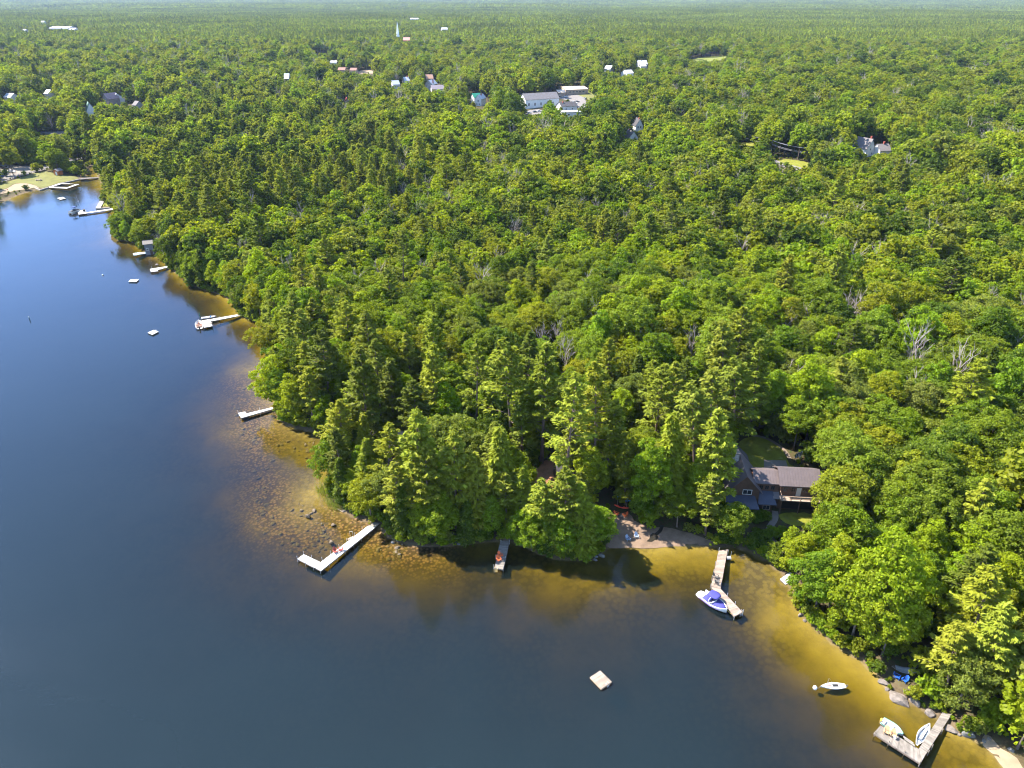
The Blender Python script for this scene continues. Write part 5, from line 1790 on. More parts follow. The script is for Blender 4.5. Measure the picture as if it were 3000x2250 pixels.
ZB = lambda a, b: (180 + a / 6.144, 550 + b / 6.144)
pd = dock('long narrow tan dock with a white end platform beside the covered pontoon boat', [[ZB(300, 465), ZB(305, 480), ZB(935, 392), ZB(930, 368)], [ZB(290, 405), ZB(300, 470), ZB(452, 440), ZB(440, 405)]], white_m, pw=.4,
          posts=[ZB(305, 470), ZB(445, 440), ZB(600, 440), ZB(760, 415)])
bd = dock('blue-green dock with a white square end in front of the grey boathouse', [[ZB(1285, 1180), ZB(1300, 1215), ZB(1362, 1212), ZB(1345, 1170)], [ZB(1350, 1168), ZB(1362, 1205), ZB(1605, 1168), ZB(1600, 1140)]], M('blue_green_deck', (.30, .42, .42), .8, .1, 1, island=.2), pw=.4)
sd_ = dock('white stepped dock by the two shore boulders below dark conifers', [[ZB(1592, 1462), ZB(1610, 1512), ZB(1738, 1500), ZB(1722, 1440)], [ZB(1722, 1440), ZB(1738, 1475), ZB(1830, 1455), ZB(1820, 1425)], [ZB(1820, 1425), ZB(1830, 1450), ZB(1955, 1422), ZB(1940, 1405)]], white_m, pw=.4,
           posts=[ZB(1630, 1450), ZB(1740, 1480)])
ZM = lambda a, b: (360 + a / 4.608, 780 + b / 4.608)
md = dock('white platform dock with a narrow gangway where the motorboat is tied', [[ZM(1060, 735), ZM(1092, 828), ZM(1208, 806), ZM(1180, 712)], [ZM(1192, 712), ZM(1200, 740), ZM(1555, 672), ZM(1545, 650)]], white_m, pw=.3,
          posts=[ZM(1092, 826), ZM(1208, 804), ZM(1310, 705), ZM(1310, 720), ZM(1470, 682)], ramp=[ZM(1545, 650), ZM(1555, 672), ZM(1668, 648), ZM(1655, 632), grey_m])
MB().box(tuple(D(*ZM(1165, 770), .92)), (1.9, .5, .05), .3).tube(D(*ZM(1150, 775), .72), D(*ZM(1150, 775), .9), .05).tube(D(*ZM(1185, 766), .72), D(*ZM(1185, 766), .9), .05).build('bench', warm_m, md)
ZS = lambda a, b: (660 + a / 5.53, 1150 + b / 5.53)
rd = dock('short white dock with a square end standing on the rocky shoal', [[ZS(210, 330), ZS(255, 412), ZS(350, 385), ZS(325, 308)], [ZS(340, 340), ZS(350, 385), ZS(778, 262), ZS(762, 238)]], white_m, pw=.3,
          posts=[ZS(210, 330), ZS(255, 410), ZS(560, 330), ZS(560, 285)])
ZL = lambda a, b: (840 + a / 5.53, 1480 + b / 5.53)
LP_ = [ZL(275, 795), ZL(405, 858), ZL(575, 890), ZL(712, 785), ZL(850, 685), ZL(975, 590), ZL(1100, 495), ZL(1225, 390), ZL(172, 872), ZL(298, 935), ZL(432, 1005), ZL(545, 1062), ZL(690, 960), ZL(822, 850), ZL(950, 745), ZL(1082, 640), ZL(1208, 530), ZL(1330, 420)]
ld = dock('long L-shaped white dock with many thin posts and two dark red chairs', [[ZL(275, 795), ZL(170, 870), ZL(440, 1008), ZL(545, 922)], [ZL(548, 924), ZL(552, 1065), ZL(1440, 352), ZL(1308, 338)],
     [ZL(545, 924), ZL(442, 1006), ZL(551, 1062), ZL(549, 930)]], white_m, pw=.22, posts=LP_, ramp=[ZL(1308, 338), ZL(1440, 352), ZL(1520, 285), ZL(1420, 272), grey_m], post_top=.8, post_r=.035, frame_mat=fascia_m)
q = [D(*ZL(980, 545), .45), D(*ZL(1000, 560), .45), D(*ZL(1085, 515), .45), D(*ZL(1065, 500), .45)]
deck(q[0], q[1], q[2], q[3], warm_m, ld, name='step')
rl = MB()
for a in (ZL(1030, 510), ZL(1075, 505)): rl.tube(D(*a, .1), D(*a, .1) + Vector((0, 0, 1.35)), .03, None, 6)
rl.tube(D(*ZL(1030, 510), .1) + Vector((0, 0, 1.3)), D(*ZL(1075, 505), .1) + Vector((0, 0, 1.3)), .04, None, 6)
rl.build('handrail', white_m, ld)
ZK = lambda a, b: (1320 + a / 9.217, 1540 + b / 9.217)
kd = dock('narrow weathered grey dock in deep shade with a ladder at its end', [[ZK(1180, 1150), ZK(1420, 1182), ZK(1540, 670), ZK(1290, 642)], [ZK(1292, 634), ZK(1542, 662), ZK(1592, 400), ZK(1352, 398)]], grey_m, pw=.16,
          posts=[ZK(1165, 1090), ZK(1420, 1150), ZK(1225, 820), ZK(1490, 860), ZK(1360, 420), ZK(1590, 420)], ramp=[ZK(1420, 398), ZK(1590, 400), ZK(1620, 150), ZK(1490, 150), M('brown_ramp_planks', (.20, .13, .08), .9, .3, 2, island=.4)], post_top=.35, post_r=.06)
ladder(D(*ZK(1232, 1160)), D(*ZK(1180, 1150)) - D(*ZK(1290, 642)), kd, .5, .25, .9, M('yellow_ladder', (.62, .46, .20), .6, .1, 2))
ZV = lambda a, b: (2000 + a / 6.144, 1580 + b / 6.144)
vd = dock('brown plank dock bent in a V where the blue covered boat lies', [[ZV(650, 205), ZV(812, 178), ZV(682, 888), ZV(512, 842)], [ZV(512, 850), ZV(684, 892), ZV(1078, 1308), ZV(932, 1388)]], warm_m, pw=.16,
          posts=[ZV(655, 190), ZV(630, 300), ZV(590, 440), ZV(560, 580), ZV(530, 690), ZV(505, 840), ZV(520, 930), ZV(805, 1010), ZV(945, 1160), ZV(1088, 1310), ZV(930, 1400), ZV(800, 1220)], post_top=.6, post_r=.05)
ladder(D(*ZV(1050, 1325)), D(*ZV(1078, 1308)) - D(*ZV(682, 892)), vd, .5, .5, .9)
bx = MB()
for a in (ZV(805, 300), ZV(860, 330)): bx.tube(D(*a, .2), D(*a, .2) + Vector((0, 0, 1.6)), .035, None, 6)
bx.box(tuple(D(*ZV(832, 325), .55)), (.8, .7, .06)).box(tuple(D(*ZV(832, 350), .3)), (.8, .5, .06))
bx.build('step', steel_m, vd)
ZR = lambda a, b: (2520 + a / 5.53, 2040 + b / 5.53)
ud = dock('weathered grey plank dock turning a corner with a bench and two moored boats', [[ZR(1330, 262), ZR(1482, 292), ZR(1065, 935), ZR(952, 848)], [ZR(952, 850), ZR(1062, 935), ZR(975, 1090), ZR(955, 852)],
      [ZR(950, 852), ZR(972, 1088), ZR(595, 845), ZR(640, 665)], [ZR(640, 665), ZR(592, 843), ZR(215, 596), ZR(330, 468)]], grey_m, pw=.17,
          posts=[ZR(245, 600), ZR(468, 745), ZR(720, 905), ZR(968, 1085), ZR(1110, 905), ZR(1170, 815), ZR(1330, 560)], post_top=.45, post_mat=post_m, post_r=.07)
bn = MB()
for o_ in (0, .38): bn.hexa([v + Vector((0, 0, dz)) for dz in (-.06, 0) for v in [D(*ZR(718, 700), .95) + Vector((0, o_, 0)), D(*ZR(885, 812), .95) + Vector((0, o_, 0)), D(*ZR(885, 812), .95) + Vector((.12, o_ + .28, 0)), D(*ZR(718, 700), .95) + Vector((.12, o_ + .28, 0))]])
for a in (ZR(735, 705), ZR(880, 800)): bn.tube(D(*a, .6) + Vector((.05, .2, 0)), D(*a, .9) + Vector((.05, .2, 0)), .05, None, 6)
bn.build('bench', grey_m, ud)

chairs(red_c, [(D(*ZL(790, 765), .71), facing(.6, -.8), 'dark red slatted chair on the L-shaped dock, nearer its outer corner'), (D(*ZL(875, 738), .71), facing(-.95, -.3), 'dark red slatted chair on the L-shaped dock, turned to face the other red chair')], 'red chairs on the white L-shaped dock')
chairs(org_c, [(D(*ZK(1345, 830), .71), facing(.7, -.8), 'orange-red chair on the shaded grey dock, the one nearer the shore'), (D(*ZK(1300, 940), .71), facing(.6, -.9), 'orange-red chair on the shaded grey dock, the one nearer the ladder')], 'orange chairs on the shaded dock')
chairs(gry_c, [(D(*ZV(595, 690), .71), facing(.8, -.6), 'dark grey chair on the V-shaped dock, the one nearer the shore'), (D(*ZV(605, 785), .71), facing(.3, .9), 'dark grey chair with a pale seat on the V-shaped dock, nearer the bend')], 'grey chairs on the V-shaped dock')
chairs(tan_c, [(D(*ZR(420, 590), .71), facing(-.5, -.85), 'tan wooden chair on the corner dock, closest to its far end post'), (D(*ZR(525, 640), .71), facing(-.5, -.85), 'tan wooden chair on the corner dock, beside a small box')], 'tan chairs on the corner dock')
chairs(slt_c, [(G(1839, 1582), facing(.35, -.95), 'slate blue chair on the cove beach, the one closer to the water'), (G(1864, 1574), facing(.1, -1), 'slate blue chair on the cove beach, the one closer to the dark stream')], 'slate chairs on the cove beach')
chairs(org_c, [(G(1806, 1509), facing(.8, -.5), 'orange chair by the fire pit, half under the leaves'), (G(1831, 1512), facing(-.9, -.4), 'orange chair by the fire pit, standing in the open below the kayaks')], 'orange chairs round the fire pit')
chairs(blu_c, [(G(2627, 1986), facing(.75, -.65), 'bright blue chair on the shore below the hammock, standing closer to the water'), (G(2650, 1996), facing(-.85, -.5), 'bright blue chair with white reflections, below the hammock, nearer the bushes')], 'blue chairs on the shore')
bxm = M('grey_storage_box', (.42, .38, .33), .8, .1, 3)
e = empty('storage_box', D(*ZR(562, 680), .71), .5, 'small square grey box on the corner dock beside the tan chairs', 'box')
MB().box((0, 0, .19), (.42, .42, .36)).build('body', bxm, e); MB().box((0, 0, .392), (.46, .46, .04)).build('lid', bxm, e)


# ---- swim rafts
def raft(label, px4, mat, z=.42, lad=None, pw=.22, group=None):
    r = empty('swim_raft', (0, 0, 0), 0, label, 'swim raft', group)
    c4 = [D(a, b, z) for a, b in px4]
    deck(c4[0], c4[1], c4[2], c4[3], mat, r, pw)
    side(*c4, M('raft_rim_board', (.50, .33, .20), .85, .2, 2) if mat is warm_m else fascia_m, r, .16)
    c = sum(c4, Vector()) / 4
    for k in range(2):
        a = c4[0].lerp(c4[1], .2 + .6 * k) ; b = c4[3].lerp(c4[2], .2 + .6 * k)
        a = a.lerp(b, .06); b = b.lerp(a, .06)
        MB().tube(Vector((a.x, a.y, .02)), Vector((b.x, b.y, .02)), .2, None, 10).build('float', M('float_drum', (.35, .38, .42), .6, .2, 2), r)
    if lad: ladder(D(*lad, z), D(*lad, z) - c, r, .45, .35, .8)
    return r


raft('striped pale wooden swim raft with a ladder floating alone on deep water', [(1758.5, 1964.4), (1728, 1984), (1761.7, 2018.5), (1792.7, 1997.6)], warm_m, lad=(1780, 2006), pw=.17)
raft('small white swim raft moored off the town beach dock', [ZT(1030, 1352), ZT(1085, 1380), ZT(1182, 1360), ZT(1130, 1334)], white_m, pw=.4, group='white swim rafts')
raft('white swim raft off the stepped dock, floating by itself', [ZM(110, 176), ZM(73, 206), ZM(180, 208), ZM(216, 177)], white_m, pw=.4, group='white swim rafts')
raft('white swim raft with a small ladder floating off the motorboat dock', [ZM(415, 860), ZM(334, 895), ZM(398, 924), ZM(482, 880)], white_m, pw=.4, lad=ZM(450, 870), group='white swim rafts')
e = empty('swim_raft', (0, 0, 0), 0, 'white raft pulled up on the shore, half hidden by bright leaves', 'swim raft')
c4 = [G(2285, 1696, .45), G(2301, 1712, .12), G(2327, 1702, .15), G(2318, 1674, .55)]
deck(c4[0], c4[1], c4[2], c4[3], white_m, e, .3); side(*c4, fascia_m, e, .3)


# ---- boats
def hull(L, W, H, mat, inner=None, bowp=2.2, stern=.75, n=11, floor=.10, t=.05, name='hull', rake=.0):
    """open boat shell along +x (bow); ring of outer and inner points"""
    mb = MB()
    rings = []
    for i in range(n):
        s = i / (n - 1)
        x = -L / 2 + L * s
        w = W / 2 * (stern + (1 - stern) * math.sin(min(1, s / .5) * math.pi / 2)) if s < .45 else W / 2 * max(.02, (1 - ((s - .45) / .55) ** bowp))
        sh = H * (1 + .28 * max(0, (s - .5) / .5) ** 2)
        k = H * .35 * max(0, (s - .75) / .25) ** 2
        wi = max(.008, w - t)
        fl = min(floor + k, sh - .03)
        rings.append([(x + rake * s, w, sh), (x, w * .88, H * .35 + k * .5), (x, w * .35, k - .12), (x, 0, k - .16), (x, -w * .35, k - .12), (x, -w * .88, H * .35 + k * .5), (x + rake * s, -w, sh),
                      (x + rake * s, -wi, sh), (x, -wi * .8, fl), (x, 0, fl - .01), (x, wi * .8, fl), (x + rake * s, wi, sh)])
    return mb.loft(rings)


wht_b = M('white_gelcoat', (.50, .50, .49), .35, .04, 1)
grn_b = M('green_boat_paint', (.06, .20, .15), .5, .1, 1)


def rim_of(L, W, H, bowp, stern, r=.035, n=15):
    pts = []
    for sg in (1, -1):
        row = []
        for i in range(n):
            s = i / (n - 1)
            w = W / 2 * (stern + (1 - stern) * math.sin(min(1, s / .5) * math.pi / 2)) if s < .45 else W / 2 * max(.02, (1 - ((s - .45) / .55) ** bowp))
            row.append((-L / 2 + L * s, sg * w, H * (1 + .28 * max(0, (s - .5) / .5) ** 2) + .02))
        pts.append(row)
    return MB().path(pts[0] + pts[1][::-1], r, 5)


def aim(a, b):
    """location and yaw for a boat whose stern is at photo position a and bow at b (water level)"""
    p, q_ = GZ(*a, .3), GZ(*b, .3)
    d = q_ - p
    return Vector(((p.x + q_.x) / 2, (p.y + q_.y) / 2, 0)), math.atan2(d.y, d.x), d.length


loc, rz, L = aim(ZR(350, 430), ZR(690, 665))
e = empty('rowboat', loc + Vector((.15, .35, .02)), rz, 'rowing boat with a green rim and white inside, tied behind the tan chairs', 'boat')
hull(L, 1.7, .5, None).build('hull', wht_b, e, True); rim_of(L, 1.7, .5, 2.2, .75, .06).build('rim', grn_b, e)
MB().box((.1, 0, .115), (L * .66, 1.0, .03)).build('floor', M('grey_boat_floor', (.22, .24, .25), .8, .2, 2), e)
for x in (-1.2, 0, 1.0): MB().box((x, 0, .34), (.3, 1.3 - abs(x) * .22, .04)).build('seat', wht_b, e)
MB().tube((-1.7, -.55, .55), (.6, -.62, .56), .03).box((.8, -.63, .56), (.5, .14, .03)).build('oar', warm_m, e)
MB().box((-L / 2 - .1, 0, .45), (.25, .3, .35)).tube((-L / 2 - .15, 0, .3), (-L / 2 - .2, 0, -.4), .06).build('motor', M('yellow_motor_cap', (.75, .5, .08), .5, .1, 2), e)
loc, rz, L = aim(ZR(925, 770), ZR(1120, 455))
e = empty('sailing_dinghy', loc, rz, 'slim white open dinghy with dark ribs lying along the corner dock', 'boat')
hull(L, 1.35, .42, None, bowp=1.8, stern=.3).build('hull', wht_b, e, True); rim_of(L, 1.35, .42, 1.8, .3, .045).build('rim', wht_b, e)
MB().box((0, 0, .12), (L * .6, .85, .03)).build('floor', M('slate_boat_floor', (.12, .15, .20), .8, .2, 2), e)
MB().box((.1, 0, .30), (L * .5, .34, .06)).build('centreboard_case', wht_b, e)
for x in (-1.3, -.5, .35, 1.15): MB().box((x, 0, .26), (.10, 1.0 - abs(x) * .2, .05)).build('thwart', M('dark_slate_ribs', (.12, .15, .20), .6, .1, 2), e)

loc, rz, L = aim(ZR(0, 0), ZR(1, 1))
p0, p1 = GZ(2477, 2009, .25), GZ(2404.5, 2009.5, .25)
d = p1 - p0
e = empty('sailboat', ((p0.x + p1.x) / 2, (p0.y + p1.y) / 2, 0), math.atan2(d.y, d.x), 'flat white sailing dinghy with bare stub mast, moored to a white buoy', 'boat')
L = d.length
mb = MB(); rings = []
for i in range(13):
    s = i / 12
    w = .62 * (.55 + .45 * math.sin(min(1, s / .45) * math.pi / 2)) if s < .45 else .62 * max(.015, 1 - ((s - .45) / .55) ** 1.9)
    x = -L / 2 + L * s
    rings.append([(x, w, .30), (x, w * .9, .08), (x, 0, -.1), (x, -w * .9, .08), (x, -w, .30), (x, -w * .5, .335), (x, 0, .345), (x, w * .5, .335)])
mb.loft(rings).build('hull', wht_b, e, False)
MB().box((-.35, 0, .349), (.95, .48, .012)).build('cockpit', black_m, e)
MB().box((.75, .05, .352), (.9, .16, .02)).box((-1.0, -.12, .352), (.5, .1, .02)).build('gear', M('red_brown_gear', (.25, .10, .08), .8, .3, 4), e)
MB().tube((.85, -.3, .34), (.95, -.1, 1.9), .03, .02).build('mast', steel_m, e)
MB().tube((.95, -.1, 1.9), (-.15, -.3, .35), .012).build('stay', steel_m, e)
MB().box((-L / 2 - .15, .05, .25), (.35, .03, .5)).build('rudder', warm_m, e)
bo = bpy.data.meshes.new('mooring_buoy'); bm = bmesh.new(); bmesh.ops.create_uvsphere(bm, u_segments=16, v_segments=10, radius=.36); bmesh.ops.create_cone(bm, segments=8, radius1=.06, radius2=.05, depth=.2, cap_ends=True, matrix=Matrix.Translation((0, 0, .40))); bm.to_mesh(bo); bm.free()
for p in bo.polygons: p.use_smooth = True
bo.materials.append(wht_b)
b0 = link('mooring_buoy', bo, None, GZ(2388, 2015, .15)); tag(b0, 'round white mooring buoy just off the bow of the moored sailing dinghy', 'buoy')
ln = MB().path([GZ(2392, 2018, .2), GZ(2398, 2016, .05), GZ(2402, 2012, .12), GZ(2405, 2009, .3)], .03, 5).build('mooring_line', warm_m); tag(ln, 'short pale rope from the white buoy to the sailing dinghy', 'rope')
b1 = link('marker_buoy', bo.copy(), None, GZ(301, 806, .1)); tag(b1, 'tiny white buoy far out on the open lake above the swim rafts', 'buoy')
e = empty('spar_buoy', GZ(87, 937, 0), 0, 'thin dark upright marker buoy with a white top, alone on open water', 'buoy')
MB().tube((0, 0, -.5), (0, 0, .9), .14, .12).build('spar', M('dark_green_spar', (.03, .08, .07), .5, .1, 2), e); MB().tube((0, 0, .9), (0, 0, 1.3), .13, .1).build('top_band', wht_b, e)

# wakeboard boat under its blue cover
p0, p1 = GZ(*ZV(345, 985), .5), GZ(*ZV(790, 1300), .5)
d = p1 - p0
L = d.length
e = empty('motorboat', ((p0.x + p1.x) / 2, (p0.y + p1.y) / 2, 0), math.atan2(d.y, d.x), 'white speedboat under a fitted deep blue cover beside the V-shaped dock', 'boat')
hull(L, 2.5, .85, None, bowp=2.3, stern=.86, floor=.3).build('hull', wht_b, e, True)
rim_of(L, 2.5, .85, 2.3, .86, .085).build('rim', wht_b, e)
blue_cv = M('deep_blue_canvas', (.045, .045, .21), .8, .12, 1.2, bump=.15)


def cover(x0, x1, z, W_, bulge, n=9, shrink=.92):
    rings = []
    for i in range(n):
        s = (x0 + (x1 - x0) * i / (n - 1) + L / 2) / L
        w = W_ / 2 * (.86 + .14 * math.sin(min(1, s / .5) * math.pi / 2)) if s < .45 else W_ / 2 * max(.03, (1 - ((s - .45) / .55) ** 2.3))
        w *= shrink
        x = x0 + (x1 - x0) * i / (n - 1)
        zz = z * (1 + .24 * max(0, (s - .5) / .5) ** 2)
        e_ = math.sin(i / (n - 1) * math.pi) ** .6
        rings.append([(x, w * c, zz + (bulge * e_ + .03) * math.cos(c * 1.45)) for c in (1, .7, .35, 0, -.35, -.7, -1)] + [(x, -w, zz - .05), (x, w, zz - .05)])
    return MB().loft(rings)


cover(-L * .36, -L * .08, .88, 2.5, .32).build('cover', blue_cv, e, True)
cover(-L * .03, L * .44, .88, 2.5, .25).build('cover', blue_cv, e, True)
can = MB(); rings = []
for i in range(7):
    x = -1.0 + 2.0 * i / 6
    w = 1.0 * math.sin((i + .6) / 7.2 * math.pi) ** .4
    rings.append([(x, w * c, 1.95 + .16 * math.cos(c * 1.4)) for c in (1, .6, .2, -.2, -.6, -1)] + [(x, -w, 1.85), (x, w, 1.85)])
can.loft(rings).build('canopy', blue_cv, e, True, loc=(-.35, .35, 0))
arch = MB()
for s_ in (-1, 1): arch.path([(-.2, s_ * 1.18, .9), (-.5, s_ * 1.15, 1.4), (-.45, s_ * .85, 1.82), (-.35, 0, 1.88)], .05, 6)
arch.build('tower', wht_b, e)
MB().path([(-.35, 1.12, .98), (.1, .95, 1.12), (.3, 0, 1.2), (.1, -.95, 1.12), (-.35, -1.12, .98)], .13, 6).build('windscreen', wht_b, e, True)
MB().prism([(-L / 2 - .75, -.75), (-L / 2 + .05, -1.02), (-L / 2 + .05, 1.02), (-L / 2 - .75, .75), (-L / 2 - .9, 0)], .22, .32).build('swim_platform', wht_b, e)
st = MB()
for s_ in (-1, 1): st.path([(-L / 2 + .1, s_ * 1.085, .42), (0, s_ * 1.235, .46), (L * .3, s_ * .93, .60)], .06, 5)
st.build('hull_stripe', M('purple_hull_stripe', (.12, .06, .22), .5, .1, 2), e)
ln = MB().path([GZ(*ZV(800, 1270), .8), GZ(*ZV(850, 1330), .3), GZ(*ZV(930, 1370), .7)], .025, 5).build('mooring_line', M('yellow_rope', (.6, .45, .1), .8, .1, 3)); tag(ln, 'slack yellow rope from the blue covered boat to the dock end post', 'rope')

# motorboat at the platform dock
p0, p1 = GZ(*ZM(1040, 858), .3), GZ(*ZM(1020, 735), .4)
d = p1 - p0
L = min(d.length, 6.2)
e = empty('motorboat', ((p0.x + p1.x) / 2, (p0.y + p1.y) / 2, 0), math.atan2(d.y, d.x), 'white open bow motorboat with tan seats tied to the white platform dock', 'boat')
hull(L, 2.3, .8, None, 'x', 2.6, .9, floor=.32).build('hull', wht_b, e, True); rim_of(L, 2.3, .8, 2.6, .9, .07).build('rim', wht_b, e)
MB().box((-.3, 0, .33), (L * .6, 1.7, .03)).build('cockpit_floor', M('dark_cockpit', (.10, .06, .05), .8, .2, 2), e)
for x, y in ((-1.6, 0), (-.2, .55), (-.2, -.55), (1.5, 0)): MB().box((x, y, .52), (.6, 1.6 if x == -1.6 else .55, .3)).box((x - .25, y, .75), (.12, 1.6 if x == -1.6 else .55, .35)).build('seat', M('tan_boat_seat', (.62, .36, .24), .6, .15, 2), e)
MB().path([(.2, 1.0, .85), (.55, .8, 1.25), (.75, 0, 1.35), (.55, -.8, 1.25), (.2, -1.0, .85)], .05, 5).build('windscreen', steel_m, e)
MB().box((-L / 2 - .25, 0, .75), (.45, .4, .7)).tube((-L / 2 - .25, 0, .4), (-L / 2 - .3, 0, -.5), .08).build('outboard_motor', black_m, e)
# grey fishing boat behind the platform, with an umbrella
p0, p1 = GZ(*ZM(1060, 705), .25), GZ(*ZM(1262, 680), .3)
d = p1 - p0
e = empty('rowboat', ((p0.x + p1.x) / 2, (p0.y + p1.y) / 2, 0), math.atan2(d.y, d.x), 'narrow grey metal fishing boat lying behind the white platform dock', 'boat')
hull(d.length, 1.5, .5, None, stern=.8).build('hull', M('bare_aluminium', (.45, .44, .43), .5, .1, 2, metal=.4), e, True)
for x in (-1.4, 0, 1.3): MB().box((x, 0, .36), (.35, 1.2, .05)).build('seat', grey_m, e)
MB().box((.6, .1, .55), (.5, .4, .35)).build('cooler', M('blue_cooler', (.05, .2, .5), .5, .1, 2), e)
u = empty('umbrella', D(*ZM(1050, 720), .7), 0, 'closed dark green parasol standing on the white platform dock', 'umbrella')
MB().tube((0, 0, 0), (0, 0, 2.6), .03).build('pole', steel_m, u)
MB().tube((0, 0, .9), (0, 0, 2.5), .2, .04, 10).build('canopy', M('dark_green_canvas', (.03, .12, .10), .8, .15, 3), u, True)

# pontoon boat
p = GZ(*ZB(240, 445), .2)
e = empty('pontoon_boat', (p.x, p.y, 0), R(78), 'pontoon boat under a dark cover with a raised navy awning', 'boat')
for s_ in (-1, 1): MB().tube((-3, s_ * .95, .1), (2.7, s_ * .95, .1), .33, None, 12).tube((2.7, s_ * .95, .1), (3.3, s_ * .95, .25), .33, .08, 12).build('pontoon', steel_m, e, True)
MB().box((0, 0, .5), (6.2, 2.6, .1)).build('deck', grey_m, e)
MB().box((0, 1.24, .9), (5.6, .05, .66)).box((0, -1.24, .9), (5.6, .05, .66)).box((2.82, 0, .9), (.05, 2.4, .66)).box((-2.82, 0, .9), (.05, 2.4, .66)).build('side_panel', wht_b, e)
rings = []
for i in range(7):
    x = -2.8 + 5.6 * i / 6
    hgt = 1.25 + .75 * math.sin(i / 6 * math.pi)
    rings.append([(x, 1.2, 1.24), (x, .6, (1.24 + hgt) / 2 + .12), (x, 0, hgt), (x, -.6, (1.24 + hgt) / 2 + .12), (x, -1.2, 1.24)])
MB().loft(rings).build('cover', M('charcoal_canvas', (.075, .08, .085), .85, .2, 1), e, True)
rings = []
for i in range(6):
    x = -1.2 + 2.4 * i / 5
    rings.append([(x, y, 3.15 - .16 * y * y) for y in (1.3, .65, 0, -.65, -1.3)] + [(x, -1.3, 2.83), (x, 0, 3.08), (x, 1.3, 2.83)])
MB().loft(rings).build('awning', M('navy_canvas', (.02, .05, .16), .8, .1, 2), e, True)
fm = MB()
for x in (-1.1, 1.1):
    for s_ in (-1, 1): fm.tube((0, s_ * 1.27, 1.2), (x, s_ * 1.27, 2.86), .025, None, 5)
fm.build('awning_frame', steel_m, e)
fp = empty('flagpole', D(*ZB(375, 440), .7), 0, 'tall thin pole with a white ball, standing on the pontoon dock', 'flagpole')
MB().path([(0, 0, 0), (-.5, .3, 4), (-1.1, .6, 8.2)], [.06, .045, .02], 6).build('pole', steel_m, fp)
bl = link('ball', bo.copy(), fp); bl.location = (-.72, .45, 5.4); bl.scale = (.7, .7, .7)
MB().box((0, 0, .5), (1.1, .8, 1.0), .4).build('body', black_m, tag(empty('equipment_box', D(*ZB(412, 425), .71), 0), 'dark rounded box on the end platform of the pontoon dock', 'box'))
MB().box((0, 0, 1.03), (1.2, .9, .06), .4).build('lid', gry_c, bpy.data.objects['equipment_box'])


# ---- kayaks and beach things
def kayak(label, a, b, z, mat):
    p, q_ = G(*a), G(*b)
    d = q_ - p
    L = d.length
    e = empty('kayak', (p + q_) / 2 + Vector((0, 0, z)), math.atan2(d.y, d.x), label, 'kayak', 'kayaks at the cove')
    rings = []
    for i in range(13):
        s = i / 12
        w = .38 * math.sin(math.pi * min(max(s, .02), .98)) ** .7
        x = -L / 2 + L * s
        k = .22 * abs(2 * s - 1) ** 3
        rings.append([(x, w, .22 + k * .6), (x, w * .6, .04 + k), (x, 0, k), (x, -w * .6, .04 + k), (x, -w, .22 + k * .6), (x, -w * .5, .32 + k * .5), (x, 0, .36 + k * .4), (x, w * .5, .32 + k * .5)])
    MB().loft(rings).build('hull', mat, e, True)
    MB().prism([(.55 * math.cos(t_) * 1.0 - .1, .22 * math.sin(t_)) for t_ in [i * math.pi / 8 for i in range(16)]], .345, .375).build('cockpit', black_m, e)
    return e


kb = M('blue_kayak_plastic', (.01, .20, .55), .4, .1, 2)
kr = M('red_kayak_plastic', (.62, .06, .02), .4, .1, 2)
kayak('bright blue kayak on the rack above the red kayak at the cove', (1803, 1472), (1846, 1481), .95, kb)
kayak('red-orange kayak lying lowest below the blue kayak at the cove', (1799, 1486), (1841, 1496), .35, kr)
kk = kayak('second blue kayak behind the upper one on the cove rack', (1806, 1468), (1842, 1476), 1.0, M('light_blue_kayak_plastic', (.03, .30, .62), .4, .1, 2))
p = G(1822, 1482)
e = empty('kayak_rack', p, -.2, 'low timber rack holding the kayaks at the edge of the cove', 'rack')
for x in (-1.0, 1.0):
    MB().box((x, -.5, .7), (.09, .09, 1.4)).build('post', post_m, e); MB().box((x, .6, .7), (.09, .09, 1.4)).build('post', post_m, e)
    MB().box((x, .05, .88), (.07, 1.3, .07)).build('crossbar', post_m, e); MB().box((x, .05, .30), (.07, 1.3, .07)).build('crossbar', post_m, e)
e = empty('fire_pit', G(1817, 1518), 0, 'round black fire pit on the sand between the orange chairs', 'fire pit')
MB().loft([[(r_ * math.cos(t_), r_ * math.sin(t_), z_) for t_ in [k * math.pi / 8 for k in range(16)]] for r_, z_ in ((.45, 0), (.62, .38), (.55, .38), (.40, .12))]).build('bowl', black_m, e)
MB().prism([(.4 * math.cos(k * math.pi / 6), .4 * math.sin(k * math.pi / 6)) for k in range(12)], .13, .17).build('ash', M('ash', (.08, .075, .07), .95, .3, 4), e)

# hammock
a, b = G(2612, 1952, 1.5), G(2700, 1962, 1.6)
e = empty('hammock', (0, 0, 0), 0, 'grey-white net hammock slung under the trees above the blue chairs', 'hammock')
rings = []
for i in range(13):
    s = i / 12
    c = a.lerp(b, .16 + .68 * s) - Vector((0, 0, .75 * math.sin(math.pi * (.16 + .68 * s))))
    dd = (b - a).normalized(); n_ = Vector((-dd.y, dd.x, 0))
    w = .62 * (1 if 1 < i < 11 else .85)
    rings.append([c + n_ * w * v + Vector((0, 0, .22 * v * v)) for v in (-1, -.5, 0, .5, 1)] + [c + n_ * w * v + Vector((0, 0, .22 * v * v - .02)) for v in (1, .5, 0, -.5, -1)])
MB().loft(rings).build('bed', M('hammock_net', (.20, .21, .225), .9, .2, 6), e, True)
for end, rg in ((a, rings[0]), (b, rings[-1])):
    rp = MB()
    for v in rg[:5]: rp.tube(end, v, .018, None, 4)
    rp.build('rope', grey_m, e)


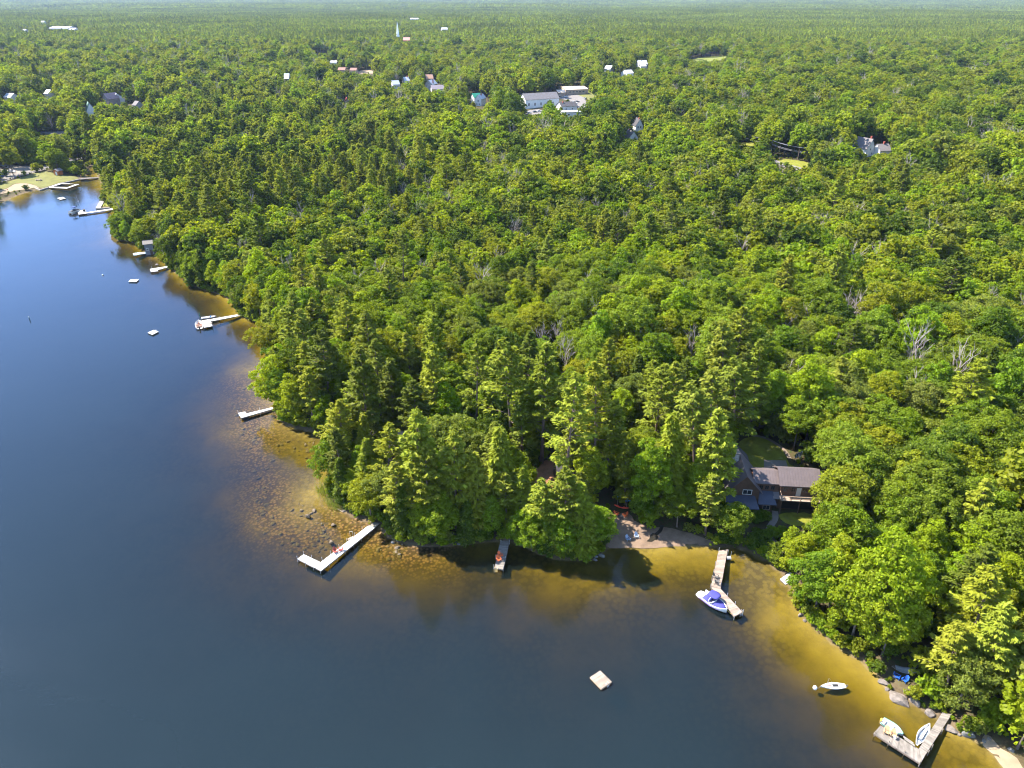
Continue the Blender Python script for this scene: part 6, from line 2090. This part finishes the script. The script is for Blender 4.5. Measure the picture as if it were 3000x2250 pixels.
# ---- boulders
def rock_mesh(seed, flat=.6):
    rr = random.Random(seed)
    bm = bmesh.new()
    bmesh.ops.create_icosphere(bm, subdivisions=3, radius=1)
    pl = [(Vector((rr.uniform(-1, 1), rr.uniform(-1, 1), rr.uniform(-.6, 1))).normalized(), rr.uniform(.50, .86)) for _ in range(16)]
    for v in bm.verts:
        d = v.co.normalized()
        r_ = 1.0
        for n_, h in pl:
            k = d.dot(n_)
            if k > .05: r_ = min(r_, h / k)
        v.co = d * r_ * (1 + rr.uniform(-.03, .03))
        v.co.z *= flat
    me = bpy.data.meshes.new('boulder')
    bm.to_mesh(me); bm.free()
    return me


gran_m = M('pinkish_granite', (.165, .138, .118), .9, .5, 1.6, bump=.6)
grey_g = M('grey_granite', (.135, .135, .13), .9, .5, 1.6, bump=.6)
brown_g = M('brown_lake_stone', (.14, .105, .07), .9, .35, 1.3, bump=.3)
ROCKS = [rock_mesh(s_, f_) for s_, f_ in ((1, .6), (2, .75), (3, .55), (4, .8), (5, .65))]


def boulder(label, px, size, rz=0.0, k=0, mat=None, z=None, group='boulders along the shore', name='boulder'):
    me = ROCKS[k % 5].copy()
    me.materials.append(mat or gran_m)
    p = G(*px)
    o = link(name, me, None, (p.x, p.y, (max(p.z, 0) if z is None else z) + size[2] * .18), rz)
    o.scale = size
    return tag(o, label, 'boulder', group)


boulder('largest pale boulder in the shallows, a long cracked slab', (2630, 2044), (2.25, 1.35, 1.25), -.75, 0)
boulder('elongated pale boulder above the small one, nearest the blue chairs', (2591, 2002), (1.25, .6, .8), -.55, 2)
boulder('small pale boulder wedged between the slab and the elongated one', (2600, 2020), (.55, .5, .5), .3, 3)
boulder('squat pale boulder between the big slab and the pointed one', (2683, 2059), (1.0, .85, .9), -.5, 1)
boulder('pointed whitish boulder standing next to the corner dock gangway', (2725, 2093), (1.1, .8, 1.0), -.6, 4)
boulder('dark grey stone on the bank above the big slab', (2653, 2026), (.4, .35, .4), .2, 1, grey_g)
boulder('broad pinkish boulder with a hollow, right beside the corner dock', (2789, 2140), (1.25, .8, .8), -.6, 2)
boulder('round grey boulder among the grass beyond the hollowed one', (2837, 2151), (1.05, .95, .95), .3, 1, grey_g)
boulder('little pale stone between the hollowed and the round boulder', (2811, 2154), (.4, .35, .4), 0, 3)
boulder('dark bluish stone at the edge of the sandy corner', (2883, 2171), (.45, .4, .5), 0, 4, grey_g)
boulder('pale stone touching the dark bluish one by the sand', (2897, 2166), (.35, .4, .45), 0, 3)
boulder('grey stone under leaves at the outer end of the sand', (2962, 2198), (.6, .5, .6), .5, 0, grey_g)
boulder('largest whitish stone at the leafy point beside the cove', (1764, 1629), (.75, .7, .7), 0, 1, grey_g)
boulder('whitish stone next to the largest one at the leafy point', (1745, 1631), (.6, .45, .55), .4, 0, grey_g)
boulder('whitish stone lowest in the water at the leafy point', (1744, 1641), (.5, .42, .45), 0, 3, grey_g)
boulder('whitish stone farthest under the branches at the leafy point', (1725, 1639), (.5, .4, .45), 0, 4, grey_g)
boulder('solitary dark-topped boulder in the shallows off the L-shaped dock', (904, 1514), (.75, .6, .9), 0, 1, brown_g)
boulder('pinkish boulder against the reeds above the L-shaped dock', (1008, 1497), (.65, .5, .55), 0, 0)
boulder('half sunk brown boulder beside the gangway of the L-shaped dock', (971, 1590), (.6, .6, .7), 0, 3, brown_g)
boulder('brown boulder showing between the L-shaped dock and the reeds', (977, 1538), (.6, .5, .5), 0, 2, brown_g)
boulder('pale boulder right under the shore end of the stepped dock', (493, 787), (1.0, .9, 1.0), 0, 1)
boulder('brownish boulder in the water above the stepped dock', (461, 776), (.9, .7, .7), 0, 2)
boulder('pair of grey stones at the foot of the dark shore trees', (1150, 1590), (.5, .4, .45), 0, 3, grey_g)
boulder('low grey stone off the dark shore beyond the short ramp', (1165, 1583), (.4, .4, .4), 0, 4, grey_g)
boulder('grey stone in shade near the trunk by the middle dock', (1345, 1594), (.5, .4, .45), 0, 4, grey_g)
boulder('dark stone on the golden shore below the bright maples', (2345, 1802), (.6, .45, .6), .8, 1, gran_m)
boulder('second dark stone farther along the golden shore below the maples', (2358, 1818), (.5, .4, .45), .8, 2, gran_m)

# stones of the shoal, single pieces seen through shallow water
shoal = np.array([(690, 1140), (720, 1220), (745, 1290), (750, 1360), (775, 1430), (770, 1500), (800, 1560), (850, 1590), (915, 1600), (960, 1570), (900, 1520), (860, 1480)], float)
SM = []
for me in ROCKS:
    c = me.copy(); c.materials.append(brown_g); SM.append(c)
n_st = 0
spots_ = []
while n_st < 200:
    i = random.randrange(len(shoal))
    j = (i + 1) % len(shoal)
    f = random.random()
    q = shoal[i] * (1 - f) + shoal[j] * f + rng.normal(0, 17, 2)
    if n_st < 40: q = np.array([rng.uniform(780, 960), rng.uniform(1285, 1345)])
    elif n_st < 62: q = np.array([rng.uniform(1090, 1180), rng.uniform(1590, 1640)])
    elif n_st < 74: q = np.array([rng.uniform(510, 690), rng.uniform(830, 930)])
    p = GZ(q[0], q[1], 0)
    zb = hz(p.x, p.y)
    if zb > 0 or zb < -2.2: continue
    s_ = random.choice((.22, .28, .35, .45, .6))
    o = link('lake_stone', SM[n_st % 5], None, (p.x, p.y, zb + s_ * .12), random.uniform(0, 6))
    o.scale = (s_ * random.uniform(.8, 1.5), s_, s_ * random.uniform(.6, 1))
    where = 'between the rocky shoal dock and the reeds' if 40 > n_st else 'in the golden shallows by the L-shaped dock ramp' if n_st < 62 else 'off the dark shore near the motorboat dock' if n_st < 74 else ('on the shoal near the short white dock' if q[1] < 1330 else 'on the shoal out from the reeds' if q[1] < 1500 else 'on the stone bed beside the L-shaped dock')
    tag(o, ('small' if s_ < .4 else 'large') + ' brown stone under water ' + where, 'stone', 'brown stones of the rocky shoal')
    n_st += 1

# sunken log and reeds
lg = MB().path([GZ(908, 1367, -.25), GZ(960, 1346, -.1), GZ(1002, 1328, .25)], [.07, .1, .13], 7).build('fallen_log', post_m); tag(lg, 'thin dark fallen trunk lying in the golden bay by the reeds', 'log')
lg = MB().path([GZ(982, 1487, .05), GZ(995, 1494, .12), GZ(1004, 1500, .1)], [.05, .08, .09], 6).build('fallen_log', warm_m); tag(lg, 'short pale driftwood branch beside the pinkish boulder', 'log')
C_ = []
for _ in range(1500):
    c0 = random.choice([(1000, 1350), (985, 1385), (965, 1415), (950, 1440), (975, 1468), (992, 1485)])
    p = GZ(c0[0] + random.gauss(-6, 10), c0[1] + random.gauss(0, 9), 0)
    C_.append((p.x, p.y))
C_ = np.array(C_)
n = len(C_)
hh = rng.uniform(.7, 1.7, n)
az = rng.uniform(0, 6.28, n)
tip = np.column_stack([C_ + rng.normal(0, .22, (n, 2)), hh])
w_ = np.column_stack([np.cos(az), np.sin(az), np.zeros(n)]) * .03
b_ = np.column_stack([C_, np.full(n, -.3)])
V = np.stack([b_ - w_, b_ + w_, tip + w_ * .3, tip - w_ * .3], 1).reshape(-1, 3)
rm = leafmat('reed_leaves', [(.16, .20, .04), (.22, .21, .07)], 1.1, .4)
tag(link('reeds', npmesh('reeds', V, np.arange(4 * n).reshape(n, 4), rm)), 'pale green reeds in the shallows at the wooded point', None, None, 'stuff')
# ---- utility poles and lines
def upole(p, h, label, rz):
    e = empty('utility_pole', p, rz, label, 'utility pole', 'utility poles of the village')
    MB().tube((0, 0, -.5), (0, 0, h), .17, .11, 8).build('pole', post_m, e)
    MB().box((0, 0, h - .7), (2.4, .12, .12)).build('crossarm', post_m, e)
    for x in (-1.05, -.4, .4, 1.05): MB().tube((x, 0, h - .62), (x, 0, h - .4), .05).build('insulator', grey_g, e)
    return e


def line(a, b, sag, r_, label, group=None):
    a, b = Vector(a), Vector(b)
    o = MB().path([a.lerp(b, i / 12) - Vector((0, 0, sag * 4 * (i / 12) * (1 - i / 12))) for i in range(13)], r_, 4).build('power_line', M('pale_cable', (.30, .29, .30), .6, .1, 2))
    tag(o, label, 'power line', group)


pA, pB, pC = G(2257, 458), G(2372, 478), G(2150, 425)
hA = 10.2
upole(pA, hA, 'brown wooden utility pole with a crossarm at the bend of the road', R(70))
for k, (dz, off) in enumerate(((-.4, 1.0), (-.4, .3), (-.4, -.4), (-2.6, 0), (-3.2, 0))):
    lab = ('uppermost wire', 'second wire', 'third wire', 'lower thick wire', 'lowest wire')[k]
    q = Vector((.35 * off, .94 * off, 0))
    line(pA + q + Vector((0, 0, hA + dz)), pB + q + Vector((0, 0, hA + dz - 1)), 1.0, .05 if k < 3 else .07, lab + ' running from the roadside pole over the clearing to the trees')
    if k in (0, 3): line(pA + q + Vector((0, 0, hA + dz)), pC + q + Vector((0, 0, hA + dz)), 1.0, .05, lab + ' running from the roadside pole back to the weedy lawn')
upole(G(940, 160), 11.5, 'distant grey utility pole standing against dark trees', R(5))
a, b = G(905, 158), G(970, 158)
line(G(940, 160) + Vector((0, 0, 11)), a + Vector((0, 0, 10)), .8, .09, 'faint wire stretching from the distant pole to the trees at the paler clump')
line(G(940, 160) + Vector((0, 0, 11)), b + Vector((0, 0, 11)), .8, .09, 'faint wire stretching from the distant pole toward the white slab roof')
upole(G(1076, 214), 10, 'thin grey pole beside the bright village parking lot', R(15))


# ---- cars
def car_meshes(pickup=False):
    body = MB()
    prof = [(-2.2, .35), (-2.25, .75), (-2.1, .92), (-1.2, .98), (1.0, .96), (1.9, .88), (2.2, .70), (2.2, .35)]
    body.loft([[(x, y, z) for x, z in prof] for y in (-.86, -.9, .9, .86)])
    cab = MB()
    cp = [(-1.75, .96), (-1.35, 1.42), (.15, 1.45), (.95, .96)] if not pickup else [(-.35, .96), (-.2, 1.6), (.75, 1.6), (1.3, .96)]
    cab.loft([[(x, y * (1 if z < 1 else .86), z) for x, z in cp] for y in (-.8, .8)])
    roof = MB().box((-.6 if not pickup else .28, 0, 1.47 if not pickup else 1.62), (1.4 if not pickup else .95, 1.3, .05))
    wh = MB().tube((0, -.1, 0), (0, .1, 0), .32, None, 12)
    return body, cab, roof, wh


def car(label, px, yaw, mat, pickup=False, cat=None):
    b, c, r_, wh = CARM[pickup]
    e = empty('pickup_truck' if pickup else 'parked_car', G(*px, dz=.25), yaw, label, cat or ('pickup truck' if pickup else 'car'), None if pickup else 'cars parked around the village')
    for nm, mb_, m_ in (('body', b, mat), ('window', c, gl_m), ('roof', r_, mat)):
        mb_.build(nm, m_, e)
    for x in (-1.35, 1.4):
        for y in (-.85, .85): wh.build('wheel', black_m, e, loc=(x, y, .32))
    return e


CARM = {False: car_meshes(), True: car_meshes(True)}
cw, cd, cs = M('white_car_paint', (.62, .62, .62), .3, .03, 1), M('dark_car_paint', (.03, .035, .05), .3, .05, 1), M('silver_car_paint', (.36, .37, .38), .3, .05, 1)
ZH = lambda a, b: (1340 + a / 5.027, 200 + b / 5.027)
car('white pickup truck parked nearest the tan building', ZH(1602, 425), R(20), cw, True)
car('dark car parked on the asphalt behind the dark shingle roof', ZH(1765, 500), R(15), cd)
car('white car parked next to the dark car behind the dark shingle roof', ZH(1712, 508), R(15), cw)
car('silver car at the far end of the hall parking lot by the trees', ZH(1885, 452), R(60), cs)
car('white car parked before the village hall, nearest the big maple', ZH(1060, 665), R(30), cw)
car('dark car parked before the village hall between two white ones', ZH(1145, 650), R(30), cd)
car('white car parked before the village hall under its right windows', ZH(1205, 640), R(30), cw)
car('dark blue car parked on the beach lot under the trees', ZT(50, 815), R(-12), cd)
car('black car parked on the beach lot behind the dark blue one', ZT(105, 825), R(-14), M('black_car_paint', (.015, .015, .018), .3, .05, 1))
car('white car parked alone in the middle of the beach lot', ZT(215, 893), R(-10), cw)
car('dark grey car parked at the beach lot edge by the road', ZT(40, 930), R(-14), M('dark_grey_car_paint', (.06, .065, .075), .3, .05, 1))
car('silver car parked under the trees along the road past the beach', ZT(1720, 575), R(22), cs)

# ---- fence, table, sign at the town beach
def fence(pts, label):
    e = empty('rail_fence', (0, 0, 0), 0, label, 'fence')
    P = [G(a, b) for a, b in pts]
    for i, (a, b) in enumerate(zip(P[:-1], P[1:])):
        n_ = max(1, int((b - a).length / 3.2))
        for k in range(n_ + (1 if i == len(P) - 2 else 0)):
            q = a.lerp(b, k / n_)
            MB().box((q.x, q.y, q.z + .6), (.2, .2, 1.5)).build('post', post_m, e)
        for z_ in (.55, 1.15):
            MB().path([a + Vector((0, 0, z_)), b + Vector((0, 0, z_))], .07, 5).build('rail', post_m, e)


fence([ZT(0, 1085), ZT(130, 1045), ZT(330, 985), ZT(570, 915)], 'dark split rail fence between the road and the town beach lawn, where people stand')
fence([ZT(685, 885), ZT(800, 850), ZT(930, 812)], 'dark rail fence stretch between the lawn corner and the orange shed')
fence([ZT(1245, 705), ZT(1380, 665), ZT(1515, 625)], 'rail fence along the road by the stream mouth')
e = empty('picnic_table', G(*ZT(698, 1038)), R(10), 'pale picnic table with benches on a bare patch of the town lawn', 'picnic table')
MB().box((0, 0, .76), (3.2, 1.1, .07)).build('tabletop', warm_m, e)
for s_ in (-1, 1):
    MB().box((0, s_ * 1.0, .45), (3.2, .4, .06)).build('bench', warm_m, e)
    MB().hexa([(s_ * 1.1 - .05, -1.1, 0), (s_ * 1.1 + .05, -1.1, 0), (s_ * 1.1 + .05, 1.1, 0), (s_ * 1.1 - .05, 1.1, 0), (s_ * 1.1 - .05, -.4, .72), (s_ * 1.1 + .05, -.4, .72), (s_ * 1.1 + .05, .4, .72), (s_ * 1.1 - .05, .4, .72)]).build('leg', warm_m, e)
e = empty('sign_post', G(*ZT(75, 1070)), R(10), 'dark post with a small blue sign at the corner of the town lawn', 'sign')
MB().tube((0, 0, 0), (0, 0, 8), .10, .07, 7).build('post', post_m, e); MB().box((.3, -.1, 3.6), (2.0, .08, 1.0)).build('panel', M('navy_sign', (.03, .06, .16), .5, .1, 2), e)


# ---- people
def person_mesh(pose):
    pts = {'pel': (0, 0, .95), 'ch': (0, 0, 1.30), 'nk': (0, .0, 1.48), 'hd': (0, -.02, 1.60), 'ht': (0, -.01, 1.72), 'ls': (.19, 0, 1.42), 'rs': (-.19, 0, 1.42), 'le': (.26, .03, 1.14), 're': (-.26, .03, 1.14),
           'lh': (.27, -.08, .90), 'rh': (-.27, -.08, .90), 'lp': (.1, 0, .90), 'rp': (-.1, 0, .90), 'lk': (.11, -.02, .50), 'rk': (-.11, .03, .50), 'la': (.12, .02, .09), 'ra': (-.12, .06, .09), 'lt': (.13, -.17, .03), 'rt': (-.13, -.13, .03)}
    if pose == 'sit':
        for k_ in list(pts):
            x, y, z_ = pts[k_]; pts[k_] = (x, y + .02, z_ - .78)
        pts.update({'lp': (.1, 0, .14), 'rp': (-.1, 0, .14), 'lk': (.14, -.42, .40), 'rk': (-.14, -.42, .40), 'la': (.14, -.62, .07), 'ra': (-.14, -.70, .07), 'lt': (.15, -.82, .04), 'rt': (-.15, -.88, .04), 'lh': (.2, -.35, .42), 'rh': (-.3, .2, .08), 'pel': (0, 0, .17)})
    rad = {'pel': .15, 'ch': .16, 'nk': .055, 'hd': .10, 'ht': .07, 'ls': .065, 'rs': .065, 'le': .045, 're': .045, 'lh': .035, 'rh': .035, 'lp': .10, 'rp': .10, 'lk': .06, 'rk': .06, 'la': .042, 'ra': .042, 'lt': .03, 'rt': .03}
    ed = [('pel', 'ch'), ('ch', 'nk'), ('nk', 'hd'), ('hd', 'ht'), ('ch', 'ls'), ('ch', 'rs'), ('ls', 'le'), ('le', 'lh'), ('rs', 're'), ('re', 'rh'), ('pel', 'lp'), ('pel', 'rp'), ('lp', 'lk'), ('lk', 'la'), ('la', 'lt'), ('rp', 'rk'), ('rk', 'ra'), ('ra', 'rt')]
    ks = list(pts)
    me = bpy.data.meshes.new('person_skeleton')
    me.from_pydata([pts[k_] for k_ in ks], [(ks.index(a), ks.index(b)) for a, b in ed], [])
    ob = bpy.data.objects.new('person_skeleton', me)
    COL.objects.link(ob)
    md = ob.modifiers.new('skin', 'SKIN')
    for i, k_ in enumerate(ks):
        me.skin_vertices[0].data[i].radius = (rad[k_], rad[k_] * (.75 if k_ in ('ch', 'pel') else 1))
        me.skin_vertices[0].data[i].use_root = k_ == 'pel'
    ob.modifiers.new('sub', 'SUBSURF').levels = 1
    bpy.context.view_layer.update()
    dg = bpy.context.evaluated_depsgraph_get()
    out = bpy.data.meshes.new_from_object(ob.evaluated_get(dg))
    bpy.data.objects.remove(ob)
    for p_ in out.polygons: p_.use_smooth = True
    return out


skin_m = M('skin', (.45, .26, .18), .6, .08, 4)
PM = {k_: person_mesh(k_) for k_ in ('stand', 'sit')}


def person(label, px, rz, pose, shirt, short):
    me = PM[pose].copy()
    me.materials.clear()
    for m_ in (skin_m, shirt, short): me.materials.append(m_)
    base = .0 if pose == 'stand' else -.78
    for p_ in me.polygons:
        z_ = p_.center.z - base
        p_.material_index = 1 if 1.0 < z_ < 1.46 and abs(p_.center.x) < .27 else 2 if (.55 < z_ <= 1.0 and abs(p_.center.x) < .22 and pose == 'stand') or (pose == 'sit' and p_.center.z < .28 and p_.center.y > -.25 and abs(p_.center.x) < .22) else 0
    r = empty('person', G(*px, dz=.1), rz, label, 'person')
    link('body', me, r)
    hr = bpy.data.meshes.new('hair'); bm = bmesh.new()
    bmesh.ops.create_icosphere(bm, subdivisions=2, radius=.115, matrix=Matrix.Translation((0, .02, 1.69 + base)))
    bm.to_mesh(hr); bm.free(); hr.materials.append(M('dark_hair', (.05, .03, .02), .7, .1, 4))
    link('hair', hr, r)


sh = lambda n_, c_: M(n_, c_, .85, .1, 4)
person('person in a blue shirt standing at the split rail fence', ZT(292, 1005), .6, 'stand', sh('blue_shirt', (.08, .14, .32)), sh('dark_shorts', (.03, .03, .04)))
person('person in a pink shirt standing farther along the split rail fence', ZT(368, 985), -.4, 'stand', sh('pink_shirt', (.5, .15, .16)), sh('dark_shorts', (.03, .03, .04)))
person('person sitting on the sand of the town beach near the water', ZT(135, 1210), .5, 'sit', sh('red_swimwear', (.4, .06, .05)), sh('red_swimwear', (.4, .06, .05)))
person('person in an orange top standing by the footbridge', ZT(1462, 985), .2, 'stand', sh('orange_top', (.55, .22, .1)), sh('grey_shorts', (.2, .2, .2)))
